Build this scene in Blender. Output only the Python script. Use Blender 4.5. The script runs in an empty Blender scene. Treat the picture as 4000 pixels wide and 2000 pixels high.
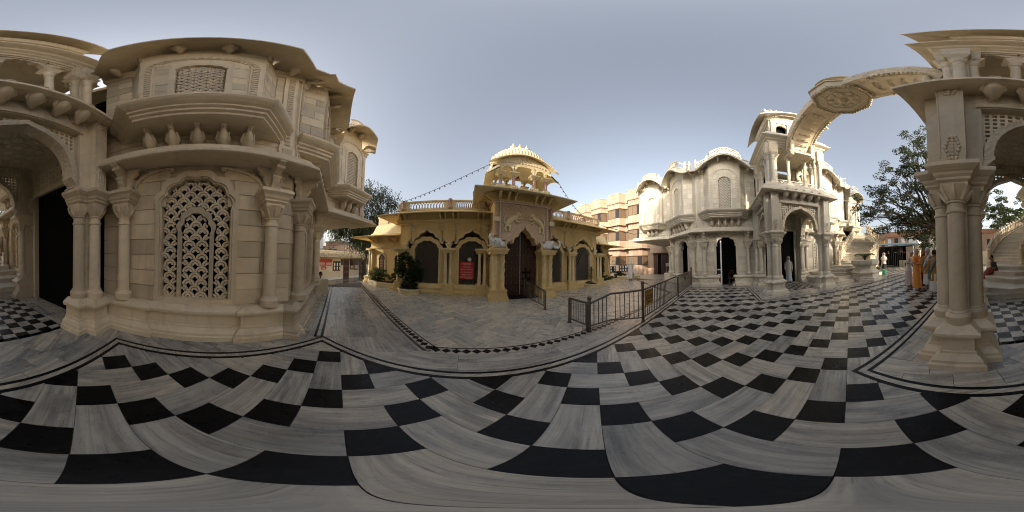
import bpy, math, random
from mathutils import Vector, Matrix

random.seed(7)
SC = bpy.context.scene
COL = SC.collection
R_ = math.radians

# ------------------------------------------------------------------ camera
CAM_H, HEADING, TILT_X, TILT_Y = 1.58, R_(16.1455), R_(1.3084), R_(1.6678)
cam_data = bpy.data.cameras.new("camera")
cam_data.type = 'PANO'
try:
    cam_data.panorama_type = 'EQUIRECTANGULAR'
except Exception:
    pass
try:
    cam_data.cycles.panorama_type = 'EQUIRECTANGULAR'
except Exception:
    pass
cam_data.clip_start, cam_data.clip_end = 0.05, 3000
cam = bpy.data.objects.new("camera", cam_data)
COL.objects.link(cam)
_ry = Matrix(((math.cos(TILT_X), 0, -math.sin(TILT_X)), (0, 1, 0), (math.sin(TILT_X), 0, math.cos(TILT_X))))
_rx = Matrix(((1, 0, 0), (0, math.cos(TILT_Y), -math.sin(TILT_Y)), (0, math.sin(TILT_Y), math.cos(TILT_Y))))
_m = _rx @ _ry
_f = _m @ Vector((math.sin(HEADING), math.cos(HEADING), 0))
_r = _m @ Vector((math.cos(HEADING), -math.sin(HEADING), 0))
_u = _m @ Vector((0, 0, 1))
cam.matrix_world = Matrix(((_r.x, _u.x, -_f.x, 0), (_r.y, _u.y, -_f.y, 0), (_r.z, _u.z, -_f.z, CAM_H), (0, 0, 0, 1)))
SC.camera = cam

# ------------------------------------------------------------------ sky, sun, exposure
SUN_EL = R_(20)
SUN_DIR = Vector((-math.cos(R_(20)), -math.sin(R_(20)), 0))          # horizontally, towards the sun
w = bpy.data.worlds.new("World"); SC.world = w; w.use_nodes = True
nt = w.node_tree
sky = nt.nodes.new("ShaderNodeTexSky"); sky.sky_type = 'NISHITA'; sky.sun_disc = False
sky.sun_elevation = SUN_EL
sky.sun_rotation = math.atan2(SUN_DIR.x, SUN_DIR.y)
sky.air_density, sky.dust_density, sky.ozone_density, sky.altitude = 1.0, 6.0, 1.0, 180
bgn = nt.nodes["Background"]; bgn.inputs[1].default_value = 0.15
hsv = nt.nodes.new("ShaderNodeHueSaturation"); hsv.inputs["Saturation"].default_value = 0.5      # dusty, pale air
nt.links.new(sky.outputs[0], hsv.inputs["Color"]); nt.links.new(hsv.outputs[0], bgn.inputs[0])
sl = bpy.data.lights.new("sun", 'SUN'); sl.energy = 2.3; sl.angle = R_(0.6); sl.color = (1.0, 0.86, 0.66)
so = bpy.data.objects.new("sun", sl); COL.objects.link(so)
sd = Vector((SUN_DIR.x * math.cos(SUN_EL), SUN_DIR.y * math.cos(SUN_EL), math.sin(SUN_EL)))
so.rotation_euler = sd.to_track_quat('Z', 'Y').to_euler(); so.location = (-30, -10, 30)
vs = SC.view_settings
vs.view_transform = 'Standard'; vs.look = 'None'; vs.exposure = 1.16; vs.gamma = 1.0; vs.use_curve_mapping = False
SC.cycles.max_bounces = 6; SC.cycles.diffuse_bounces = 3; SC.cycles.glossy_bounces = 3
SC.cycles.use_denoising = True; SC.cycles.filter_width = 1.0

# ------------------------------------------------------------------ helpers
def V(*a): return Vector(a)
class Fr:
    """vertical facade frame: s along the wall, d outward, z up"""
    def __init__(f, o, s, n): f.o, f.s, f.n = Vector((o[0], o[1], 0)), Vector((s[0], s[1], 0)), Vector((n[0], n[1], 0))
    def p(f, s, z, d=0): return f.o + f.s * s + f.n * d + Vector((0, 0, z))
    def xy(f, s, d=0): q = f.o + f.s * s + f.n * d; return (q.x, q.y)
class MB:
    def __init__(m): m.v, m.f, m.uv, m.tone = [], [], [], []
    def add(m, vs_, fs):
        b = len(m.v); m.v += [tuple(q) for q in vs_]; m.f += [tuple(i + b for i in q) for q in fs]; return m
    def hexa(m, c):
        return m.add(c, [(0, 3, 2, 1), (4, 5, 6, 7), (0, 1, 5, 4), (1, 2, 6, 5), (2, 3, 7, 6), (3, 0, 4, 7)])
    def box(m, x0, x1, y0, y1, z0, z1):
        return m.hexa([(x0, y0, z0), (x1, y0, z0), (x1, y1, z0), (x0, y1, z0), (x0, y0, z1), (x1, y0, z1), (x1, y1, z1), (x0, y1, z1)])
    def fbox(m, F, s0, s1, z0, z1, d0, d1):
        return m.hexa([F.p(s0, z0, d1), F.p(s1, z0, d1), F.p(s1, z0, d0), F.p(s0, z0, d0), F.p(s0, z1, d1), F.p(s1, z1, d1), F.p(s1, z1, d0), F.p(s0, z1, d0)])
    def prism(m, poly, z0, z1):
        n = len(poly)
        return m.add([(x, y, z0) for x, y in poly] + [(x, y, z1) for x, y in poly],
                     [tuple(range(n - 1, -1, -1)), tuple(range(n, 2 * n))] + [(i, (i + 1) % n, n + (i + 1) % n, n + i) for i in range(n)])
    def frus(m, poly0, z0, poly1, z1):
        n = len(poly0)
        return m.add([(x, y, z0) for x, y in poly0] + [(x, y, z1) for x, y in poly1],
                     [tuple(range(n - 1, -1, -1)), tuple(range(n, 2 * n))] + [(i, (i + 1) % n, n + (i + 1) % n, n + i) for i in range(n)])
    def lathe(m, prof, c=(0, 0), n=16, sq=False):
        vs_, fs = [], []
        for r, z in prof:
            for k in range(n):
                a = 2 * math.pi * (k + (.5 if sq else 0)) / n
                rr = r / math.cos(math.pi / n) if sq else r
                vs_.append((c[0] + rr * math.cos(a), c[1] + rr * math.sin(a), z))
        for i in range(len(prof) - 1):
            for k in range(n):
                a, b = i * n + k, i * n + (k + 1) % n
                fs.append((a, b, b + n, a + n))
        fs.append(tuple(range(n - 1, -1, -1))); L = (len(prof) - 1) * n; fs.append(tuple(range(L, L + n)))
        return m.add(vs_, fs)
    def ext(m, F, poly, d0, d1):
        n = len(poly)
        return m.add([F.p(s, z, d0) for s, z in poly] + [F.p(s, z, d1) for s, z in poly],
                     [tuple(range(n)), tuple(range(2 * n - 1, n - 1, -1))] + [(i, n + i, n + (i + 1) % n, (i + 1) % n) for i in range(n)])
    def band(m, F, A, B, d0, d1, closed=False):
        n = len(A); vs_ = []
        for a, b in zip(A, B): vs_ += [F.p(*a, d0), F.p(*a, d1), F.p(*b, d1), F.p(*b, d0)]
        fs = []
        for i in range(n if closed else n - 1):
            p, q = 4 * i, 4 * ((i + 1) % n)
            fs += [(p + 1, q + 1, q + 2, p + 2), (p, p + 1, q + 1, q)[::-1], (p + 2, p + 3, q + 3, q + 2)[::-1], (p + 3, p, q, q + 3)[::-1]]
        if not closed: fs += [(0, 1, 2, 3), (4 * n - 1, 4 * n - 2, 4 * n - 3, 4 * n - 4)]
        return m.add(vs_, fs)
    def mould(m, path, prof, closed=False):
        n, k = len(path), len(prof); vs_ = []
        P = [Vector(q) for q in path]
        for i in range(n):
            def nr(a, b): t = (b - a).normalized(); return Vector((t.y, -t.x))
            if closed or 0 < i < n - 1:
                n1, n2 = nr(P[i - 1], P[i]), nr(P[i], P[(i + 1) % n]); q = n1 + n2
                q = q / max(.25, q.dot(n1)) if q.length > 1e-6 else n1
            else: q = nr(P[0], P[1]) if i == 0 else nr(P[-2], P[-1])
            for o, z in prof: vs_.append((P[i].x + q.x * o, P[i].y + q.y * o, z))
        fs = []
        for i in range(n if closed else n - 1):
            j = (i + 1) % n
            for a in range(k):
                b = (a + 1) % k; fs.append((i * k + a, j * k + a, j * k + b, i * k + b))
        if not closed: fs += [tuple(range(k)), tuple((n - 1) * k + a for a in range(k - 1, -1, -1))]
        return m.add(vs_, fs)
    def tube(m, pts, r, n=6, cap=True):
        pts = [Vector(p) for p in pts]; vs_, fs = [], []
        rs = r if isinstance(r, (list, tuple)) else [r] * len(pts)
        up = None
        for i, p in enumerate(pts):
            t = (pts[min(i + 1, len(pts) - 1)] - pts[max(i - 1, 0)])
            t = t.normalized() if t.length > 1e-9 else Vector((0, 0, 1))
            if up is None: up = t.orthogonal().normalized()
            up = (up - t * up.dot(t)); up = up.normalized() if up.length > 1e-6 else t.orthogonal().normalized()
            sd_ = t.cross(up)
            for k in range(n):
                a = 2 * math.pi * k / n; vs_.append(p + (up * math.cos(a) + sd_ * math.sin(a)) * rs[i])
        for i in range(len(pts) - 1):
            for k in range(n):
                a, b = i * n + k, i * n + (k + 1) % n; fs.append((a, b, b + n, a + n))
        if cap: fs += [tuple(range(n - 1, -1, -1)), tuple(range((len(pts) - 1) * n, len(pts) * n))]
        return m.add(vs_, fs)
    def ball(m, c, r, n=8, k=6, sc=(1, 1, 1)):
        vs_, fs = [], []
        for i in range(1, k):
            ph = math.pi * i / k
            for j in range(n):
                a = 2 * math.pi * j / n
                vs_.append((c[0] + r * sc[0] * math.sin(ph) * math.cos(a), c[1] + r * sc[1] * math.sin(ph) * math.sin(a), c[2] + r * sc[2] * math.cos(ph)))
        t, b = len(vs_), len(vs_) + 1
        vs_ += [(c[0], c[1], c[2] + r * sc[2]), (c[0], c[1], c[2] - r * sc[2])]
        for i in range(k - 2):
            for j in range(n): fs.append((i * n + j, (i + 1) * n + j, (i + 1) * n + (j + 1) % n, i * n + (j + 1) % n))
        for j in range(n): fs += [(t, j, (j + 1) % n), (b, (k - 2) * n + (j + 1) % n, (k - 2) * n + j)]
        return m.add(vs_, fs)
    def xf(m, M):
        m.v = [tuple(M @ Vector(q)) for q in m.v]; return m
    def build(m, name, mat, parent=None, smooth=None, org=None, kind=None, label=None):
        me = bpy.data.meshes.new(name)
        o_ = Vector(org) if org is not None else Vector((0, 0, 0))
        me.from_pydata([tuple(Vector(q) - o_) for q in m.v], [], m.f)
        me.update()
        if m.uv:
            u = me.uv_layers.new(name="UVMap")
            for i, lp in enumerate(me.loops): u.data[i].uv = m.uv[lp.vertex_index]
        if m.tone:
            a = me.attributes.new("tone", 'FLOAT', 'POINT'); a.data.foreach_set("value", m.tone)
        if smooth:
            me.polygons.foreach_set("use_smooth", [True] * len(me.polygons))
            me.set_sharp_from_angle(angle=R_(smooth))
        me.materials.append(MAT[mat] if isinstance(mat, str) else mat)
        o = bpy.data.objects.new(name, me); COL.objects.link(o)
        if parent: o.parent = parent
        elif org is not None: o.location = o_
        if kind: o["kind"] = kind
        if label: o["label"] = label
        return o
def empty(name, loc, label, cat, group=None, rz=0):
    o = bpy.data.objects.new(name, None); COL.objects.link(o); o.location = loc; o.rotation_euler = (0, 0, rz)
    return tag(o, label, cat, group)
def tag(o, label, cat, group=None):
    o["label"] = label; o["category"] = cat
    if group: o["group"] = group
    return o
def kids(o): return list(o.children)
def copytree(o, parent=None, my=False):
    c = o.copy(); COL.objects.link(c); c.parent = parent
    if my: c.scale = (c.scale[0], -c.scale[1], c.scale[2]); c.location = (c.location[0], -c.location[1], c.location[2]); c.rotation_euler.z = -c.rotation_euler.z
    for k in kids(o): copytree(k, c)
    return c
def inst(o, parent, loc=(0, 0, 0), rz=0, sc=None):
    c = o.copy(); COL.objects.link(c); c.parent = parent; c.location = loc; c.rotation_euler = (0, 0, rz)
    if sc: c.scale = sc
    for k in kids(o): copytree(k, c)
    return c

def foil(hw, z0, zs, za, n=3, bul=.2, m=5, c=0.0):
    pts = []
    cs = []
    for j in range(n + 1):
        t = math.pi / 2 * j / n
        cs.append((hw * max(0, math.cos(t)) ** 1.05, zs + (za - zs) * math.sin(t) ** 1.1))
    cs[-1] = (0, za)
    pts.append((hw, z0))
    for j in range(n):
        a, b = Vector(cs[j]), Vector(cs[j + 1]); d = b - a; nn = Vector((d.y, -d.x))
        for k in range(m): u = k / m; q = a + d * u + nn * (bul * 1.45 * 4 * u * (1 - u)); pts.append((q.x, q.y))
    R = pts + [(0, za)]
    L = [(-x, z) for x, z in pts[::-1]]
    return [(x + c, z) for x, z in R + L]
def arch_hw(poly, z, c=0.0):
    """half width of an outline at height z"""
    best = 0
    for (x0, z0), (x1, z1) in zip(poly, poly[1:]):
        if (z0 - z) * (z1 - z) <= 0 and abs(z1 - z0) > 1e-9: best = max(best, x0 + (x1 - x0) * (z - z0) / (z1 - z0) - c)
    return best
def scales(m, F, inside, s0, s1, z0, z1, R, d0, d1, sc=0.0, n=7, rings=((.80, 1.0), (.34, .56))):
    k = 0; z = z0 - R
    while z < z1:
        cnt = int((s1 - s0) / (2 * R)) + 3
        for i in range(-cnt, cnt + 1):
            c = sc + (k % 2) * R + 2 * R * i
            for r0, r1 in rings:
                run = []
                for q in range(n + 1):
                    a = math.pi * q / n
                    e = ((c + R * r0 * math.cos(a), z + R * r0 * math.sin(a)), (c + R * r1 * math.cos(a), z + R * r1 * math.sin(a)))
                    if inside(*e[1]) and inside(*e[0]): run.append(e)
                    else:
                        if len(run) > 1: m.band(F, [x[0] for x in run], [x[1] for x in run], d0, d1)
                        run = []
                if len(run) > 1: m.band(F, [x[0] for x in run], [x[1] for x in run], d0, d1)
        z += R; k += 1
    return m
def inpoly(poly):
    def f(x, y):
        c = False; j = len(poly) - 1
        for i in range(len(poly)):
            xi, yi = poly[i]; xj, yj = poly[j]
            if (yi > y) != (yj > y) and x < (xj - xi) * (y - yi) / (yj - yi) + xi: c = not c
            j = i
        return c
    return f
def clip_half(poly, a, b, c):          # keep a*x+b*y<=c
    out = []
    for i in range(len(poly)):
        p, q = poly[i], poly[(i + 1) % len(poly)]
        dp, dq = a * p[0] + b * p[1] - c, a * q[0] + b * q[1] - c
        if dp <= 0: out.append(p)
        if (dp < 0 < dq) or (dq < 0 < dp):
            t = dp / (dp - dq); out.append((p[0] + (q[0] - p[0]) * t, p[1] + (q[1] - p[1]) * t))
    return out
def clip(poly, conv):                  # conv: convex ccw polygon
    for i in range(len(conv)):
        (x0, y0), (x1, y1) = conv[i], conv[(i + 1) % len(conv)]
        a, b = (y1 - y0), -(x1 - x0)
        poly = clip_half(poly, a, b, a * x0 + b * y0)
        if len(poly) < 3: return []
    return poly
def rect(x0, x1, y0, y1): return [(x0, y0), (x1, y0), (x1, y1), (x0, y1)]
def area(p): return .5 * sum(p[i][0] * p[(i + 1) % len(p)][1] - p[(i + 1) % len(p)][0] * p[i][1] for i in range(len(p)))

# ------------------------------------------------------------------ materials
MAT = {}
class N:
    def __init__(s, name):
        s.m = bpy.data.materials.new(name); s.m.use_nodes = True; s.t = s.m.node_tree; s.b = s.t.nodes["Principled BSDF"]; MAT[name] = s.m
    def n(s, kind, **kw):
        q = s.t.nodes.new("ShaderNode" + kind)
        for k, v in kw.items():
            if k.startswith("i_"):
                key = k[2:]
                q.inputs[int(key) if key.isdigit() else key.replace("_", " ")].default_value = v
            else: setattr(q, k, v)
        return q
    def l(s, a, b): s.t.links.new(a, b)
    def mix(s, fac, a, b, mode='MIX'):
        q = s.n("MixRGB", blend_type=mode)
        for i, x in enumerate((fac, a, b)):
            if hasattr(x, "links") or hasattr(x, "is_linked"): s.l(x, q.inputs[i])
            else: q.inputs[i].default_value = x if i == 0 else (*x, 1) if len(x) == 3 else x
        return q.outputs[0]
    def ramp(s, x, *stops):
        q = s.n("ValToRGB"); e = q.color_ramp.elements
        while len(e) < len(stops): e.new(.5)
        for el, (p, c) in zip(e, stops): el.position = p; el.color = (*c, 1) if isinstance(c, tuple) else (c, c, c, 1)
        s.l(x, q.inputs[0]); return q.outputs[0]
    def noise(s, co, scale, detail=4, rough=.55, dist=0.0):
        q = s.n("TexNoise", i_Scale=scale, i_Detail=detail, i_Roughness=rough, i_Distortion=dist)
        if co is not None: s.l(co, q.inputs["Vector"])
        return q.outputs["Fac"]
    def coords(s, kind="Object"): return s.n("TexCoord").outputs[kind]
    def mapped(s, co, scale=(1, 1, 1), rot=(0, 0, 0)):
        q = s.n("Mapping"); q.inputs["Scale"].default_value = scale; q.inputs["Rotation"].default_value = rot; s.l(co, q.inputs["Vector"]); return q.outputs[0]
    def bump(s, hgt, strength=.2, dist=.01):
        q = s.n("Bump", i_Strength=strength, i_Distance=dist); s.l(hgt, q.inputs["Height"]); s.l(q.outputs[0], s.b.inputs["Normal"])
    def col(s, c):
        if hasattr(c, "is_linked"): s.l(c, s.b.inputs["Base Color"])
        else: s.b.inputs["Base Color"].default_value = (*c, 1)
    def set(s, **kw):
        for k, v in kw.items(): s.b.inputs[k.replace("_", " ")].default_value = v
        return s
def wpos(s): return s.n("NewGeometry").outputs["Position"]

def stone(name, c1, c2, vein, rough=.45, dirt=(.30, .25, .17), dirt_amt=.35, vary=.16, carve=0, vsc=1.0):
    s = N(name); co = wpos(s)
    a = s.noise(co, 1.1 * vsc, 6, .6, .6)
    base = s.mix(s.ramp(a, (.35, 0.0), (.7, 1.0)), c1, c2)
    mp = s.mapped(co, (1.0, 1.0, 2.2), (.5, .35, .2))
    v = s.n("TexWave", wave_type='BANDS', i_Scale=.8 * vsc, i_Distortion=9, i_Detail=4, i_Detail_Scale=1.3); s.l(mp, v.inputs["Vector"])
    vm = s.ramp(v.outputs["Fac"], (.0, 1.0), (.13, .0), (1, 0.0))
    base = s.mix(s.mul(vm, .16), base, vein)
    dn = s.ramp(s.noise(co, .55, 5, .65, .3), (.45, 0.0), (.75, 1.0))
    base = s.mix(s.mul(dn, dirt_amt), base, dirt, 'MIX')
    st = s.mapped(co, (5, 5, .35)); sn = s.ramp(s.noise(st, 1.0, 4, .6), (.55, 0.0), (.8, 1.0))
    base = s.mix(s.mul(sn, dirt_amt * .7), base, dirt, 'MULTIPLY')
    oi = s.n("ObjectInfo"); rnd = s.ramp(oi.outputs["Random"], (0, 1 - vary), (1, 1 + vary * .35))
    base = s.mix(1.0, base, rnd, 'MULTIPLY')
    s.col(base); s.set(Roughness=rough)
    if carve:
        vo = s.n("TexVoronoi", i_Scale=carve); s.l(co, vo.inputs["Vector"]); s.bump(vo.outputs["Distance"], .7, .03)
    else: s.bump(s.noise(co, 28, 5, .6), .18, .008)
    return s
def _mul(s, a, k):
    q = s.n("Math", operation='MULTIPLY'); s.l(a, q.inputs[0]); q.inputs[1].default_value = k; return q.outputs[0]
N.mul = _mul
stone("temple_marble", (.74, .605, .41), (.81, .70, .52), (.46, .38, .28), dirt_amt=.48, vary=.26)
stone("carved_marble", (.72, .60, .42), (.79, .69, .53), (.46, .40, .31), dirt_amt=.5, carve=16)
stone("less_warm_marble", (.69, .62, .49), (.77, .71, .58), (.46, .41, .33), dirt_amt=.5, vary=.22)  # temple_marble copy: less stain, and less warm bounce light put into the colour
stone("step_marble", (.56, .50, .40), (.64, .59, .49), (.38, .34, .28), rough=.35)
stone("yellow_paint", (.80, .59, .26), (.84, .65, .32), (.70, .50, .24), rough=.65, dirt=(.40, .27, .12), dirt_amt=.3, vary=.06)
stone("pale_yellow_paint", (.80, .66, .39), (.84, .72, .47), (.76, .62, .38), rough=.65, dirt=(.42, .30, .15), dirt_amt=.3, vary=.05)
stone("pink_paint", (.52, .33, .26), (.56, .37, .30), (.45, .28, .22), rough=.6, dirt_amt=.25, vary=.06)
stone("carved_pink", (.72, .50, .34), (.78, .57, .40), (.58, .38, .26), rough=.6, dirt_amt=.25, vary=.04, carve=11)
stone("sandstone", (.42, .30, .215), (.48, .355, .265), (.42, .29, .19), rough=.75, dirt=(.35, .24, .16), dirt_amt=.3, vary=.22)
stone("white_paint", (.82, .82, .80), (.86, .86, .84), (.7, .7, .68), rough=.6, dirt=(.4, .38, .33), dirt_amt=.2, vary=.04)
stone("plaster_cream", (.80, .72, .55), (.84, .76, .60), (.7, .6, .45), rough=.75, dirt=(.35, .27, .18), dirt_amt=.35, vary=.05)
stone("brick_far", (.45, .30, .22), (.52, .36, .27), (.35, .24, .18), rough=.85, vary=.1)
stone("terracotta", (.42, .20, .11), (.50, .25, .14), (.32, .16, .09), rough=.8, vary=.2)
stone("earth", (.30, .26, .20), (.38, .33, .26), (.24, .20, .15), rough=.9, vary=.05)

def plain(name, c, rough=.5, metal=0.0, noise=.15, sc=20, spec=None):
    s = N(name); q = s.noise(wpos(s), sc, 4)
    s.col(s.mix(s.mul(q, noise * 2), c, tuple(x * .55 for x in c))); s.set(Roughness=rough, Metallic=metal)
    if spec is not None: s.b.inputs["Specular IOR Level"].default_value = spec
    return s
plain("dark_wood", (.075, .030, .016), .5, noise=.35, sc=9)
plain("brown_wood", (.20, .105, .05), .55, noise=.3)
plain("steel", (.20, .175, .15), .34, 1.0, noise=.12)
plain("steel_dark", (.40, .37, .32), .5, .2)
plain("black_iron", (.015, .015, .016), .5)
plain("interior_shade", (.006, .006, .006), .9, spec=.1)  # near-black colour, painted shade of rooms and openings
plain("red_paint", (.55, .035, .02), .5, noise=.12)
plain("sign_yellow", (.62, .34, .05), .55)
plain("letter_white", (.85, .83, .78), .5, noise=.03)
plain("letter_black", (.02, .015, .01), .6, noise=.03)
plain("glass_dark", (.03, .03, .032), .12, noise=.05)
plain("shutter_brown", (.20, .14, .085), .5, noise=.3, sc=30)
plain("thatch", (.42, .33, .20), .9, noise=.5, sc=25)
plain("paper", (.78, .76, .70), .7, noise=.1)
plain("gold_bell", (.22, .15, .06), .35, .7)
plain("cable", (.02, .02, .02), .6)
plain("green_cable", (.10, .26, .14), .6)
plain("bulb", (.25, .25, .27), .2)
plain("bucket_green", (.02, .42, .26), .4, noise=.05)
plain("clay_pot", (.33, .16, .09), .8)
plain("bark", (.13, .095, .065), .9, noise=.5, sc=14)
plain("canopy_sheet", (.06, .12, .14), .6)
plain("soil", (.09, .06, .04), .95)
plain("clock_face", (.75, .73, .68), .4, noise=.03)
def cloth(name, c, n2=.12): plain(name, c, .85, noise=n2, sc=35)
for nm, c in dict(cloth_white=(.62, .60, .56), cloth_pale=(.40, .38, .34), cloth_saffron=(.78, .32, .07), cloth_orange=(.82, .24, .03), cloth_maroon=(.14, .018, .025), cloth_ochre=(.34, .19, .06), cloth_grey=(.42, .46, .50), cloth_black=(.022, .022, .026), cloth_redprint=(.20, .045, .03), cloth_pink=(.62, .5, .47), bag_green=(.14, .17, .15), hair=(.015, .012, .01)).items(): cloth(nm, c)
plain("skin", (.25, .125, .07), .55, noise=.08)
plain("skin_pale", (.42, .24, .155), .55, noise=.08)
def leafmat(name, c1, c2, tr=.3):
    s = N(name); oi = s.noise(wpos(s), 2.3, 2)
    at = s.n("Attribute", attribute_name="tone")
    base = s.mix(at.outputs["Fac"], c1, c2); s.col(base); s.set(Roughness=.5)
    try:
        tl = s.n("BsdfTranslucent"); s.l(base, tl.inputs[0]); mx = s.n("MixShader"); mx.inputs[0].default_value = tr
        s.l(s.b.outputs[0], mx.inputs[1]); s.l(tl.outputs[0], mx.inputs[2]); s.l(mx.outputs[0], s.t.nodes["Material Output"].inputs[0])
    except Exception: pass
leafmat("leaf_dark", (.025, .04, .012), (.06, .08, .022))
leafmat("leaf_mid", (.05, .08, .018), (.12, .15, .04))
leafmat("leaf_casuarina", (.025, .038, .014), (.06, .072, .026))
leafmat("leaf_bush", (.03, .07, .012), (.09, .15, .03))

# floor marble: streaked along each slab's own length (uv), tone per slab
def floor_marble(name, lo, mid, hi, stain):
    s = N(name); uv = s.coords("UV"); at = s.n("Attribute", attribute_name="tone").outputs["Fac"]
    mp = s.mapped(uv, (1.0, 19, 1)); st = s.noise(mp, 1.0, 7, .62, .5)
    mp2 = s.mapped(uv, (2.2, 48, 1)); st2 = s.noise(mp2, 1.0, 4, .6, .3)
    mp3 = s.mapped(uv, (.9, 4.5, 1)); st3 = s.noise(mp3, 1.0, 5, .6, 1.2)
    base = s.mix(s.ramp(st, (.36, 0.0), (.64, 1.0)), mid, hi)
    base = s.mix(s.ramp(st3, (.46, 0.0), (.66, .62)), base, lo)
    base = s.mix(s.ramp(st2, (.56, 0.0), (.72, .6)), base, (lo[0] * .55, lo[1] * .55, lo[2] * .56))
    base = s.mix(s.ramp(s.noise(s.mapped(uv, (.7, 7, 1)), 1.3, 3), (.55, 0.0), (.8, .6)), base, stain)
    base = s.mix(1.0, base, s.ramp(at, (0, (.62, .63, .64)), (.45, (.92, .91, .89)), (.75, (1.05, 1.0, .92)), (1, (1.15, 1.09, .98))), 'MULTIPLY')
    gr = s.ramp(s.noise(wpos(s), 3.5, 6, .7), (.4, 1.0), (.75, .82)); base = s.mix(1.0, base, gr, 'MULTIPLY')
    s.col(base); rg = s.ramp(s.noise(wpos(s), 5, 5, .7), (.3, .2), (.75, .42)); s.l(rg, s.b.inputs["Roughness"])
    s.bump(s.noise(wpos(s), 9, 3), .05, .004)
floor_marble("floor_marble", (.15, .158, .165), (.37, .36, .335), (.62, .59, .52), (.40, .32, .23))
floor_marble("court_marble_lit", (.24, .248, .25), (.47, .455, .41), (.70, .66, .57), (.47, .39, .29))  # lighter slabs, with the court's open-sky light put into the colour
s = N("black_stone"); nz = s.noise(wpos(s), 14, 6, .7)
s.col(s.mix(s.ramp(nz, (.5, 0.0), (.85, .6)), (.006, .006, .0065), (.032, .030, .028))); rg = s.ramp(s.noise(wpos(s), 6, 5, .7), (.3, .22), (.75, .45)); s.l(rg, s.b.inputs["Roughness"]); s.b.inputs["Specular IOR Level"].default_value = .22
s = N("grout"); s.col(s.mix(s.noise(wpos(s), 6, 5), (.14, .12, .10), (.07, .06, .05))); s.set(Roughness=.9)
s = N("checker_far"); ck = s.n("TexChecker", i_Scale=2.3); ck.inputs[1].default_value = (.06, .058, .05, 1); ck.inputs[2].default_value = (.26, .23, .18, 1); s.l(s.mapped(wpos(s), (1, 1, 0), (0, 0, R_(45))), ck.inputs[0]); s.col(ck.outputs[0]); s.set(Roughness=.25)
# brass/dark grille lattice is geometry; nothing painted
# ================================================================== GROUND AND FLOORS
XC = 3.55                                   # mirror axis between the two temple wings
def mx(x): return 2 * XC - x
g = MB().box(-450, 450, -450, 450, -1.2, -.62).build("ground", "earth"); g["kind"] = "structure"
floor = MB().prism([(-6.6, -40), (40, -40), (40, 30), (-6.6, 30)], -.62, -.018).build("courtyard_floor", "grout"); floor["kind"] = "structure"
TA = .3047
X0, Y0 = .3071, -.1767                      # a corner where two black tiles touch
C45 = math.sqrt(.5)
def tw(q, r): return (X0 + (q - r) * TA * C45, Y0 + (q + r) * TA * C45)
def slab(mb, poly, ang, z1=0.0, th=.012, gap=.0026, tone=None, off=None):
    """one floor slab: prism with uv along ang"""
    if len(poly) < 3 or abs(area(poly)) < 4e-4: return
    cx = sum(p[0] for p in poly) / len(poly); cy = sum(p[1] for p in poly) / len(poly)
    pl = []
    for x, y in poly:
        L = math.hypot(x - cx, y - cy); k = max(0, 1 - gap * 1.4 / max(L, .01)); pl.append((cx + (x - cx) * k, cy + (y - cy) * k))
    b = len(mb.v); mb.prism(pl, z1 - th, z1)
    ca, sa = math.cos(ang), math.sin(ang)
    off = off or (random.uniform(0, 90), random.uniform(0, 90)); tone = random.betavariate(2.2, 1.9) if tone is None else tone
    for x, y, z in mb.v[b:]:
        mb.uv.append((x * ca + y * sa + off[0], -x * sa + y * ca + off[1])); mb.tone.append(tone)
REG = [rect(-2.08, mx(-2.08), -1.27, 1.78), rect(1.33, mx(1.33), -9.6, -1.27), rect(-3.5, 11.0, -16.6, -9.6)]
tiles = {"black_tile": [], "marble_tile": []}
for i in range(-70, 70):
    for j in range(-70, 70):
        k = i - j
        if k % 3 == 0:
            cells, nm, ang = [(i, j, 1, 1)], "black_tile", 0
        else:
            bandn = k // 3
            if bandn % 2 == 0:            # slabs along q
                if k % 3 != 1: continue
                cells, nm, ang = [(i, j, 2, 1)], "marble_tile", R_(45)
            else:                          # slabs along r
                if k % 3 != 2: continue
                cells, nm, ang = [(i, j, 1, 2)], "marble_tile", R_(135)
        (q, r, a, b), = cells
        sq = [tw(q, r), tw(q + a, r), tw(q + a, r + b), tw(q, r + b)]
        x = sum(p[0] for p in sq) / 4; y = sum(p[1] for p in sq) / 4
        if not (-4 < x < 12 and -17.2 < y < 2.3): continue
        pcs = [c for c in (clip(sq, R) for R in REG) if len(c) > 2 and area(c) > 1e-3]
        if pcs: tiles[nm].append((x * x + y * y, pcs, ang))
for nm, lst in tiles.items():
    lst.sort(key=lambda t: t[0]); rest = MB()
    for n_, (d2, pcs, ang) in enumerate(lst):
        mb = MB() if n_ < 300 else rest
        tone, off = random.betavariate(2.2, 1.9), (random.uniform(0, 90), random.uniform(0, 90))
        dz = random.uniform(-.0015, .0008)
        for c in pcs: slab(mb, c, ang, z1=dz, tone=tone, off=off)
        if n_ < 300: mb.build(nm, "black_stone" if nm[0] == "b" else "floor_marble", floor)
    if rest.v: rest.build(nm + "s_beyond", "black_stone" if nm[0] == "b" else "floor_marble", floor, kind="stuff")
# inlaid border: black, pale, black
def border(path, w=.05, side=1, closed=False, name="border_strip"):
    for o0, o1, mt in ((0, w, "black_stone"), (w + .002, 2.4 * w, "floor_marble"), (2.4 * w + .002, 3.3 * w, "black_stone")):
        for a, b in zip(path, path[1:]):
            pass
        mb = MB(); mb.mould(path, [(o0, -.02), (o1, -.02), (o1, .001), (o0, .001)], closed)
        if mt == "floor_marble": mb.uv = [(x + 3 * y, 2.5 * y - x) for x, y, z in mb.v]; mb.tone = [.85] * len(mb.v)
        mb.build(name, mt, floor)
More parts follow.
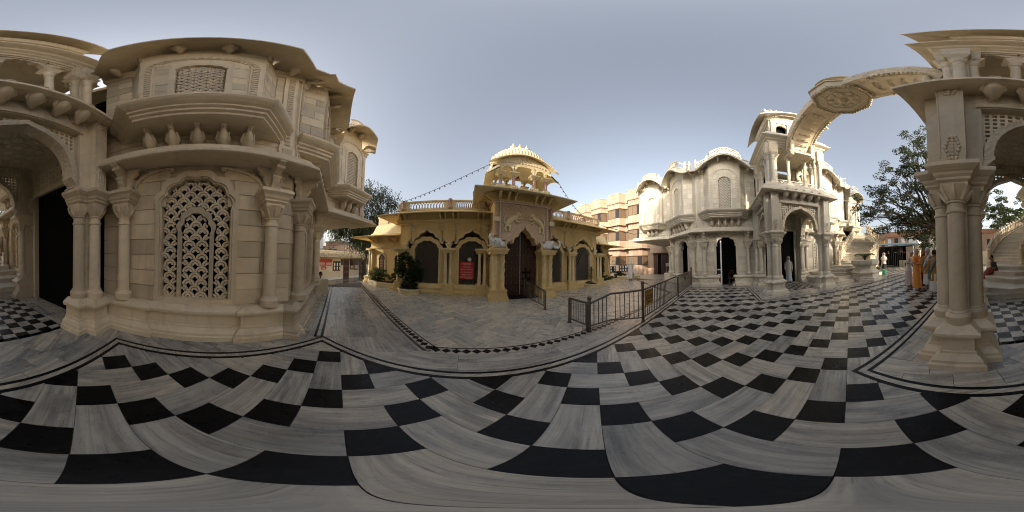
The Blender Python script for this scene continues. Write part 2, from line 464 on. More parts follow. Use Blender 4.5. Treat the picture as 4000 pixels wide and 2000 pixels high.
# courtyard outline (outward = right of travel): left portico corner -> wing -> gate side -> right wing -> right portico
LB = [(1.33, -9.6), (1.33, -1.27), (-2.08, -1.27), (-2.08, 1.78), (mx(-2.08), 1.78), (mx(-2.08), -1.27), (mx(1.33), -1.27), (mx(1.33), -9.6)]
border(LB[::-1] and [LB[0], LB[1], LB[2], LB[3], LB[4], LB[5], LB[6], LB[7]][::-1])
# generic running-bond slabs in a convex polygon
def slabs(conv, ang, wd, ln, name="floor_slab", mat="floor_marble", most=300, tone=None, jit=.35):
    xs = [p[0] for p in conv]; ys = [p[1] for p in conv]; cx, cy = sum(xs) / len(xs), sum(ys) / len(ys)
    L = max(math.hypot(x - cx, y - cy) for x, y in conv) + ln
    ca, sa = math.cos(ang), math.sin(ang); n_ = 0
    v = -L
    while v < L:
        u = -L + random.uniform(0, ln)
        while u < L:
            l2 = ln * random.uniform(1 - jit, 1 + jit)
            q = [(cx + a * ca - b * sa, cy + a * sa + b * ca) for a, b in ((u, v), (u + l2, v), (u + l2, v + wd), (u, v + wd))]
            c = clip(q, conv)
            if len(c) > 2 and area(c) > 2e-3:
                mb = MB(); slab(mb, c, ang, tone=tone); 
                if mb.v: mb.build(name, mat, floor)
                n_ += 1
            u += l2
        v += wd
o = .168
for M_ in (lambda x: x, mx):
    def cv(p):
        q = [(M_(x), y) for x, y in p]; return q if area(q) > 0 else q[::-1]
    slabs(cv(rect(-2.9, 1.33 - o, -1.85, -1.27 - o)), R_(12), .30, .62)
    slabs(cv(rect(.85, 1.33 - o, -9.6, -1.85)), R_(80), .3, .7)
    slabs(cv([(-3.2, -1.27 - o), (-2.08 - o, -1.27 - o), (-2.08 - o, 1.79), (-3.2, 1.79)]), R_(60), .3, .6)
    slabs(cv(rect(-2.9, .85, -2.5, -1.85)), R_(35), .32, .6); slabs(cv(rect(-2.9, -1.95, -5.2, -2.5)), R_(90), .4, .8); slabs(cv(rect(.05, .85, -9.6, -2.5)), R_(50), .35, .7)
    slabs(cv(rect(-2.9, .05, -5.3, -4.75)), R_(0), .4, .8)
# small chequer on the portico floors
for M_, nm in ((lambda x: x, "L"), (mx, "R")):
    t = .232
    for i in range(9):
        for j in range(10):
            x, y = -1.93 + i * t, -4.72 + j * t
            if x + t > .06: continue
            mb = MB(); p = [(M_(x), y), (M_(x + t), y), (M_(x + t), y + t), (M_(x), y + t)]
            if area(p) < 0: p = p[::-1]
            bl = (i + j) % 2 == 0
            slab(mb, p, R_(random.choice((0, 90))), tone=.7); mb.build("portico_tile", "black_stone" if bl else "floor_marble", floor)
# long planks between the courtyard border and the gate court
Y1 = 1.78 + o
for a, b in ((-.07, 1.42), (1.42, 2.9), (2.9, 4.35), (4.35, 5.8), (5.8, 7.2)):
    mb = MB(); slab(mb, [(a + .002, Y1), (b, Y1), (b, Y1 + .505), (a + .002, Y1 + .505)], 0, gap=.001, tone=random.uniform(.45, .8)); mb.build("floor_plank", "floor_marble", floor)
for M_ in (lambda x: x, mx):
    def cv(p):
        q = [(M_(x), y) for x, y in p]; return q if area(q) > 0 else q[::-1]
    dA = R_(135) if M_(1) == 1 else R_(45)
    mb = MB(); slab(mb, cv([(-1.55, Y1), (-.07 if M_(1) == 1 else -.1, Y1), (-.07 if M_(1) == 1 else -.1, Y1 + .505), (-.62, Y1 + .505)]), 0, gap=.001, tone=.6); mb.build("floor_plank", "floor_marble", floor)
    slabs(cv([(-2.248, Y1), (-1.55, Y1), (-.62, Y1 + .505), (-5.02, 6.853), (-6.1, 5.8)]), dA, .52, 1.9, "floor_plank", jit=.2)
    slabs(cv([(-3.1, 1.8), (-2.34, 1.8), (-6.2, 5.66), (-6.6, 5.3)]), dA, .4, 1.2, "floor_plank", jit=.2)
    pth = [(M_(-6.1), 5.8), (M_(-2.248), Y1)]
    border(pth if M_(1) == 1 else pth[::-1])
# diamond inlay
def diamonds(p0, p1, name="diamond_inlay"):
    a, b = Vector(p0), Vector(p1); L = (b - a).length; t = (b - a) / L; nn = Vector((-t.y, t.x)); k = int(L / .152); st = L / k
    mb = MB(); mb.prism([tuple(a + nn * -.085), tuple(b + nn * -.085), tuple(b + nn * .085), tuple(a + nn * .085)][::1], -.014, -.001)
    if True:
        mb.uv = [(x, y * 4) for x, y, z in mb.v]; mb.tone = [.9] * len(mb.v)
    mb.build("inlay_band", "floor_marble", floor)
    ln = MB()
    for s_ in (.085,):
        ln.prism([tuple(a + nn * s_), tuple(b + nn * s_), tuple(b + nn * (s_ + .026)), tuple(a + nn * (s_ + .026))], -.014, .001)
    ln.build("border_strip", "black_stone", floor)
    for i in range(k):
        c = a + t * (st * (i + .5)); q = MB().prism([tuple(c - t * st * .49), tuple(c - nn * .078), tuple(c + t * st * .49), tuple(c + nn * .078)], -.012, .0015)
        q.build(name, "black_stone", floor)
YD = Y1 + .505 + .087
for M_ in (lambda x: x, mx):
    if M_(1) == 1: diamonds((-.5, YD), (XC, YD)); diamonds((-5.5, YD + 5.0), (-.5, YD))
    else: diamonds((XC, YD), (mx(-.5), YD)); diamonds((mx(-.5), YD), (mx(-5.5), YD + 5.0))
# gate court: herringbone of marble slabs laid on the diagonal
GC = [(-.52, YD + .11), (mx(-.52), YD + .11), (mx(-6.2), YD + 5.8), (14, 12.5), (-6.5, 12.5), (-6.2, YD + 5.8)]
conv1 = [(-.52, YD + .11), (mx(-.52), YD + .11), (mx(-6.2), YD + 5.79), (mx(-6.2), 10.4), (-6.2, 10.4), (-6.2, YD + 5.79)]
lst = []
for i in range(-60, 90):
    for j in range(-60, 90):
        k = (i - j) % 4
        if k == 0: a, b, ang = 2, 1, R_(45)
        elif k == 3: a, b, ang = 1, 2, R_(135)
        else: continue
        sq = [tw(i, j), tw(i + a, j), tw(i + a, j + b), tw(i, j + b)]
        x = sum(p[0] for p in sq) / 4; y = sum(p[1] for p in sq) / 4
        if not (-7 < x < 14 and 2 < y < 11): continue
        c = clip(sq, conv1)
        if len(c) > 2 and area(c) > 2e-3: lst.append((x * x + y * y, c, ang))
lst.sort(key=lambda t: t[0]); rest = MB()
for n_, (d2, c, ang) in enumerate(lst):
    mb = MB() if n_ < 300 else rest
    slab(mb, c, ang, tone=random.uniform(.25, 1))
    if n_ < 300 and mb.v: mb.build("court_slab", "court_marble_lit", floor)
rest.build("court_slabs_beyond", "court_marble_lit", floor, kind="stuff")
# far paving
MB().box(mx(-6.2), 30, 1.95, 26, -.02, -.004).build("side_court", "floor_far" if "floor_far" in MAT else "step_marble", floor)
MB().box(-14, -6.62, 2, 22, -.62, -.60).build("lower_court", "checker_far", g)
MB().box(11, 30, -30, -9.6, -.02, -.004).build("rear_court", "step_marble", floor)
MB().box(-6.5, -3.5, -30, -9.6, -.02, -.004).build("rear_court", "step_marble", floor)
MB().box(-3.5, 11, -40, -16.6, -.02, -.004).build("rear_court", "checker_far", floor)
MB().box(9.5, 11, -9.6, -5.4, -.02, -.004).build("rear_court", "step_marble", floor)

# ================================================================== TEMPLE WINGS
B0 = Vector((-3.4, -3.6, 0))               # base of the wing that stands on the -X side; the other one is its mirror image
PROF_PLINTH = [(-.1, 0), (.30, 0), (.30, .09), (.265, .105), (.265, .15), (.225, .2), (.18, .225), (.18, .26), (.155, .27), (.155, .47), (.18, .485), (.225, .50), (.24, .535), (.24, .565), (.19, .60), (.12, .64), (-.1, .64)]
PROF_CORN = [(-.1, 3.24), (.54, 3.24), (.57, 3.26), (.57, 3.31), (.52, 3.335), (.50, 3.37), (.46, 3.39), (.46, 3.43), (.40, 3.46), (.40, 3.52), (.30, 3.55), (-.1, 3.6)]
F1 = Fr((-2.87, -.265), (0, 1), (1, 0))
F2 = Fr((-4.03, 2.67), (-C45, C45), (C45, C45))
F3 = Fr((-5.0, 5.35), (0, 1), (1, 0))
ZT = 7.35
class Wing: pass
root = empty("temple_wing", B0, "near marble temple wing with pierced scallop window, bird brackets and curved eave", "temple")
W = []                                      # parts shared by both wings (near half), built in world coordinates of the -X wing
def wb(mb, name, mat="temple_marble", smooth=None, parent=None, lst=None):
    o = mb.build(name, mat, parent or root, smooth=smooth, org=B0)
    if parent is None: (W if lst is None else lst).append(o)
    return o
COLPROF = [(.165, .64), (.165, .70), (.172, .72), (.172, .76), (.15, .785), (.135, .80), (.135, .815), (.118, .83), (.112, 1.9), (.108, 2.06), (.125, 2.075), (.125, 2.10), (.108, 2.12), (.108, 2.19), (.13, 2.20), (.13, 2.22)]
def column(x, y, name="column", lst=None, ang=0, abacus=True, parent=None):
    L = W if lst is None else lst
    o = MB().lathe(COLPROF, (x, y), 20).build(name, "temple_marble", parent or root, smooth=35, org=B0)
    if parent is None: L.append(o)
    cp = MB().lathe([(.105, 2.22), (.13, 2.26), (.165, 2.33), (.19, 2.40), (.20, 2.43)], (x, y), 20)
    for k in range(8):
        a = k * math.pi / 4 + ang; cp.tube([(x + .12 * math.cos(a), y + .12 * math.sin(a), 2.24), (x + .18 * math.cos(a), y + .18 * math.sin(a), 2.33), (x + .215 * math.cos(a), y + .215 * math.sin(a), 2.39), (x + .20 * math.cos(a), y + .20 * math.sin(a), 2.32)], [.03, .032, .024, .008], 5)
    cp.build("capital", "temple_marble", o, smooth=35, org=B0)
    if abacus:
        M4 = Matrix.Translation((x, y, 0)) @ Matrix.Rotation(ang, 4, 'Z')
        ab = MB().lathe([(.165, 2.40), (.165, 2.47), (.20, 2.50), (.20, 2.53), (.225, 2.56), (.235, 2.60), (.255, 2.63), (.285, 2.66), (.285, 2.71), (.25, 2.735)], (0, 0), 4, True).xf(M4)
        ab.build("abacus", "temple_marble", o, org=B0)
    return o
def bracket_mesh():
    """scroll bracket: local x outward, z up from 0"""
    F = Fr((0, 0), (1, 0), (0, 1)); m = MB()
    pl = [(0, 0), (.10, 0), (.13, .05), (.12, .12), (.17, .17), (.20, .25), (.19, .32), (.25, .36), (.33, .40), (.36, .46), (.44, .50), (.44, .525), (0, .525)]
    m.ext(F, pl, -.06, .06); m.tube([(.17, -.075, .28), (.17, .075, .28)], .05, 8); m.tube([(.33, -.075, .43), (.33, .075, .43)], .035, 8); m.tube([(.11, -.075, .09), (.11, .075, .09)], .035, 8)
    return m
def bird_mesh(sc=1.0):
    """console carved as a parrot: local x outward, hanging below z=0"""
    F = Fr((0, 0), (1, 0), (0, 1)); m = MB()
    m.ext(F, [(0, -.5), (.07, -.48), (.12, -.4), (.13, -.3), (.17, -.2), (.27, -.1), (.36, -.03), (.36, 0), (0, 0)], -.055, .055)
    b = MB(); b.lathe([(.012, -.32), (.05, -.27), (.095, -.19), (.118, -.09), (.112, 0), (.085, .08), (.058, .14), (.045, .18), (.02, .215)], (0, 0), 10)
    b.xf(Matrix.Translation((.19, 0, -.24)) @ Matrix.Rotation(R_(24), 4, 'Y')); m.v_ = None
    m.add(b.v, b.f)
    m.ball((.275, 0, -.075), .052, 8, 6); m.tube([(.31, 0, -.07), (.355, 0, -.09), (.35, 0, -.125)], [.024, .018, .004], 5)
    m.tube([(.10, 0, -.45), (.06, 0, -.53)], [.05, .02], 6)
    for s_ in (-1, 1): m.tube([(.24, .09 * s_, -.15), (.17, .115 * s_, -.28), (.10, .05 * s_, -.44)], [.03, .045, .012], 5)
    return m
_br = bracket_mesh().build("bracket", "temple_marble", None, smooth=30); _bd = bird_mesh().build("bird_bracket", "temple_marble", None, smooth=40)
def place(proto, F, s, d, z, lst=None, sc=None, parent=None):
    p = F.p(s, z, d) - B0; o = inst(proto, parent or root, p, math.atan2(F.n.y, F.n.x), sc); (W if lst is None else lst).append(o); return o
def mouldF(F, path, prof): return MB().mould([F.xy(s, d) for s, d in path], prof)
def wall_blocks(F, s0, s1, z0, z1, hole, ch=.29, lw=.62, d0=0, d1=.014, lst=None, name="stone_block"):
    n_ = max(1, round((z1 - z0) / ch)); ch = (z1 - z0) / n_
    for k in range(n_):
        za, zb = z0 + k * ch, z0 + (k + 1) * ch; hw = hole(za, zb)
        for a, b in (((s0, -hw), (hw, s1)) if hw > 0 else ((s0, s1),)):
            if b - a < .05: continue
            c = max(1, round((b - a) / lw)); u = a; cut = [a + (b - a) * (i + (random.uniform(-.12, .12) if 0 < i < c else 0)) / c for i in range(c + 1)]
            if c == 1 and b - a > .3 and k % 2 == 1: cut = [a, a + (b - a) * random.uniform(.4, .6), b]
            for x, y in zip(cut, cut[1:]):
                q = MB().fbox(F, x + .006, y - .006, za + .006, zb - .006, d0, d1 + .008 + random.uniform(-.004, .004)); wb(q, name, lst=lst)
OUT = foil(.74, .62, 2.42, 3.10, 3, .17); INN = foil(.605, .72, 2.36, 2.93, 3, .17)
def lower_face(F, sL, sR, kind, lst):
    """storey at floor level; kind: 'window' or 'door'"""
    hole = lambda za, zb: (arch_hw(OUT, za) - .07) if za < 3.0 else 0
    # backing wall round the opening
    wl = MB(); z0 = .6 if kind == 'window' else 0
    wl.fbox(F, sL, -.66, 0, 2.42, -.35, 0); wl.fbox(F, .66, sR, 0, 2.42, -.35, 0)
    top = [(x, z) for x, z in OUT if z >= 2.42]
    A = [(.66, 2.42)] + [(x * .93, z - .03) for x, z in top] + [(-.66, 2.42)]
    wl.band(F, A, [(x * (sR if x > 0 else -sL) / .62 if abs(x) > .55 else x * 1.0, 3.3) for x, z in A], -.35, 0)
    wl.fbox(F, .55, sR, 2.42, 3.3, -.35, -.001); wl.fbox(F, sL, -.55, 2.42, 3.3, -.35, -.001)
    if kind == 'window': wl.fbox(F, -.66, .66, 0, .72, -.35, -.002)
    wall = wb(wl, "wall", lst=lst)
    wall_blocks(F, sL, sR, .64 if kind == 'window' else .62, 3.24, hole, lst=lst)
    fr = MB().band(F, INN, OUT, -.18, .05)
    in2 = [(x * 1.06, z + .02 if z > 1 else z) for x, z in INN]; ou2 = [(x * .96, z - .02 if z > 1 else z) for x, z in OUT]
    fr.band(F, in2, ou2, .05, .085)
    f = wb(fr, "window" if kind == 'window' else "doorway", lst=lst)
    MB().fbox(F, -.62, .62, .2, 3.1, -.9, -.85).build("opening_backing", "interior_shade", f, org=B0)  # black sheet, paints the room's shade behind the opening
    if kind == 'window':
        MB().fbox(F, -.74, .74, .62, .74, -.16, .07).build("sill", "temple_marble", f, org=B0)
        ins = inpoly([(x * 1.02, z) for x, z in INN])
        IO, II = foil(.33, .74, 1.95, 2.40, 3, .17), foil(.25, .74, 1.92, 2.28, 3, .17); iio, iii = inpoly(IO), inpoly(II)
        j = MB(); scales(j, F, lambda s_, z: ins(s_, z) and not iio(s_, z), -.62, .62, .74, 2.97, .1175, -.135, -.07, rings=((.67, 1.0), (.25, .57)))
        scales(j, F, lambda s_, z: iii(s_, z), -.25, .25, .74, 2.4, .1175, -.135, -.07, rings=((.67, 1.0), (.25, .57)))
        j.build("pierced_screen", "temple_marble", f, org=B0)
        MB().band(F, II, IO, -.14, -.04).build("inner_frame", "temple_marble", f, org=B0)
    # plinth with pedestals
    def ped(c): return [(c - .36, 0), (c - .36, .06), (c + .36, .06), (c + .36, 0)]
    c1, c2 = F.c1, F.c2
    if kind == 'window': segs = [[(sL, 0)] + ped(c1) + ped(c2) + [(sR, 0)]]
    else: segs = [[(sL, 0)] + ped(c1) + [(-.64, 0), (-.64, -.3)], [(.64, -.3), (.64, 0)] + ped(c2) + [(sR, 0)]]
    for sg in segs: wb(mouldF(F, sg, PROF_PLINTH), "plinth", lst=lst)
    # arch moulding in relief and carved spandrels
    for sg in (-1, 1):
        pts = []
        for k in range(9):
            a = R_(8 + 74 * k / 8); pts.append((sg * (1.14 - .80 * (1 - math.cos(a)) ), 2.74 + .44 * math.sin(a) ** .8))
        ou = [(x + sg * .05, z + .045) for x, z in pts]
        m = MB().band(F, pts, ou, 0, .055); m.ball(tuple(F.p(pts[-1][0], pts[-1][1] - .01, .03)), .06, 8, 6); m.ball(tuple(F.p(pts[0][0], pts[0][1] - .03, .03)), .055, 8, 6)
        wb(m, "arch_moulding", lst=lst)
        sp = MB(); out_ = lambda s_, z: z < 3.2 and .6 < abs(s_) < 1.16 and ((abs(s_) - .34) / .82) ** 2 + max(0, (z - 2.72) / .5) ** 2 > 1.1
        scales(sp, F, out_, -1.2, 1.2, 2.9, 3.25, .05, .014, .03, n=5, rings=((.5, 1.0),))
        if sp.v: wb(sp, "carved_spandrel", lst=lst)
    for c in (c1, c2):
        column(*F.xy(c, .15), lst=lst, ang=math.atan2(F.n.y, F.n.x) + 0)
        place(_br, F, c, .12, 2.72, lst); 
        for sg in (-1, 1):
            q = F.p(c + sg * .06, 2.72, .12) - B0; b_ = inst(_br, root, q, math.atan2(F.s.y * sg, F.s.x * sg), (.55, .8, .98)); (lst if lst is not None else W).append(b_)
def lift(s_): return .88 * (.5 + .5 * math.cos(math.pi * min(1, abs(s_) / 1.72)))
def upper_face(F, sL, sR, lst, jali=False, blocks=True, hwB=.92, dB=.47, bk=1.28, birds=5, parapet=True):
    # flat wall
    wl = MB(); wl.fbox(F, sL, sR, 3.5, 7.84, -.3, 0); wb(wl, "wall", lst=lst)
    # bay
    n_ = 16; xs = [-hwB + 2 * hwB * i / n_ for i in range(n_ + 1)]
    b = MB(); OW, IW = foil(.46, 4.6, 6.55, 7.0, 3, .15), foil(.36, 4.6, 6.5, 6.86, 3, .15)
    b.band(F, [(x, 7.0) for x in xs], [(x, 7.72 + lift(x) * .93) for x in xs], 0, dB)
    b.fbox(F, -hwB, -.44, 4.4, 7.0, 0, dB); b.fbox(F, .44, hwB, 4.4, 7.0, 0, dB)
    tp = [(x, z) for x, z in OW if z >= 6.55]; b.band(F, [(x * .96, z) for x, z in tp], [(x, 7.001) for x, z in tp], dB - .2, dB)
    for sg in (-1, 1):
        p = [F.xy(sg * bk, 0), F.xy(sg * hwB, dB), F.xy(sg * hwB, 0)]
        if area(p) < 0: p = p[::-1]
        b.prism(p, 4.4, 7.93)
        p2 = [F.xy(sg * bk, 0), F.xy(sg * hwB, dB), F.xy(sg * hwB, -.1)]
    bay = wb(b, "bay", lst=lst)
    f = wb(MB().band(F, IW, OW, dB - .14, dB + .035), "window", lst=lst)
    ins = inpoly(IW); j = MB()
    scales(j, F, ins, -.37, .37, 4.6, 6.95, .092, dB - .10, dB - .04, n=6, rings=((.60, 1.0), (.16, .46)))
    j.build("pierced_screen", "temple_marble", f, org=B0)
    MB().fbox(F, -.45, .45, 4.5, 7.0, dB - .2, dB - .15 if jali else dB - .105).build("opening_backing", "interior_shade" if jali else "temple_marble", f, org=B0)  # marble backing panel; black painted shade only with jali
    # carved ladder strips of the bay joined by an arch
    st = MB(); rg = MB(); ra, rb = .70, .86
    arc = [(ra * math.cos(R_(a)), 6.75 + ra * 1.0 * math.sin(R_(a))) for a in range(0, 181, 12)]; arc2 = [(rb * math.cos(R_(a)), 6.75 + rb * math.sin(R_(a))) for a in range(0, 181, 12)]
    A = [(ra, 5.0)] + arc + [(-ra, 5.0)]; Bq = [(rb, 5.0)] + arc2 + [(-rb, 5.0)]
    st.band(F, A, Bq, dB, dB + .03)
    for sg in (-1, 1):
        for k in range(15): z = 5.05 + k * .117; rg.fbox(F, sg * .78 - .055, sg * .78 + .055, z, z + .075, dB + .03, dB + .05)
        st.fbox(F, min(sg * .68, sg * .9), max(sg * .68, sg * .9), 4.6, 5.0, dB, dB + .04)
    for a in range(8, 176, 9):
        q0, q1 = R_(a), R_(a + 6); rg.band(F, [(.73 * math.cos(q0), 6.75 + .73 * math.sin(q0)), (.73 * math.cos(q1), 6.75 + .73 * math.sin(q1))], [(.83 * math.cos(q0), 6.75 + .83 * math.sin(q0)), (.83 * math.cos(q1), 6.75 + .83 * math.sin(q1))], dB + .03, dB + .05)
    so_ = wb(st, "carved_strip", lst=lst); rg.build("rungs", "temple_marble", so_, org=B0)
    # pilaster strips near the corners of the face
    for s_ in F.strips:
        ps = MB().fbox(F, s_ - .14, s_ + .14, 3.62, 7.4, 0, .05); ps.fbox(F, s_ - .17, s_ + .17, 3.6, 4.0, 0, .075)
        po = wb(ps, "pilaster_strip", lst=lst); rr = MB()
        for k in range(28): z = 4.05 + k * .117; rr.fbox(F, s_ - .06, s_ + .06, z, z + .075, .05, .068)
        rr.fbox(F, s_ - .10, s_ + .10, 3.68, 3.92, .075, .09); rr.build("rungs", "temple_marble", po, org=B0)
    # stone courses
    if blocks:
        sc_ = F.strips
        lo = min(sc_) + .15 if min(sc_) < -1 else sL; hi = max(sc_) - .15 if max(sc_) > 1 else sR
        wall_blocks(F, lo, hi, 3.6, 7.4, lambda za, zb: bk + .02 if zb > 4.3 else 0, ch=.34, lw=.8, d1=.01, lst=lst)
        wall_blocks(F, -.67, .67, 5.0, 7.0, lambda za, zb: max(arch_hw(OW, za) - .03, 0), ch=.34, lw=.4, d0=dB, d1=dB + .01, lst=lst)
        for sg in (-1, 1):
            Q = Fr(F.xy(sg * (hwB + bk) / 2, dB / 2), (0, 0), (0, 0)); e = Vector(F.xy(sg * bk, 0)) - Vector(F.xy(sg * hwB, dB)); L = e.length; e = e / L * sg
            Q.s = Vector((e.x, e.y, 0)); Q.n = Vector((e.y, -e.x, 0))
            if Q.n.dot(F.n) < 0: Q.n = -Q.n
            wall_blocks(Q, -L / 2 + .01, L / 2 - .01, 4.6, 7.6, lambda a, b_: 0, ch=.375, lw=.9, d1=.008, lst=lst)
    # balcony slab
    PR = [(-.1, 4.08), (.0, 4.08), (.06, 4.10), (.06, 4.16), (.11, 4.19), (.11, 4.25), (.16, 4.28), (.16, 4.33), (.22, 4.37), (.28, 4.43), (.31, 4.48), (.31, 4.54), (.27, 4.57), (-.1, 4.6)]
    pth = [(-bk - .17, -.02), (-hwB + .02, .6), (hwB - .02, .6), (bk + .17, -.02)]
    m = mouldF(F, pth, PR); m.prism([F.xy(*p) for p in pth][::-1] if area([F.xy(*p) for p in pth]) < 0 else [F.xy(*p) for p in pth], 4.082, 4.598)
    wb(m, "balcony", lst=lst)
    for k in range(birds): place(_bd, F, (k - (birds - 1) / 2) * (.405 if birds == 5 else .36), .0, 4.08, lst, (1.25, .82, .98))
    # curved eave
    eave(F, sL, sR, lst, hwB, dB, bk)
    for s_ in (-1.5, -.95, -.33, .33, .95, 1.5):
        if sL < s_ < sR: place(_bd, F, s_, dB if abs(s_) < .9 else .12, 7.70 + lift(s_) * .9 - .02, lst, (1.2, .7, .55))
    if parapet:
        pp = MB(); n_ = 30; ss = [sL + (sR - sL) * i / n_ for i in range(n_ + 1)]
        dd = lambda s_: dB + .28 if abs(s_) < hwB else .3
        for a, b_ in zip(ss, ss[1:]):
            za, zb = ZT + .42 + lift(a) * 1.0, ZT + .42 + lift(b_) * 1.0; da, db = dd(a), dd(b_)
            for h0, h1 in ((0, .10), (.44, .51)):
                pp.hexa([F.p(a, za + h0, da - .04), F.p(b_, zb + h0, db - .04), F.p(b_, zb + h0, db + .04), F.p(a, za + h0, da + .04), F.p(a, za + h1, da - .04), F.p(b_, zb + h1, db - .04), F.p(b_, zb + h1, db + .04), F.p(a, za + h1, da + .04)])
            for r in range(2):
                c = (a + b_) / 2 + (0 if r else 0); R0 = (b_ - a) * .5; zc = (za + zb) / 2 + .10 + r * .17
                pts = [(c + R0 * math.cos(R_(t)), zc + .165 * math.sin(R_(t))) for t in range(0, 181, 45)]
                pp.band(F, pts, [(x + (x - c) * -.35, zc + (z - zc) * .62) for x, z in pts], (da + db) / 2 - .02, (da + db) / 2 + .02)
        po = wb(pp, "parapet", lst=lst)
        for s_ in (-hwB - .08, hwB + .08, sL + .1, sR - .1): 
            z = ZT + .35 + lift(s_); x, y = F.xy(s_, .36); q = MB().box(x - .055, x + .055, y - .055, y + .055, z, z + .66); q.lathe([(.07, z + .66), (.035, z + .70), (.05, z + .74), (.01, z + .82)], (x, y), 8); q.build("parapet_post", "temple_marble", po, org=B0)
def eave(F, sL, sR, lst, hwB, dB, bk, name="eave"):
    m = MB(); n_ = 44; rows = []
    for i in range(n_ + 1):
        s_ = sL + (sR - sL) * i / n_
        t = min(1, max(0, (bk + .45 - abs(s_)) / .62)); do = .62 + .52 * t
        ti = min(1, max(0, (bk - abs(s_)) / (bk - hwB))); di = dB * ti - .06
        L = lift(s_); zo = ZT + L * 1.02; zi = ZT + .36 + L * .95
        # mitre ends on corners
        eo = s_ + (F.mit[1] * do if i == n_ else F.mit[0] * -do if i == 0 else 0); ei = s_ + (F.mit[1] * di if i == n_ else F.mit[0] * -di if i == 0 else 0)
        rows.append([F.p(ei, zi, di), F.p((eo + ei) / 2, (zo + zi) / 2 + .05, (do + di) / 2), F.p(eo, zo, do), F.p(eo, zo + .07, do + .01), F.p((eo + ei) / 2, (zo + zi) / 2 + .13, (do + di) / 2), F.p(ei, zi + .09, di)])
    vs_, fs = [], []
    for r in rows: vs_ += r
    for i in range(n_):
        for k in range(6): a, b_ = i * 6 + k, i * 6 + (k + 1) % 6; fs.append((a, b_, b_ + 6, a + 6))
    fs += [tuple(range(5, -1, -1)), tuple(range(n_ * 6, n_ * 6 + 6))]
    m.add(vs_, fs); wb(m, name, smooth=30, lst=lst)
T22 = math.tan(R_(22.5))
F1.c1, F1.c2 = -1.325, 1.325; F2.c1, F2.c2 = -1.41, 1.41; F3.c1, F3.c2 = -1, 1
F1.strips, F2.strips, F3.strips = [1.60], [-1.46, 1.58], [1.15]
F1.mit, F2.mit, F3.mit = (0, -T22 * -1), (T22, -T22), (-T22, 0)
F1.mit = (0, T22); F2.mit = (T22, -T22); F3.mit = (-T22, 0)
WIN1, DOOR1, WIN2, DOOR2 = [], [], [], []
lower_face(F1, -1.9, 1.784, 'window', WIN1)
lower_face(F2, -1.63, 1.75, 'window', WIN2)
upper_face(F1, -1.9, 1.784, None)
upper_face(F2, -1.63, 1.75, None)
upper_face(F3, -1.45, 1.3, None, hwB=.62, dB=.3, bk=.85, birds=3)
# frieze, cornice between storeys
ctr = [F1.xy(-1.95), F1.xy(1.784), F2.xy(1.75), F3.xy(-1.25), F3.xy(1.3), F3.xy(1.3, -1.2)]
wb(MB().mould(ctr, PROF_CORN), "cornice")
wb(MB().mould(ctr, [(-.1, 7.4), (.05, 7.4), (.09, 7.46), (.09, 7.6), (.14, 7.66), (.14, 7.74), (-.1, 7.74)]), "frieze")
# solid masses that close the building
wb(MB().prism([F1.xy(-1.9, -.3), F1.xy(1.784, -.3), F2.xy(1.75, -.3), (-6.6, 3.9), (-11.5, 3.9), (-11.5, -3.6), (-2.9, -3.6)], 7.55, 7.74), "roof")
wb(MB().prism([(-5.0, 3.85), (-5.0, 6.65), (-11.5, 6.65), (-11.5, 3.85)], 3.22, 7.74), "overhang")
wb(MB().box(-11.6, -11.3, -3.6, 6.6, 0, 7.6), "rear_wall")
wb(MB().prism([(-3.62, -3.6), F1.xy(-1.9, -.75), F1.xy(1.4, -.75), F2.xy(1.55, -.75), (-5.5, 3.65), (-11, 3.65), (-11, -3.6)], 0, 7.5), "shade_fill", "interior_shade")  # added black block, fills the interior with shade and stops stray sun
wb(MB().box(-11.4, -5.35, 3.7, 3.98, 0, 7.6), "side_wall")
for p in ((-5.42, 4.12), (-6.4, 4.3)): column(*p)
wb(MB().mould([(-6.9, 4.62), (-6.9, 3.9), (-5.12, 3.9), (-5.12, 4.5)][::-1], PROF_PLINTH), "plinth")
# ================================================================== PORTICO (belongs to the wing)
PX, PY1, PY2 = .265, -2.27, -4.93
WX = -2.40
PORT = []
def pb(mb, name, mat="temple_marble", smooth=None, parent=None): return wb(mb, name, mat, smooth, parent, PORT)
def cross(cx, cy, a, b):
    """closed plan of a cross, clockwise so that outward is right of travel... a: reach, b: half width of an arm"""
    p = [(a, -b), (b, -b), (b, -a), (-b, -a), (-b, -b), (-a, -b), (-a, b), (-b, b), (-b, a), (b, a), (b, b), (a, b)]
    return [(cx + x, cy + y) for x, y in p][::-1]
def ring(path_fn, prof):
    m = MB(); return m
PED = [(.30, 0), (.30, .09), (.265, .105), (.265, .15), (.225, .2), (.18, .225), (.18, .26), (.155, .27), (.155, .47), (.18, .485), (.225, .50), (.24, .535), (.24, .565), (.19, .60), (.12, .65)]
def crossloft(m, cx, cy, a0, b0, prof):
    n = 12; vs_, fs = [], []
    for o_, z in prof:
        vs_ += [(x, y, z) for x, y in cross(cx, cy, a0 + o_, b0 + o_ * .95)[::-1]]
    for i in range(len(prof) - 1):
        for k in range(n): a, b = i * n + k, i * n + (k + 1) % n; fs.append((a, b, b + n, a + n))
    fs.append(tuple(range((len(prof) - 1) * n, len(prof) * n)))
    return m.add(vs_, fs)
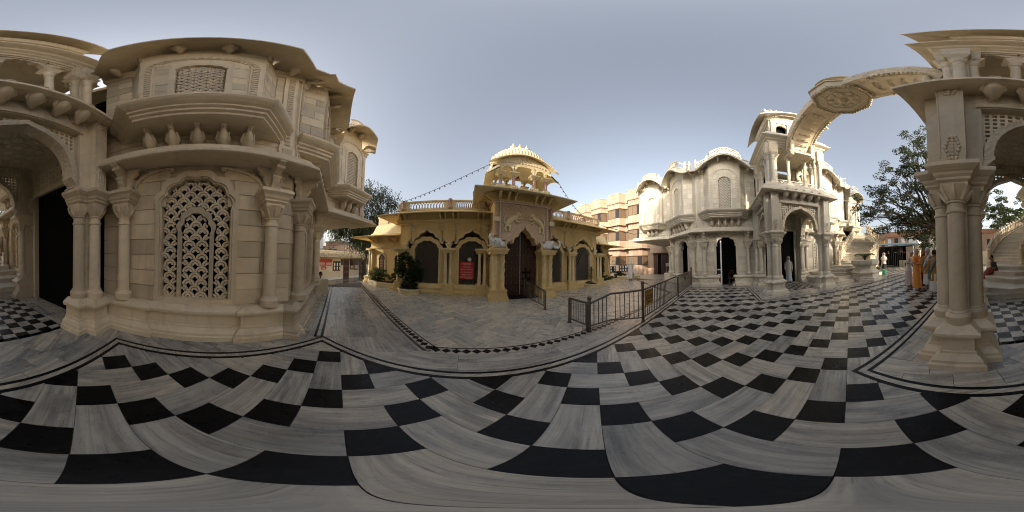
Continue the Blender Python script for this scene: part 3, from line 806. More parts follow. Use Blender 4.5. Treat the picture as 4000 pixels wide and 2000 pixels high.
def pier(cx, cy, inner=0):
    def cut(m):
        if inner: m.v = [(x, max(y, cy - .17) if inner < 0 else min(y, cy + .17), z) for x, y, z in m.v]
        return m
    p = pb(cut(crossloft(MB(), cx, cy, .235, .05, PED)), "pedestal")
    pb(MB().box(cx - .135, cx + .135, cy - .135, cy + .135, .6, 2.75), "pier_core")
    for dx, dy in ((.215, 0), (-.215, 0), (0, .215), (0, -.215)):
        if inner and dy * inner > 0: continue
        column(cx + dx, cy + dy, lst=PORT, abacus=False, ang=math.atan2(dy, dx))
    pb(cut(crossloft(MB(), cx, cy, .235, .05, [(.12, 2.40), (.125, 2.46), (.16, 2.49), (.16, 2.52), (.185, 2.55), (.195, 2.585), (.215, 2.60), (.245, 2.63), (.27, 2.655), (.27, 2.71), (.23, 2.735)])), "abacus")
    pb(cut(crossloft(MB(), cx, cy, .235, .05, [(.115, 2.73), (.115, 4.92)])), "upper_shaft", "temple_marble")
    c = MB()
    for dx, dy in ((1, 0), (-1, 0), (0, 1), (0, -1)):
        Q = Fr((cx + dx * .351, cy + dy * .351), (-dy, dx), (dx, dy))
        for z0, z1, w_ in ((2.80, 3.25, .12), (4.35, 4.85, .15)):
            k = 0
            for r in range(7):
                for s_ in (-1, 0, 1):
                    zz = z0 + (z1 - z0) * (r + .5) / 7; ww = w_ * (1 - abs(r - 3) / 5.5); c.ball(tuple(Q.p(s_ * ww * .7, zz, .0)), .028, 6, 4, (1, 1, 1.3))
        for sg in (-1, 1): c.fbox(Q, sg * .15 - .008, sg * .15 + .008, 2.85, 4.8, 0, .01)
    pb(c, "carving")
for x, y, i_ in ((PX, PY1, 0), (PX, PY2, 0), (WX, PY1, -1), (WX, PY2, 1)): pier(x, y, i_)
# arches on three sides
def portico_arch(F, hw):
    R0 = hw * .80; zs = 3.02; ap = zs + R0 * 1.0
    A, Bq = [], []
    for a in range(0, 181, 10):
        q = R_(a); r0 = R0 + .07 * max(0, 1 - abs(a - 90) / 12) ; r1 = r0 + .13
        A.append((r0 * math.cos(q), zs + r0 * math.sin(q))); Bq.append((r1 * math.cos(q), zs + r1 * math.sin(q)))
    A = [(R0 + .02, 2.74), (R0 + .10, 2.82), (R0 - .02, 2.95)] + A + [(-R0 + .02, 2.95), (-R0 - .10, 2.82), (-R0 - .02, 2.74)]
    Bq = [(hw, 2.74), (hw, 2.85), (R0 + .13, 2.98)] + Bq + [(-R0 - .13, 2.98), (-hw, 2.85), (-hw, 2.74)]
    m = MB().band(F, A, Bq, -.13, .13); a_ = pb(m, "arch", "carved_marble")
    zc = 4.12; j = MB()
    def top(s_): return zs + math.sqrt(max(0, (R0 + .10) ** 2 - s_ * s_)) if abs(s_) < R0 + .1 else 2.75
    st = .105; k = int(hw / st)
    for i in range(-k, k + 1):
        s_ = i * st; t = top(s_)
        if t < zc: j.fbox(F, s_ - .021, s_ + .021, t, zc, -.03, .03)
    for r in range(11):
        z = zc - .05 - r * .105
        if z < 3.0: break
        sx = math.sqrt(max(0, (R0 + .1) ** 2 - (z - zs) ** 2)) if z - zs < R0 + .1 else 0
        for sg in (-1, 1):
            a, b = sorted((sg * sx, sg * hw)); j.fbox(F, a, b, z - .021, z + .021, -.028, .028)
    j.build("pierced_spandrel", "temple_marble", a_, org=B0)
    m = MB().fbox(F, -hw, hw, 4.10, 4.92, -.17, .17); m.fbox(F, -hw, hw, 4.12, 4.2, .17, .20); m.fbox(F, -hw, -hw + .07, 2.75, 4.12, -.10, .10); m.fbox(F, hw - .07, hw, 2.75, 4.12, -.10, .10)
    pb(m, "lintel")
    m = MB()
    for sg in (-1, 1):
        for r in range(5): m.ball(tuple(F.p(sg * (hw - .12 - r * .07), 4.4, .17)), .035 - r * .004, 6, 4, (1, 1, .8))
    pb(m, "carving")
    for i in range(5): place(_bd, F, (i - 2) * hw * .40, .17, 4.72, PORT, (1.15, 1.05, .8))
FS = Fr(((PX + WX) / 2, PY1), (-1, 0), (0, 1)); FF = Fr((PX, (PY1 + PY2) / 2), (0, 1), (1, 0)); FB = Fr(((PX + WX) / 2, PY2), (1, 0), (0, -1))
portico_arch(FS, (PX - WX) / 2 - .30); portico_arch(FF, (PY1 - PY2) / 2 - .30); portico_arch(FB, (PX - WX) / 2 - .30)
# ceiling with rosette
cl = MB().box(WX - .3, PX, PY2, PY1, 4.40, 4.52); ce = pb(cl, "ceiling", "temple_marble")
rs = MB(); cx, cy = (PX + WX) / 2, (PY1 + PY2) / 2
for rr, nn, w_ in ((.22, 6, .10), (.45, 8, .13), (.72, 12, .14), (1.0, 16, .14)):
    for k in range(nn):
        a = 2 * math.pi * k / nn; pts = [(cx + rr * math.cos(a) + w_ * 1.1 * math.cos(t), cy + rr * math.sin(a) + w_ * 1.1 * math.sin(t), 4.395) for t in [2 * math.pi * i / 10 for i in range(11)]]
        rs.tube(pts, .022, 5, False)
rs.ball((cx, cy, 4.39), .13, 10, 6, (1, 1, .8)); rs.build("ceiling_rosette", "temple_marble", ce, smooth=60, org=B0)
fz = MB()
for F, hw in ((FS, 1.0), (FF, 1.0), (FB, 1.0)):
    for k in range(14):
        for r in range(2): fz.ball(tuple(F.p(-hw + .07 + k * .145, 4.2 + r * .11, -.17)), .05, 6, 4, (1, 1, .9))
fz.build("carved_frieze", "temple_marble", ce, org=B0)
# back wall of the portico with the dark doorway
FW = Fr((-2.52, -3.6), (0, 1), (1, 0))
m = MB().fbox(FW, -1.35, -1.0, 0, 4.45, -.25, 0); m.fbox(FW, 1.0, 1.35, 0, 4.45, -.25, 0); m.fbox(FW, -1.05, 1.05, 3.32, 4.45, -.25, .001)
m.fbox(FW, -1.08, -.97, 0, 3.4, 0, .05); m.fbox(FW, .97, 1.08, 0, 3.4, 0, .05); m.fbox(FW, -1.08, 1.08, 3.28, 3.40, .0, .055)
d_ = pb(m, "doorway"); q = MB()
for k in range(13):
    for r in range(4): q.ball(tuple(FW.p(-.9 + k * .15, 3.52 + r * .17, 0)), .065, 6, 4, (.6, 1, 1.1))
q.build("carved_frieze", "temple_marble", d_, org=B0)
MB().fbox(FW, -1.0, 1.0, 0, 3.32, -.18, -.12).build("door_shade_panel", "interior_shade", d_, org=B0)  # solid black sheet, painted shade of the room behind the doorway
# cornice of the portico
rp = [(WX - .4, PY2), (PX, PY2), (PX, PY1), (WX - .4, PY1)]
PC = [(-.1, 4.60), (.50, 4.55), (.60, 4.57), (.60, 4.64), (.54, 4.68), (.52, 4.74), (.47, 4.77), (.47, 4.84), (.42, 4.88), (.36, 4.98), (.36, 5.04), (-.1, 5.06)]
pb(MB().mould(rp, PC), "cornice")
pb(MB().box(WX - .4, PX + .05, PY2 - .05, PY1 + .05, 4.90, 5.055), "upper_floor")
# second storey: corner clusters, columns, little arches, cornice
COL2 = [(.13, 5.06), (.13, 5.16), (.115, 5.18), (.115, 5.30), (.095, 5.33), (.10, 5.36), (.085, 5.40), (.078, 6.55), (.10, 6.58), (.10, 6.62), (.085, 6.66), (.12, 6.80), (.12, 6.84)]
def col2(x, y, k=1.0):
    o = MB().lathe([(r * k, z) for r, z in COL2], (x, y), 14).build("column", "temple_marble", root, smooth=35, org=B0); PORT.append(o)
    MB().box(x - .14 * k, x + .14 * k, y - .14 * k, y + .14 * k, 5.055, 5.22).build("base", "temple_marble", o, org=B0)
    MB().frus([(x + a * .10, y + b * .10) for a, b in ((-1, -1), (1, -1), (1, 1), (-1, 1))], 6.80, [(x + a * .17 * k, y + b * .17 * k) for a, b in ((-1, -1), (1, -1), (1, 1), (-1, 1))], 6.98).build("abacus", "temple_marble", o, org=B0)
for cx_, cy_ in ((.13, -2.36), (.13, -4.84), (-2.3, -2.36), (-2.3, -4.84)):
    pb(MB().box(cx_ - .12, cx_ + .12, cy_ - .12, cy_ + .12, 5.06, 7.72), "corner_pillar")
    for dx, dy in ((.17, 0), (-.17, 0), (0, .17), (0, -.17)): col2(cx_ + dx, cy_ + dy, 1.05)
    pb(crossloft(MB(), cx_, cy_, .22, .10, [(.06, 6.9), (.09, 7.72)]), "pillar_block", "carved_marble")
for y in (-3.17, -4.03): col2(.17, y)
for x in (-.62, -1.55): col2(x, -2.32); col2(x, -4.88)
def small_arch(F, c, hw, z0=6.98, z1=7.5, d=.07):
    A = foil(hw, z0 - .25, z0, z1, 3, .2, 4, c); m = MB(); n = len(A)
    B_ = [(c + max(-hw * 1.12, min(hw * 1.12, (x - c) * 1.25)), max(z, z1 + .1) if abs(x - c) < hw * .95 else z) for x, z in A]
    m.band(F, A, B_, -d, d); m.fbox(F, c - hw * 1.12, c + hw * 1.12, z1 + .08, 7.75, -d * 1.5, d * 1.5); pb(m, "cusped_arch")
F2F = Fr((.13, -3.6), (0, 1), (1, 0)); F2S = Fr((-1.085, -2.36), (-1, 0), (0, 1)); F2B = Fr((-1.085, -4.84), (1, 0), (0, -1))
for c in (-.84, 0, .84): small_arch(F2F, c, .36)
for FQ in (F2S, F2B):
    for c in (-.83, 0, .83): small_arch(FQ, c, .38)
for FQ, hw in ((F2F, 1.05), (F2S, 1.05), (F2B, 1.05)):
    m = MB().fbox(FQ, -hw, hw, 5.06, 5.12, -.04, .04); m.fbox(FQ, -hw, hw, 5.42, 5.47, -.04, .04)
    for k in range(15):
        s_ = -hw + (k + .5) * 2 * hw / 15; pts = [(s_ + .068 * math.cos(R_(t)), 5.27 + .13 * math.sin(R_(t))) for t in range(0, 360, 45)]
        m.band(FQ, pts, [(s_ + (x - s_) * .6, 5.27 + (z - 5.27) * .6) for x, z in pts], -.025, .025, True)
    pb(m, "low_balustrade")
r2 = [(WX - .3, -4.84), (.13, -4.84), (.13, -2.36), (WX - .3, -2.36)]
pb(MB().mould(r2, [(-.15, 7.68), (.14, 7.68), (.16, 7.75), (.22, 7.80), (.22, 7.87), (.30, 7.93), (.34, 8.0), (.46, 8.06), (.52, 8.10), (.52, 8.17), (.44, 8.22), (.40, 8.30), (.34, 8.33), (.34, 8.42), (.24, 8.46), (.24, 8.56), (-.15, 8.6)]), "cornice")
pb(MB().box(WX - .3, .14, -4.85, -2.35, 7.74, 8.58), "entablature")
# third storey and curved roof
F3F = Fr((.02, -3.6), (0, 1), (1, 0)); F3S = Fr((-1.14, -2.45), (-1, 0), (0, 1)); F3B = Fr((-1.14, -4.75), (1, 0), (0, -1))
def l3(s_): return .95 * math.cos(min(1, abs(s_) / 1.6) * math.pi / 2) ** .8
for FQ in (F3F, F3S, F3B):
    m = MB(); hw = 1.16
    for a, b in ((-hw, -.92), (-.36, -.24), (.24, .36), (.92, hw)): m.fbox(FQ, a, b, 8.58, 9.75, -.12, .10)
    xs = [-hw + 2 * hw * i / 16 for i in range(17)]
    m.band(FQ, [(x, 9.72) for x in xs], [(x, 9.75 + l3(x)) for x in xs], -.12, .10)
    m.fbox(FQ, -.92, .92, 8.58, 8.72, -.08, .08)
    pb(m, "wall")
    for c in (-.64, 0, .64):
        A = foil(.27, 8.72, 9.2, 9.55, 3, .2, 4, c); q = MB().band(FQ, A, [(c + (.29 if x > c else -.29), z) if abs(x - c) > .2 else (x, 9.74) for x, z in A], -.05, .05); pb(q, "cusped_arch")
pb(MB().box(-2.1, -.2, -4.5, -2.7, 8.6, 9.9), "chamber", "interior_shade")
# eave of the third storey: arched on every side
for FQ, cl_ in ((F3F, 0), (F3S, 0), (F3B, 0)):
    m = MB(); rows = []; n_ = 28; hw = 1.16
    for i in range(n_ + 1):
        t = -1 + 2 * i / n_; si, so2 = t * (hw + .05), t * (hw + .62)
        zi = 9.85 + l3(si) * 1.0; zo = 9.36 + l3(si) * 1.12
        rows.append([FQ.p(si, zi, .05), FQ.p((si + so2) / 2, (zi + zo) / 2 + .07, .36), FQ.p(so2, zo, .60), FQ.p(so2, zo + .07, .61), FQ.p((si + so2) / 2, (zi + zo) / 2 + .16, .36), FQ.p(si, zi + .10, .05)])
    vs_, fs = [], []
    for r in rows: vs_ += r
    for i in range(n_):
        for k in range(6): a, b_ = i * 6 + k, i * 6 + (k + 1) % 6; fs.append((a, b_, b_ + 6, a + 6))
    fs += [tuple(range(5, -1, -1)), tuple(range(n_ * 6, n_ * 6 + 6))]
    pb(m.add(vs_, fs), "eave", smooth=30)
m = MB(); n_ = 20; rows = []
for i in range(n_ + 1):
    t = -1 + 2 * i / n_; rows.append([(-1.14 + 1.18 * a * (1 - .12 * abs(t)), -3.6 + t * 1.25, 9.95 + 2.35 * max(0, math.cos(a * math.pi / 2)) ** .5) for a in [-1 + 2 * k / 14 for k in range(15)]])
vs_ = [p for r in rows for p in r]; fs = [(i * 15 + k, (i + 1) * 15 + k, (i + 1) * 15 + k + 1, i * 15 + k + 1) for i in range(n_) for k in range(14)]
fs += [tuple(range(14, -1, -1)), tuple(range(n_ * 15, n_ * 15 + 15))]
ro = pb(m.add(vs_, fs), "curved_roof", smooth=40)
m = MB().mould([(-2.32, -4.9), (.06, -4.9), (.06, -2.3), (-2.32, -2.3)], [(-.1, 10.0), (.02, 10.0), (.1, 10.1), (.1, 10.3), (-.1, 10.35)])
for k in range(9): m.tube([(-1.14 + 1.2 * a, -4.85 + k * .31, 10.0 + 2.36 * max(0, math.cos(a * math.pi / 2)) ** .5) for a in [-.97 + 1.94 * q / 10 for q in range(11)]], .035, 5)
m.build("roof_ribs", "temple_marble", ro, org=B0)

# ---- the second wing: mirror image, with doors on the faces towards the gate
lower_face(F1, -1.9, 1.784, 'door', DOOR1); lower_face(F2, -1.63, 1.75, 'door', DOOR2)
root2 = empty("temple_wing", (mx(B0.x), B0.y, 0), "far marble temple wing with dark doorways, sunlit tower and stairs, beyond the steel railing", "temple")
root2.scale = (-1, 1, 1)
for o in DOOR1 + DOOR2: o.parent = root2
for o in W + PORT: copytree(o, root2)
noblk = lambda L: [o for o in L if not o.name.startswith("stone_block")]
for r, blk in ((root, False), (root2, True)):
    for o in noblk(W) + noblk(WIN2): copytree(o, r, True)
    for o in (WIN1 if True else noblk(WIN1)): copytree(o, r, True)
    if blk:
        for o in W:
            if o.name.startswith("stone_block") and o.data.vertices[0].co.y + B0.y < 1.75: copytree(o, r, True)

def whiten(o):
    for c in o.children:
        if c.material_slots and c.material_slots[0].material and c.material_slots[0].material.name == "temple_marble": c.material_slots[0].link = 'OBJECT'; c.material_slots[0].material = MAT["less_warm_marble"]
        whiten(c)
whiten(root2)  # far wing takes the marble copy without the warm bounce in its colour
# unseen tower added behind the near wing to throw shade on the far wing
m = MB().box(-9.0, -5.6, -5.2, -2.0, 7.7, 11.6); m.mould([(-9, -5.2), (-5.6, -5.2), (-5.6, -2.0), (-9, -2.0)], [(-.1, 11.4), (.3, 11.4), (.35, 11.55), (-.1, 11.8)], True)
m.lathe([(1.75, 11.6), (1.85, 12.1), (1.8, 12.9), (1.5, 13.7), (1.0, 14.4), (.4, 14.9), (.12, 15.1), (.2, 15.3), (.02, 15.9)], (-7.3, -3.6), 24); wb(m, "added_shade_tower", smooth=35, lst=[])

# ================================================================== ARCH BRIDGE between the two porticos
ar = empty("marble_arch", (XC, -3.6, 6.9), "carved marble arch with bead edging and octagonal centre spanning between the towers", "arch")
def ab_(m, name, mat="temple_marble", smooth=None, parent=None): return m.build(name, mat, parent or ar, smooth=smooth, org=(XC, -3.6, 6.9))
HS, ZS, ZA = 2.98, 6.95, 8.78
def soffit(t): a = math.pi * t; return (XC - HS * math.cos(a), ZS + (ZA - ZS) * math.sin(a))
def outer(t): a = math.pi * t; return (XC - (HS + .10) * math.cos(a), ZS + .36 + (ZA + .16 - ZS) * math.sin(a) ** .95)
n_ = 40; m = MB(); hwid = .64; vs_, fs = [], []
for i in range(n_ + 1):
    x0, z0 = soffit(i / n_); x1, z1 = outer(i / n_)
    vs_ += [(x0, -3.6 - hwid, z0), (x0, -3.6 + hwid, z0), (x1, -3.6 + hwid, z1), (x1, -3.6 - hwid, z1)]
for i in range(n_):
    for k in range(4): a, b = i * 4 + k, i * 4 + (k + 1) % 4; fs.append((a, b, b + 4, a + 4))
fs += [(3, 2, 1, 0), (n_ * 4, n_ * 4 + 1, n_ * 4 + 2, n_ * 4 + 3)]
ab_(m.add(vs_, fs), "arch_span", "temple_marble", 30)
for sg in (-1, 1):                       # ribs and panels on the soffit
    pts = [(lambda q: (q[0], -3.6 + sg * .47, q[1] - .01))(soffit(i / n_)) for i in range(n_ + 1)]
    ab_(MB().tube(pts, .03, 6), "rib", smooth=60)
for i in range(2, 40):
    if 15 < i < 25: continue
    if i % 2 == 0:
        x, z = soffit(i / n_); q = MB()
        q.tube([(x + (.11 * math.cos(t)) * .8, -3.6 + .27 * math.sin(t), z - .012) for t in [2 * math.pi * k / 12 for k in range(13)]], .022, 5, False); q.ball((x, -3.6, z), .06, 8, 5, (1, 1, .6)); ab_(q, "rosette", smooth=60)
OC = [(XC + 1.0 * math.cos(R_(22.5 + 45 * k)), -3.6 + 1.0 * math.sin(R_(22.5 + 45 * k))) for k in range(8)]
oc = ab_(MB().prism(OC, 8.66, 9.16), "octagon_centre", "carved_marble")
ab_(MB().prism([(XC + (x - XC) * 1.06, -3.6 + (y + 3.6) * 1.06) for x, y in OC], 9.10, 9.2), "octagon_cornice")
q = MB()
for r_ in (.82, .55): q.tube([(XC + r_ * math.cos(R_(22.5 + 45 * k)), -3.6 + r_ * math.sin(R_(22.5 + 45 * k)), 8.655) for k in range(9)], .03, 6, False)
q.lathe([(.02, 8.40), (.07, 8.47), (.06, 8.53), (.13, 8.58), (.2, 8.66)], (XC, -3.6), 10)
for k in range(8): a = R_(45 * k); q.ball((XC + .36 * math.cos(a), -3.6 + .36 * math.sin(a), 8.655), .10, 8, 5, (1, 1, .4))
ab_(q, "octagon_rosette", smooth=50)
bead = None
def bead_at(p):
    global bead
    if bead is None: bead = MB().ball((0, 0, 0), .06, 8, 6, (1, 1, .85)).build("bead", "temple_marble", ar, smooth=80)
    o = bead if not bead.get("used") else inst(bead, ar)
    bead["used"] = 1; o.location = Vector(p) - Vector((XC, -3.6, 6.9))
    if "used" in o and o is not bead: del o["used"]
for sg in (-1, 1):
    for i in range(1, 59):
        t = i / 59
        if .345 < t < .655: continue
        x, z = soffit(t); bead_at((x, -3.6 + sg * (hwid - .05), z - .03))
for k in range(8):
    a, b = Vector(OC[k]), Vector(OC[(k + 1) % 8])
    for j in range(6): c = a + (b - a) * ((j + .5) / 6); c = Vector((XC, -3.6)) + (c - Vector((XC, -3.6))) * .94; bead_at((c.x, c.y, 8.63))
del bead["used"]
# carved flower band on the sides
for sg in (-1, 1):
    q = MB()
    for i in range(1, 60):
        x0, z0 = soffit(i / 60); x1, z1 = outer(i / 60); f_ = .5 + .2 * math.sin(i * 1.7)
        q.ball((x0 + (x1 - x0) * f_, -3.6 + sg * hwid, z0 + (z1 - z0) * f_), .05, 6, 4, (1, .5, 1))
    ab_(q, "carved_band")
# small pavilion on the octagon
for k in range(8):
    x, y = XC + .62 * math.cos(R_(22.5 + 45 * k)), -3.6 + .62 * math.sin(R_(22.5 + 45 * k))
    ab_(MB().lathe([(.09, 9.2), (.09, 9.28), (.055, 9.3), (.05, 9.75), (.10, 9.84)], (x, y), 10), "pavilion_column", smooth=35)
q = MB().lathe([(.60, 9.82), (.70, 9.86), (.84, 9.84), (.84, 9.88), (.7, 9.97), (.64, 10.05), (.6, 10.2), (.45, 10.4), (.22, 10.52), (.05, 10.6), (.06, 10.7), (.01, 10.85)], (XC, -3.6), 24); ab_(q, "pavilion_dome", smooth=35)
# scrolls where the arch meets the towers
for x, sg in ((.62, 1), (mx(.62), -1)):
    for y in (-3.1, -4.1):
        q = MB(); pts = [(x + sg * (.1 + .1 * math.sin(t * 3.0)), y, 6.75 + t * 1.15) for t in [k / 8 for k in range(9)]]; q.tube(pts, [.07, .09, .10, .10, .10, .09, .08, .07, .05], 8); q.ball((x + sg * .16, y, 6.78), .11); ab_(q, "scroll", smooth=60)
q = MB(); q.box(.25, .75, -4.2, -3.0, 6.88, 7.0); q.box(mx(.75), mx(.25), -4.2, -3.0, 6.88, 7.0); 
ab_(MB().box(.25, .85, -4.2, -3.0, 6.86, 6.98), "arch_seat"); ab_(MB().box(mx(.85), mx(.25), -4.2, -3.0, 6.86, 6.98), "arch_seat")

# ================================================================== STAIRCASES
def staircase(mir, label):
    X = mx if mir else (lambda x: x)               # written for the +X side, mirrored for the other
    base = (X(9.0), -9.5, 0)
    st = empty("marble_staircase", base, label, "staircase", "twin marble stairs")
    def sb(m, name, mat="step_marble", smooth=None, parent=None): return m.build(name, mat, parent or st, smooth=smooth, org=base)
    def pp(l): q = [(X(x), y) for x, y in l]; return q if area(q) > 0 else q[::-1]
    # apron: five broad steps widening towards the court
    ap = [[(6.72, -5.75), (6.95, -5.2), (8.1, -5.1), (9.8, -5.2), (9.9, -8.3), (7.8, -10.6), (6.72, -7.4)],
          [(7.05, -6.1), (7.4, -5.5), (8.1, -5.12), (9.8, -5.2), (9.9, -8.3), (7.8, -10.6), (7.05, -7.6)],
          [(7.4, -6.8), (8.4, -5.9), (9.8, -5.9), (9.9, -8.3), (7.8, -10.6), (7.4, -8.0)],
          [(7.7, -7.3), (8.6, -6.6), (9.7, -6.6), (9.9, -8.3), (7.8, -10.6), (7.7, -8.6)],
          [(8.0, -7.8), (8.9, -7.2), (9.6, -7.2), (9.9, -8.3), (7.8, -10.6), (7.9, -9.2)]]
    for k, p in enumerate(ap):
        o = sb(MB().prism(pp(p), k * .17, (k + 1) * .17 - .035), "step"); c = Vector((8.6, -8.2)); q = [(x + (x - c.x) * .012, y + (y - c.y) * .012) for x, y in p]
        sb(MB().prism(pp(q), (k + 1) * .17 - .034, (k + 1) * .17), "tread", parent=o)
    nst = 19; Ain, Bin = Vector((9.25, -8.15)), Vector((12.2, -13.5))
    def inn(t): return Ain + (Bin - Ain) * t
    def out(t):
        p0, p1, p2, p3 = Vector((7.75, -9.95)), Vector((8.2, -12.0)), Vector((9.6, -14.6)), Vector((12.0, -14.9)); u = 1 - t
        return p0 * u ** 3 + p1 * 3 * u * u * t + p2 * 3 * u * t * t + p3 * t ** 3
    z0 = .85
    for k in range(nst):
        t0, t1 = k / nst, (k + 1) / nst; a, b, c, d = inn(t0), out(t0), out(t1), inn(t1); z = z0 + (k + 1) * .168
        pl = pp([tuple(a), tuple(b), tuple(c), tuple(d)]); o = sb(MB().prism(pl, max(0, z - 1.0) if k > 6 else 0, z - .035), "step")
        e = (Vector(a) - Vector(d)).normalized() * .045; pl2 = pp([tuple(a + e), tuple(b + e), tuple(c), tuple(d)]); sb(MB().prism(pl2, z - .034, z), "tread", parent=o)
    pl = pp([tuple(inn(1)), tuple(out(1)), (13.4, -15.0), (13.4, -13.4)]); sb(MB().prism(pl, 3.6, z0 + nst * .168), "landing")
    # balustrades with figures between rails
    def bal(fn, n, zoff=0, name="baluster"):
        top, low = [], []
        for k in range(n + 1):
            t = k / n; p = fn(t); z = z0 + .1 + t * nst * .168; top.append((X(p.x), p.y, z + .78)); low.append((X(p.x), p.y, z + .06))
            b_ = MB().lathe([(.10, z - .12), (.10, z + .0), (.06, z + .05), (.045, z + .14), (.085, z + .30), (.075, z + .42), (.04, z + .52), (.07, z + .60), (.10, z + .66), (.10, z + .80), (.06, z + .83), (.05, z + .88), (.07, z + .93), (.012, z + 1.04)], (X(p.x), p.y), 8)
            if k < n:
                p2 = fn((k + .5) / n); z2 = z + .5 * nst * .168 / n; b_.tube([(X(p.x), p.y, z + .2), (X(p2.x), p2.y, z2 + .32), (X(p2.x), p2.y, z2 + .62)], [.05, .075, .05], 6); b_.ball((X(p2.x), p2.y, z2 + .66), .075, 6, 5)
            sb(b_, name, "temple_marble", 45)
        sb(MB().tube(top, .055, 6), "rail", "temple_marble", 60); sb(MB().tube(low, .06, 6), "lower_rail", "temple_marble", 60)
        p = fn(0); z = z0
        sb(MB().lathe([(.16, z - .3), (.16, z + .1), (.11, z + .16), (.11, z + .7), (.15, z + .76), (.15, z + .84), (.07, z + .9), (.10, z + 1.0), (.02, z + 1.16)], (X(p.x), p.y), 10), "newel_post", "temple_marble", 35)
    bal(lambda t: inn(t) + Vector((.06, .04)), 15); bal(out, 18)
    return st
staircase(True, "marble staircase with a woman sitting on it, seen through the near arch")
staircase(False, "sunlit curving marble staircase with carved balustrades behind the round planter")
# ================================================================== YELLOW GATE BUILDING
GX = 2.4
gb = empty("gate_building", (GX, 7.7, 0), "yellow gate building with studded dark doors, elephant heads and ribbed dome pavilion", "gate")
def gbld(m, name, mat="yellow_paint", smooth=None, parent=None, kind=None): return m.build(name, mat, parent or gb, smooth=smooth, org=(GX, 7.7, 0), kind=kind)
FG = Fr((GX, 7.7), (1, 0), (0, -1))
PL = [(-.1, 0), (.28, 0), (.28, .10), (.22, .14), (.22, .26), (.16, .30), (.10, .36), (.05, .42), (-.1, .42)]
def twin(sx, y=7.52, w_=.30, d=.26):
    """pedestal, two slim columns and a cap block"""
    x = GX + sx
    m = MB()
    for z0, z1, k in ((0, .12, 1.06), (.12, .2, .98), (.2, .40, .86), (.40, .5, .92)): m.box(x - w_ * k, x + w_ * k, y - d * k, y + .2, z0, z1)
    gbld(m, "pedestal")
    for sg in (-1, 1):
        gbld(MB().lathe([(.095, .5), (.095, .58), (.08, .62), (.085, .86), (.095, .90), (.075, .93), (.062, 1.80), (.08, 1.83), (.075, 1.86), (.10, 1.93)], (x + sg * .12, y - .08), 12), "column", "pale_yellow_paint", 35)
    gbld(MB().frus([(x - .25, y - .2), (x + .25, y - .2), (x + .25, y + .2), (x - .25, y + .2)], 1.92, [(x - .3, y - .25), (x + .3, y - .25), (x + .3, y + .2), (x - .3, y + .2)], 2.06), "capital"); gbld(MB().box(x - .33, x + .33, y - .28, y + .2, 2.06, 2.13), "abacus", "pale_yellow_paint")
def ogee(c, k=1.0):
    """opening under the outer arch with curled ends, right to left"""
    r = [(.98, 2.13), (1.0, 2.28), (.98, 2.42), (.90, 2.52), (.80, 2.50), (.76, 2.42), (.80, 2.37), (.72, 2.36), (.66, 2.45), (.62, 2.58), (.52, 2.66), (.44, 2.66), (.40, 2.76), (.32, 2.86), (.20, 2.90), (.10, 2.94), (0, 3.05)]
    return [(c + x * k, z) for x, z in r] + [(c - x * k, z) for x, z in r[-2::-1]]
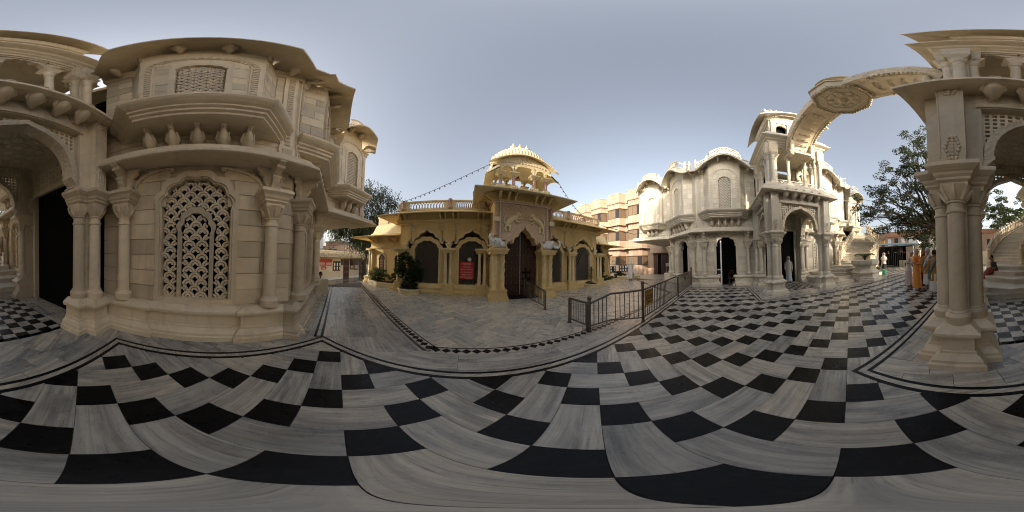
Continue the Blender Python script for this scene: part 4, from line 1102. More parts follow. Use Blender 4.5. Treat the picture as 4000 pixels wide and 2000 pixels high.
def gate_bay(c, i):
    F = FG; O = ogee(c)
    # wall above and beside the arch
    m = MB(); m.band(F, O, [(c + 1.10 * (1 if x > c + 1e-6 else -1 if x < c - 1e-6 else 0) if abs(x - c) > .95 else x, 3.42 if abs(x - c) <= .95 else z) for x, z in O], -.3, 0)
    m.fbox(F, c - 1.1, c - .93, 2.45, 3.42, -.3, -.001); m.fbox(F, c + .93, c + 1.1, 2.45, 3.42, -.3, -.001)
    gbld(m, "wall")
    O2 = [(c + (x - c) * (1.0 - .0) , z) for x, z in O]
    cen = [(c + (x - c) * 1.07, 2.13 + (z - 2.13) * 1.07 + (.02 if z > 2.5 else 0)) for x, z in O]
    gbld(MB().band(F, O, cen, -.01, .04), "arch_moulding", "pale_yellow_paint")
    q = MB().ball(tuple(F.p(c, 3.16, .03)), .09, 8, 5, (1.2, .5, .8))
    for a in (-2, -1, 1, 2): q.ball(tuple(F.p(c + a * .06, 3.2 - abs(a) * .03, .02)), .05, 6, 4, (1, .5, 1.4))
    gbld(q, "crest", "pale_yellow_paint")
    # inner screen with foiled window
    OO, II = foil(.78, .30, 2.02, 2.68, 3, .16, 5, c), foil(.60, .43, 1.95, 2.49, 3, .16, 5, c)
    m = MB().band(F, II, OO, -.16, -.02); m.fbox(F, c - .78, c + .78, .30, .43, -.16, -.015); m.fbox(F, c - 1.0, c - .76, .30, 2.13, -.2, -.03); m.fbox(F, c + .76, c + 1.0, .30, 2.13, -.2, -.03)
    w_ = gbld(m, "window", "yellow_paint")
    mid = [(c + (x - c) * 1.1, z * 1.012) for x, z in II]; MB().band(F, [(c + (x - c) * 1.02, z) for x, z in II], mid, -.02, .012).build("frame", "pale_yellow_paint", w_, org=(GX, 7.7, 0))
    ins = inpoly(II); gr = MB(); st = .19
    for k in range(-24, 25):
        for sg in (-1, 1):
            run = []
            for t in range(0, 60):
                z = .43 + t * .04; s_ = c + k * st * 1.0 + sg * (z - .43) * .62
                if ins(s_, z): run.append((s_, z))
                else:
                    if len(run) > 2: gr.tube([F.p(*run[0], -.10), F.p(*run[-1], -.10)], .0135, 4)
                    run = []
            if len(run) > 2: gr.tube([F.p(*run[0], -.10), F.p(*run[-1], -.10)], .0135, 4)
    gr.build("grille", "steel_dark", w_, org=(GX, 7.7, 0))
    MB().fbox(F, c - 1.0, c + 1.0, .3, 3.1, -.34, -.30).build("opening_backing", "interior_shade", w_, org=(GX, 7.7, 0))  # black sheet, painted shade behind the grille
    lt = MB(); oin = inpoly(O); ooi = inpoly(OO)
    for k in range(-20, 21):
        for sg in (-1, 1):
            run = []
            for t in range(60):
                z = 2.1 + t * .025; s_ = c + k * .11 + sg * (z - 2.1)
                if oin(s_, z) and not ooi(s_, z): run.append((s_, z))
                else:
                    if len(run) > 2: lt.tube([F.p(*run[0], -.2), F.p(*run[-1], -.2)], .013, 4)
                    run = []
    if lt.v: lt.build("fanlight_lattice", "dark_wood", w_, org=(GX, 7.7, 0))
    for sg in (-1, 1):                       # carved sprays on the spandrels
        q = MB()
        for k in range(9): q.ball(tuple(F.p(c + sg * (.62 + .10 * (k % 3) + random.uniform(-.02, .02)), 3.05 + .09 * (k // 3), .0)), .055, 6, 4, (1, .5, .8))
        gbld(q, "carved_spray", "pale_yellow_paint")
        q = MB()
        for k in range(5): q.tube([F.p(c + sg * 1.08, 2.16, .02), F.p(c + sg * (1.08 - .05 * (k - 2)), 2.32, .06), F.p(c + sg * (1.08 - .09 * (k - 2)), 2.45 - abs(k - 2) * .03, .04)], [.03, .035, .01], 5)
        gbld(q, "carved_leaves", "pale_yellow_paint")
for i, c in enumerate((-2.13, -4.32, 2.13, 4.32)): gate_bay(c, i)
for s_ in (-3.22, -5.54, 3.22, 5.54, -1.66, 1.66): twin(s_)
for a, b in ((-5.85, -1.3), (1.3, 5.85)):
    gbld(MB().mould([FG.xy(a, -.1), FG.xy(a, 0), FG.xy(b, 0), FG.xy(b, -.1)], PL), "plinth")
    m = MB().mould([FG.xy(a, -1.5), FG.xy(a, 0), FG.xy(b, 0), FG.xy(b, -1.5)], [(-.1, 3.40), (.03, 3.40), (.05, 3.44), (.05, 3.50), (.09, 3.54), (.09, 3.60), (-.1, 3.62)]); gbld(m, "frieze", "yellow_paint")
    gbld(MB().fbox(FG, a, b, 3.42, 4.1, -.3, -.002), "frieze_wall")
    # sloping eave
    e0, e1 = (a - .75, b) if a < 0 else (a, b + .75)
    pl = [FG.xy(a, -1.6), FG.xy(a, 0), FG.xy(b, 0), FG.xy(b, -1.6)]
    gbld(MB().mould(pl, [(-.05, 3.98), (.80, 3.70), (.83, 3.71), (.83, 3.75), (-.05, 4.06)]), "eave", "yellow_paint")
    # parapet
    m = MB().mould([FG.xy(a + .12, -1.6), FG.xy(a + .12, -.05), FG.xy(b - .12, -.05), FG.xy(b - .12, -1.6)], [(-.12, 4.02), (.04, 4.02), (.04, 4.10), (0, 4.14), (0, 4.20), (-.12, 4.20)]); gbld(m, "parapet_base", "pale_yellow_paint")
    m = MB().mould([FG.xy(a + .12, -1.6), FG.xy(a + .12, -.05), FG.xy(b - .12, -.05), FG.xy(b - .12, -1.6)], [(-.12, 4.52), (.02, 4.52), (.05, 4.55), (.05, 4.60), (-.12, 4.62)]); gbld(m, "parapet_coping", "pale_yellow_paint")
    posts = (-5.6, -3.22, -1.55) if a < 0 else (1.55, 3.22, 5.6)
    for s_ in posts:
        gbld(MB().fbox(FG, s_ - .30, s_ + .30, 4.18, 4.53, -.16, -.03), "parapet_block", "pale_yellow_paint"); x, y = FG.xy(s_, -.03); gbld(MB().lathe([(.13, 4.16), (.13, 4.24), (.095, 4.27), (.09, 4.5), (.12, 4.56), (.10, 4.66)], (x, y), 12), "parapet_post", "pink_paint", 35)
    for p0, p1 in zip(posts, posts[1:]):
        n_ = 12; x0, x1 = p0 + .30, p1 - .30; st = (x1 - x0) / n_
        for k in range(n_):
            s_ = x0 + (k + .5) * st; x, y = FG.xy(s_, -.10); q = MB().lathe([(.026, 4.2), (.034, 4.24), (.022, 4.34), (.034, 4.36)], (x, y), 6)
            q.tube([FG.p(s_, 4.35, -.10), FG.p(s_ + st / 2, 4.52, -.10)], .016, 4); q.tube([FG.p(s_, 4.35, -.10), FG.p(s_ - st / 2, 4.52, -.10)], .016, 4); gbld(q, "baluster", "pink_paint")
    cols_ = (-3.22, -5.54, -1.75) if a < 0 else (3.22, 5.54, 1.75)
    for s_ in cols_:
        for o_ in ((-.42, -.18, .18, .42) if abs(s_) == 3.22 else (-.12, .12)):
            pr = [(0, 3.55), (.10, 3.55), (.16, 3.62), (.30, 3.68), (.36, 3.75), (.52, 3.78), (.52, 3.84), (0, 3.98)]
            Q = Fr(FG.xy(s_ + o_, 0), (0, -1), (1, 0)); gbld(MB().ext(Q, pr, -.035, .035), "eave_bracket")
    gbld(MB().box(GX + a + .02, GX + b - .02, 8.0, 12.0, 0, 4.08), "rear_mass")
# recessed lower end blocks
for M_ in (1, -1):
    Fe = Fr((GX, 9.0), (1, 0), (0, -1)); X = lambda s_: s_ * M_
    def bx(s0, s1, z0, z1, d0, d1): a, b = sorted((X(s0), X(s1))); return MB().fbox(Fe, a, b, z0, z1, d0, d1)
    gbld(bx(-8.35, -5.8, 0, 3.1, -2.5, 0), "end_block"); gbld(bx(-8.4, -5.8, 0, .35, 0, .12), "plinth")
    gbld(bx(-8.38, -5.8, 2.2, 2.3, 0, .05), "frieze")
    pts = [Fe.xy(X(-8.35), -2.5), Fe.xy(X(-8.35), 0), Fe.xy(X(-5.8), 0)]; pts = pts if M_ == 1 else pts[::-1]
    gbld(MB().mould(pts, [(-.05, 2.98), (.98, 2.84), (.99, 2.90), (-.05, 3.10)]), "eave")
    gbld(MB().mould(pts, [(-.3, 3.06), (.02, 3.06), (.02, 3.14), (-.06, 3.2), (-.25, 3.75), (-.3, 3.75)]), "sloping_roof", "pale_yellow_paint")
    pt2 = [Fe.xy(X(-8.0), -2.3), Fe.xy(X(-8.0), -.3), Fe.xy(X(-5.8), -.3)]; pt2 = pt2 if M_ == 1 else pt2[::-1]
    gbld(MB().mould(pt2, [(-.12, 3.7), (.04, 3.7), (.0, 3.86), (-.12, 3.86)]), "parapet_base", "pale_yellow_paint"); gbld(MB().mould(pt2, [(-.12, 4.26), (.04, 4.26), (.04, 4.36), (-.12, 4.36)]), "parapet_coping", "pale_yellow_paint")
    gbld(bx(-8.0, -7.3, 3.86, 4.27, -.4, -.28), "parapet_block", "pale_yellow_paint"); gbld(bx(-6.6, -5.8, 3.86, 4.27, -.4, -.28), "parapet_block", "pale_yellow_paint")
    for k in range(6): s_ = X(-7.25 + k * .12); q = MB().lathe([(.026, 3.86), (.03, 4.0), (.02, 4.1)], Fe.xy(s_, -.34), 6); q.tube([Fe.p(s_, 4.08, -.34), Fe.p(s_ + .06, 4.27, -.34)], .015, 4); q.tube([Fe.p(s_, 4.08, -.34), Fe.p(s_ - .06, 4.27, -.34)], .015, 4); gbld(q, "baluster", "pink_paint")
    for s_ in (-7.5, -6.4):
        c = X(s_); II = foil(.20, .58, 1.5, 1.82, 3, .2, 4, c); OO = foil(.27, .54, 1.52, 1.92, 3, .2, 4, c)
        w_ = gbld(MB().band(Fe, II, OO, -.02, .03), "window", "pale_yellow_paint"); MB().ext(Fe, II, -.01, .004).build("shutter", "dark_wood", w_, org=(GX, 7.7, 0))
        q = MB(); [q.fbox(Fe, c - .17, c + .17, .62 + k * .1, .66 + k * .1, .004, .012) for k in range(9)]; q.build("slats", "brown_wood", w_, org=(GX, 7.7, 0))
    x, y = Fe.xy(X(-8.35), .1)
    m = MB(); [m.box(x - k, x + k, y - k, y + k, a, b) for a, b, k in ((0, .12, .30), (.12, .3, .25), (.3, .4, .27))]; gbld(m, "pedestal"); gbld(MB().lathe([(.11, .4), (.11, .5), (.075, .55), (.065, 1.85), (.09, 1.9), (.07, 1.95), (.13, 2.08)], (x, y), 12), "column", "pale_yellow_paint", 35); gbld(MB().box(x - .2, x + .2, y - .2, y + .2, 2.08, 2.2), "capital")
    for o_ in (-8.2, -7.9, -6.9, -6.6):
        Q = Fr(Fe.xy(X(o_), 0), (0, -1), (1, 0)); gbld(MB().ext(Q, [(0, 2.6), (.1, 2.6), (.2, 2.68), (.45, 2.76), (.6, 2.80), (.6, 2.86), (0, 2.98)], -.035, .035), "eave_bracket")
# ---- central tower
FT = Fr((GX, 6.42), (1, 0), (0, -1))
def gate_pier(sx):
    x = GX + sx; y = 6.60
    m = MB(); [m.box(x - k * .39, x + k * .39, y - k * .39, y + .6, a, b) for a, b, k in ((0, .12, 1.0), (.12, .20, .93), (.20, .30, .86), (.30, .38, .82), (.38, .44, .88))]; gbld(m, "pedestal")
    gbld(MB().box(x - .24, x + .24, y - .12, y + .6, .42, 1.95), "pier_core")
    for sg in (-1, 1):
        cx, cy = x + sg * .16, y - .14
        c = gbld(MB().lathe([(.125, .44), (.125, .52), (.105, .55), (.11, .78), (.12, .82), (.10, .86), (.095, 1.72), (.12, 1.76), (.10, 1.80), (.14, 1.90)], (cx, cy), 14), "column", "yellow_paint", 35)
        q = MB()
        for k in range(2): q.tube([(cx + .10 * math.cos(t * 7 + k * math.pi), cy + .10 * math.sin(t * 7 + k * math.pi), .9 + t * .8) for t in [i / 24 for i in range(25)]], .020, 5)
        q.build("spiral_garland", "plaster_cream", c, smooth=60, org=(GX, 7.7, 0))
    m = MB(); m.box(x - .34, x + .34, y - .33, y + .6, 1.89, 1.98); m.box(x - .37, x + .37, y - .36, y + .6, 1.98, 2.03); m.box(x - .40, x + .40, y - .39, y + .6, 2.03, 2.09); gbld(m, "capital")
for s_ in (-1.10, 1.10): gate_pier(s_)
# carved panel with foiled arch
AO = [(.72, 2.09), (.78, 2.22), (.74, 2.36), (.64, 2.44), (.56, 2.40), (.60, 2.30), (.50, 2.34), (.46, 2.50), (.40, 2.60), (.28, 2.62), (.24, 2.76), (.16, 2.86), (.07, 2.90), (0, 3.06)]
O = [(x, z) for x, z in AO] + [(-x, z) for x, z in AO[-2::-1]]
m = MB().band(FT, O, [((1.30 if x > 0 else -1.30) if abs(x) > .6 else x * 1.0, 4.2 if abs(x) <= .6 else z) for x, z in O], -.45, 0); m.fbox(FT, -1.30, -.55, 2.42, 4.2, -.45, -.001); m.fbox(FT, .55, 1.30, 2.42, 4.2, -.45, -.001)
gbld(m, "tower_wall")
pn = MB().band(FT, [(x * 1.02, z + .02) for x, z in O if z > 2.35], [((.98 if x > 0 else -.98) if abs(x) > .5 else x, 4.02 if abs(x) <= .5 else z) for x, z in O if z > 2.35], 0, .03); pn.fbox(FT, .5, .98, 2.42, 4.02, 0, .028); pn.fbox(FT, -.98, -.5, 2.42, 4.02, 0, .028)
pn_ = gbld(pn, "carved_panel", "carved_pink")
q = MB()                                    # scrolling foliage in relief
for r in range(9):
    for k in range(-6, 7):
        z = 2.95 + r * .125; s_ = k * .15 + (r % 2) * .07
        if z < 3.12 + .2 * (1 - abs(s_)) or abs(s_) > .92: continue
        q.tube([FT.p(s_ + .055 * math.cos(t), z + .055 * math.sin(t), .035) for t in [i * .9 for i in range(7)]], [.022, .022, .02, .02, .018, .016, .01], 5)
q.build("foliage_relief", "carved_pink", pn_, smooth=60, org=(GX, 7.7, 0))
for sg in (-1, 1):                          # rampant beasts facing each other
    q = MB(); e = lambda s_, z, d=.06: FT.p(sg * s_, z, d)
    q.tube([e(.82, 3.02), e(.74, 3.20), e(.62, 3.32), e(.46, 3.42), e(.36, 3.50)], [.07, .11, .12, .11, .09], 8); q.ball(tuple(e(.30, 3.56)), .11, 8, 6); q.ball(tuple(e(.215, 3.53)), .055, 6, 5)
    q.tube([e(.42, 3.42), e(.28, 3.38), e(.17, 3.42)], [.05, .04, .035], 6); q.tube([e(.46, 3.36), e(.34, 3.24), e(.24, 3.22)], [.05, .04, .035], 6); q.tube([e(.76, 3.12), e(.66, 3.0), e(.70, 2.86), e(.64, 2.82)], [.08, .06, .045, .04], 6); q.tube([e(.84, 3.06), e(.86, 2.9), e(.80, 2.82)], [.07, .05, .04], 6)
    q.tube([e(.84, 3.1), e(.92, 3.25), e(.88, 3.42), e(.80, 3.5)], [.035, .03, .03, .04], 6); q.build("beast_relief", "pale_yellow_paint", pn_, smooth=70, org=(GX, 7.7, 0))
gbld(MB().band(FT, O, [(x * 1.12, z + .08 if z > 2.3 else z) for x, z in O], -.02, .06), "arch_moulding", "carved_pink")
# jewelled strips, side colonnettes
for sg in (-1, 1):
    st = gbld(MB().fbox(FT, sg * 1.06 - .06, sg * 1.06 + .06, 2.09, 4.12, 0, .03), "jewelled_strip", "pink_paint"); q = MB()
    for k in range(26): q.ball(tuple(FT.p(sg * 1.06, 2.14 + k * .077, .032)), .032, 6, 4, (1, .4, 1))
    q.build("white_bosses", "letter_white", st, org=(GX, 7.7, 0))
    for z0, z1 in ((2.62, 3.20), (3.38, 4.05)):
        x, y = FT.xy(sg * 1.24, .06); gbld(MB().lathe([(.09, z0), (.09, z0 + .07), (.06, z0 + .1), (.065, z1 - .1), (.09, z1 - .06), (.09, z1)], (x, y), 10), "colonnette", "pink_paint", 35)
    gbld(MB().fbox(FT, sg * 1.24 - .12, sg * 1.24 + .12, 3.2, 3.38, -.02, .17), "colonnette_block", "pale_yellow_paint")
st = gbld(MB().fbox(FT, -1.32, 1.32, 4.04, 4.14, 0, .04), "jewelled_strip", "pink_paint"); q = MB()
for k in range(33): q.ball(tuple(FT.p(-1.25 + k * .078, 4.09, .042)), .032, 6, 4, (1, .4, 1))
q.build("white_bosses", "letter_white", st, org=(GX, 7.7, 0))
gbld(MB().box(GX - 1.30, GX + 1.30, 6.86, 8.6, 3.2, 4.75), "tower_mass"); gbld(MB().box(GX - 1.30, GX - .8, 6.9, 8.2, 0, 3.3), "tower_side"); gbld(MB().box(GX + .8, GX + 1.30, 6.9, 8.2, 0, 3.3), "tower_side")
sq = [FT.xy(-1.32, -2.2), FT.xy(-1.32, 0), FT.xy(1.32, 0), FT.xy(1.32, -2.2)]
gbld(MB().mould(sq, [(-.1, 4.66), (.80, 4.36), (.84, 4.37), (.84, 4.41), (-.1, 4.78)]), "eave", "pale_yellow_paint"); gbld(MB().mould(sq, [(-.1, 4.14), (.05, 4.14), (.05, 4.2), (-.1, 4.7)]), "frieze")
for s_ in (-1.1, -.75, -.45, .45, .75, 1.1):
    Q = Fr(FT.xy(s_, 0), (0, -1), (1, 0)); gbld(MB().ext(Q, [(0, 4.16), (.08, 4.16), (.12, 4.24), (.22, 4.28), (.26, 4.36), (.42, 4.40), (.42, 4.46), (0, 4.62)], -.04, .04), "eave_bracket")
for sg in (-1, 1):
    for y in (6.55, 6.85, 7.15): Q = Fr((GX + sg * 1.3, y), (sg, 0), (0, 1)); gbld(MB().ext(Q, [(0, 4.16), (.08, 4.16), (.12, 4.24), (.22, 4.28), (.26, 4.36), (.42, 4.40), (.42, 4.46), (0, 4.62)], -.04, .04), "eave_bracket")
# doors
FD = Fr((GX, 7.0), (1, 0), (0, -1))
for sg in (-1, 1):
    a, b = sorted((sg * .008, sg * .80)); d_ = gbld(MB().fbox(FD, a, b, .04, 3.2, -.06, 0), "door_leaf", "dark_wood")
    for r in range(9):
        for k in range(3):
            gbld(MB().fbox(FD, sg * (.17 + k * .23) - .085, sg * (.17 + k * .23) + .085, .20 + r * .31, .20 + r * .31 + .22, 0, .018), "door_panel", "dark_wood", parent=d_); gbld(MB().ball(tuple(FD.p(sg * (.17 + k * .23), .31 + r * .31, .02)), .04, 8, 5), "door_boss", "gold_bell", 60, parent=d_)
q = MB()
for k in range(40): q.ball(tuple(FD.p(0, .12 + k * .076, .012)), .023, 6, 4, (1, .6, 1))
gbld(q, "white_studs", "letter_white", 60)
gbld(MB().fbox(FD, .10, .52, .35, 1.30, 0, .008), "wicket_opening", "interior_shade")
gbld(MB().box(GX - .8, GX + .8, 6.45, 7.05, 0, .05), "threshold", "black_stone")
# ---- pavilion on the tower
gbld(MB().box(GX - 1.30, GX + 1.30, 6.42, 8.4, 4.72, 4.86), "pavilion_floor", "pale_yellow_paint")
xs_ = (-1.05, -.48, .48, 1.05)
for s_ in xs_:
    for y in (6.55, 7.9):
        x = GX + s_
        gbld(MB().box(x - .17, x + .17, y - .14, y + .14, 4.86, 4.96), "base", "pale_yellow_paint"); gbld(MB().lathe([(.10, 4.96), (.10, 5.02), (.075, 5.05), (.07, 5.48), (.10, 5.52)], (x, y), 12), "column", "pink_paint", 35)
        m = MB(); q4 = lambda h: [(x - h, y - h * .9), (x + h, y - h * .9), (x + h, y + h * .9), (x - h, y + h * .9)]; m.frus(q4(.10), 5.5, q4(.21), 5.62); m.prism(q4(.22), 5.62, 5.68); gbld(m, "capital", "pale_yellow_paint")
FP = Fr((GX, 6.55), (1, 0), (0, -1)); FQ_ = Fr((GX, 7.9), (1, 0), (0, -1))
def lp(s_): return 1.02 * math.cos(min(1, abs(s_) / 1.62) * math.pi / 2) ** .75
for F in (FP, FQ_):
    for c, hw, ap in ((-.765, .22, 6.02), (0, .40, 6.14), (.765, .22, 6.02)):
        A = foil(hw, 5.66, 5.75, ap, 3, .22, 4, c); m = MB().band(F, A, [(c + (hw + .085) * (1 if x > c else -1), z) if abs(x - c) > hw * .8 else (x, 6.2) for x, z in A], -.07, .07); gbld(m, "cusped_arch", "pale_yellow_paint")
    n_ = 16; xs = [-1.22 + 2.44 * i / n_ for i in range(n_ + 1)]
    gbld(MB().band(F, [(x, 5.95 if abs(x) > 1.0 else 6.1) for x in xs], [(x, 5.72 + lp(x)) for x in xs], -.06, .06), "tympanum", "pale_yellow_paint")
    q = MB()
    for k in range(-7, 8): s_ = k * .14; q.ball(tuple(F.p(s_, 6.0 + lp(s_) * .3, .06)), .06, 6, 4, (1, .6, 1))
    gbld(q, "carved_frieze", "carved_pink")
# arched eave (front, back) and sides
for F, dn in ((FP, 1), (FQ_, -1)):
    rows = []; n_ = 28; m = MB()
    for i in range(n_ + 1):
        t = -1 + 2 * i / n_; si, so2 = t * 1.28, t * 1.60; zi = 5.80 + lp(si) * 1.0; zo = 5.42 + lp(si) * 1.25
        rows.append([F.p(si, zi, 0), F.p(so2, zo, .30 * dn), F.p(so2, zo + .06, .30 * dn), F.p(si, zi + .12, 0)])
    vs_ = [p for r in rows for p in r]; fs = []
    for i in range(n_):
        for k in range(4): a, b = i * 4 + k, i * 4 + (k + 1) % 4; fs.append((a, b, b + 4, a + 4))
    fs += [(3, 2, 1, 0), (n_ * 4, n_ * 4 + 1, n_ * 4 + 2, n_ * 4 + 3)]; gbld(m.add(vs_, fs), "arched_eave", "pale_yellow_paint", 30)
for sg in (-1, 1):
    rows = []; n_ = 14; m = MB()
    for i in range(n_ + 1):
        y = 6.2 + (8.25 - 6.2) * i / n_; t = (y - 7.22) / 1.03; z = 5.30 + .55 * max(0, math.cos(t * math.pi / 2)) ** .8; rows.append([(GX + sg * 1.15, y, z + .35), (GX + sg * 1.62, y, z), (GX + sg * 1.62, y, z + .06), (GX + sg * 1.15, y, z + .45)])
    vs_ = [p for r in rows for p in r]; fs = [(i * 4 + k, i * 4 + (k + 1) % 4, i * 4 + 4 + (k + 1) % 4, i * 4 + 4 + k) for i in range(n_) for k in range(4)]; gbld(m.add(vs_, fs), "arched_eave", "pale_yellow_paint", 30)
# ribbed vault
rb = gbld(MB().box(GX - 1.1, GX + 1.1, 6.62, 7.85, 6.1, 6.25), "vault_base", "pale_yellow_paint")
nr = 19
for k in range(nr):
    t = -1 + 2 * (k + .5) / nr; x = GX + t * 1.34; dz = 1.0 - .55 * abs(t) ** 2.2; m = MB(); pts = []; ra = []
    for a in range(0, 181, 15):
        q = R_(a); pts.append((x + .02 * t, 7.22 - .66 * math.cos(q) * (1 - .18 * abs(t) ** 2), 6.42 - .28 * abs(t) ** 2 + 1.30 * dz ** 1.0 * max(0, math.sin(q)) ** .8)); ra.append(.092)
    gbld(m.tube(pts, ra, 8), "vault_rib", "pale_yellow_paint", 60)
m = MB(); pts_l = []
rows = []
for k in range(21):
    t = -1 + 2 * k / 20; x = GX + t * 1.36; dz = 1.0 - .55 * abs(t) ** 2.2
    rows.append([(x, 7.22 - .66 * math.cos(R_(a)) * (1 - .18 * t * t), 6.42 - .28 * t * t + 1.30 * dz * max(0, math.sin(R_(a))) ** .8) for a in range(0, 181, 15)])
vs_ = [p for r in rows for p in r]; n1 = 13
gbld(m.add(vs_, [(i * n1 + k, (i + 1) * n1 + k, (i + 1) * n1 + k + 1, i * n1 + k + 1) for i in range(20) for k in range(12)] + [tuple(range(n1 - 1, -1, -1)), tuple(range(20 * n1, 21 * n1))]), "vault_shell", "pale_yellow_paint", 40)
for s_ in (-.34, 0, .34):
    z = 7.66; gbld(MB().lathe([(.16, z), (.16, z + .05), (.10, z + .09), (.15, z + .17), (.16, z + .24), (.10, z + .31), (.05, z + .35), (.07, z + .40), (.03, z + .46), (.01, z + .60)], (GX + s_, 7.22), 12), "finial", "pale_yellow_paint", 35)
bl = gbld(MB().lathe([(.13, 5.72), (.13, 5.76), (.09, 5.80), (.075, 5.92), (.04, 5.99)], (GX - .1, 7.2), 12), "bell", "gold_bell", 35); gbld(MB().tube([(GX - .1, 7.2, 5.98), (GX - .1, 7.2, 6.3)], .012, 5), "bell_rope", "cable")
# ---- elephant heads on the capitals
def elephant(x, y, z, rz, up):
    e = gbld(MB(), "elephant_head", "white_paint") if False else None
    m = MB(); m.ball((.0, 0, .22), .22, 12, 8, (1.0, .82, .95)); m.ball((.14, 0, .30), .15, 10, 8, (1, .95, .95)); m.ball((-.12, 0, .16), .22, 10, 8, (1, .9, .75))
    if up: tr = [(.24, 0, .22), (.36, 0, .13), (.46, 0, .14), (.53, 0, .24), (.53, 0, .36), (.49, 0, .44), (.43, 0, .45)]
    else: tr = [(.24, 0, .26), (.33, 0, .34), (.37, 0, .44), (.36, 0, .53), (.32, 0, .57), (.28, 0, .55), (.29, 0, .50)]
    m.tube(tr, [.085, .075, .062, .052, .045, .038, .03], 8)
    for sg in (-1, 1): m.tube([(.24, sg * .09, .16), (.36, sg * .12, .10), (.46, sg * .12, .11)], [.026, .022, .008], 6)
    o = gbld(m, "elephant_head", "white_paint", 60); o.location = Vector((x, y, z)) - Vector((GX, 7.7, 0)); o.rotation_euler = (0, 0, rz); o.data.transform(Matrix.Translation((GX, 7.7, 0)))
    for sg in (-1, 1):
        q = MB(); q.ball((-.02, 0, 0), .17, 12, 8, (.85, .16, 1.0)); c = q.build("ear", "white_paint", o, smooth=60); c.location = (-.02, sg * .20, .24); c.rotation_euler = (R_(12 * sg), 0, R_(35 * sg))
    q = MB(); q.ball((.19, 0, .40), .09, 8, 6, (.6, 1, .8)); q.build("headdress", "carved_pink", o, smooth=60)
    for sg in (-1, 1): q = MB().ball((.20, sg * .115, .30), .02, 6, 5); q.build("eye", "letter_black", o, smooth=60)
elephant(GX - 1.14, 6.40, 2.09, R_(200), False); elephant(GX + 1.14, 6.40, 2.09, R_(-14), True)
# ---- signs, clock, floodlight, cable
def sign_text(parent, F, txt, s_, z, d, size, mat, align='CENTER', org=None):
    c = bpy.data.curves.new("lettering", 'FONT'); c.body = txt; c.size = size; c.align_x = align; c.extrude = .001; c.space_line = 1.0
    o = bpy.data.objects.new("lettering", c); COL.objects.link(o); c.materials.append(MAT[mat])
    p = F.p(s_, z, d); X_, Z_, Y_ = F.s, Vector((0, 0, 1)), F.n
    M4 = Matrix(((X_.x, 0, Y_.x, p.x), (X_.y, 0, Y_.y, p.y), (0, 1, 0, p.z), (0, 0, 0, 1)))
    dg = bpy.context.evaluated_depsgraph_get(); me = bpy.data.meshes.new_from_object(o.evaluated_get(dg)); bpy.data.objects.remove(o); me.transform(M4)
    if org is not None: me.transform(Matrix.Translation(-Vector(org)))
    if not me.materials: me.materials.append(MAT[mat])
    q = bpy.data.objects.new("lettering", me); COL.objects.link(q); q.parent = parent; return q
FN = Fr((0, 7.70), (1, 0), (0, -1))
sg_o = (.045, 7.70, .70); sn = MB().fbox(FN, -.28, .37, .70, 1.52, -.02, 0).build("notice_sign", "red_paint", None, org=sg_o); tag(sn, "red NOTICE board with white lettering on the gate grille", "sign")
for t, z, sz in (("NOTICE", 1.39, .105), ("All Visiting", 1.26, .075), ("ISKCON Devotees", 1.14, .075), ("are requested to", 1.02, .075), ("Register at the", .90, .075), ("Information Centre.", .79, .072), ("- Temple Management", .725, .04)): sign_text(sn, FN, t, .045 if sz > .05 else .14, z, .002, sz, "letter_white", org=sg_o)
ck = MB().lathe([(.001, 0), (.085, 0), (.09, .012), (.09, .025)], (0, 0), 20).xf(Matrix.Translation((.16, 7.69, 1.64)) @ Matrix.Rotation(R_(90), 4, 'X')).build("round_plaque", "clock_face", None, smooth=40, org=(.16, 7.69, 1.64)); tag(ck, "small round pale plaque on the grille above the notice", "plaque")
s2 = MB().fbox(FN, 4.05, 4.38, 1.00, 1.22, -.02, 0).build("small_red_sign", "red_paint", None, org=(4.2, 7.70, 1.0)); tag(s2, "small red sign with pale lines on the grille right of the doors", "sign")
for t, z in (("Donation", 1.16), ("WELCOME", 1.11)): pass
for z in (1.17, 1.12, 1.07, 1.03): MB().fbox(FN, 4.09, 4.34, z - .008, z + .008, 0, .002).build("text_line", "letter_white" if z < 1.1 else "sign_yellow", s2, org=(4.2, 7.70, 1.0))
fl = MB().box(-.16, .16, -.05, .05, .14, .40).build("floodlight", "black_iron", None); fl.location = (.42, 7.62, 4.62); fl.rotation_euler = (0, 0, R_(8)); tag(fl, "black floodlight on the parapet left of the tower", "lamp")
MB().box(-.14, .14, -.056, -.05, .16, .38).build("glass", "glass_dark", fl); MB().box(-.10, .10, -.06, .06, -.02, .12).build("bracket", "steel_dark", fl); MB().box(-.06, .06, -.09, -.05, .22, .28).build("label_plate", "sign_yellow", fl)
cb = MB().tube([(.55, 7.56, 4.70), (.62, 6.88, 3.76), (.66, 7.55, 3.0), (.74, 7.60, 2.2), (.95, 7.56, 1.7), (1.28, 7.45, 1.42), (1.45, 7.2, 1.36)], .010, 5).build("hanging_cable", "green_cable", None, org=(.7, 7.5, 1.4)); tag(cb, "thin green cable hanging from the floodlight down to the gate pier", "cable")
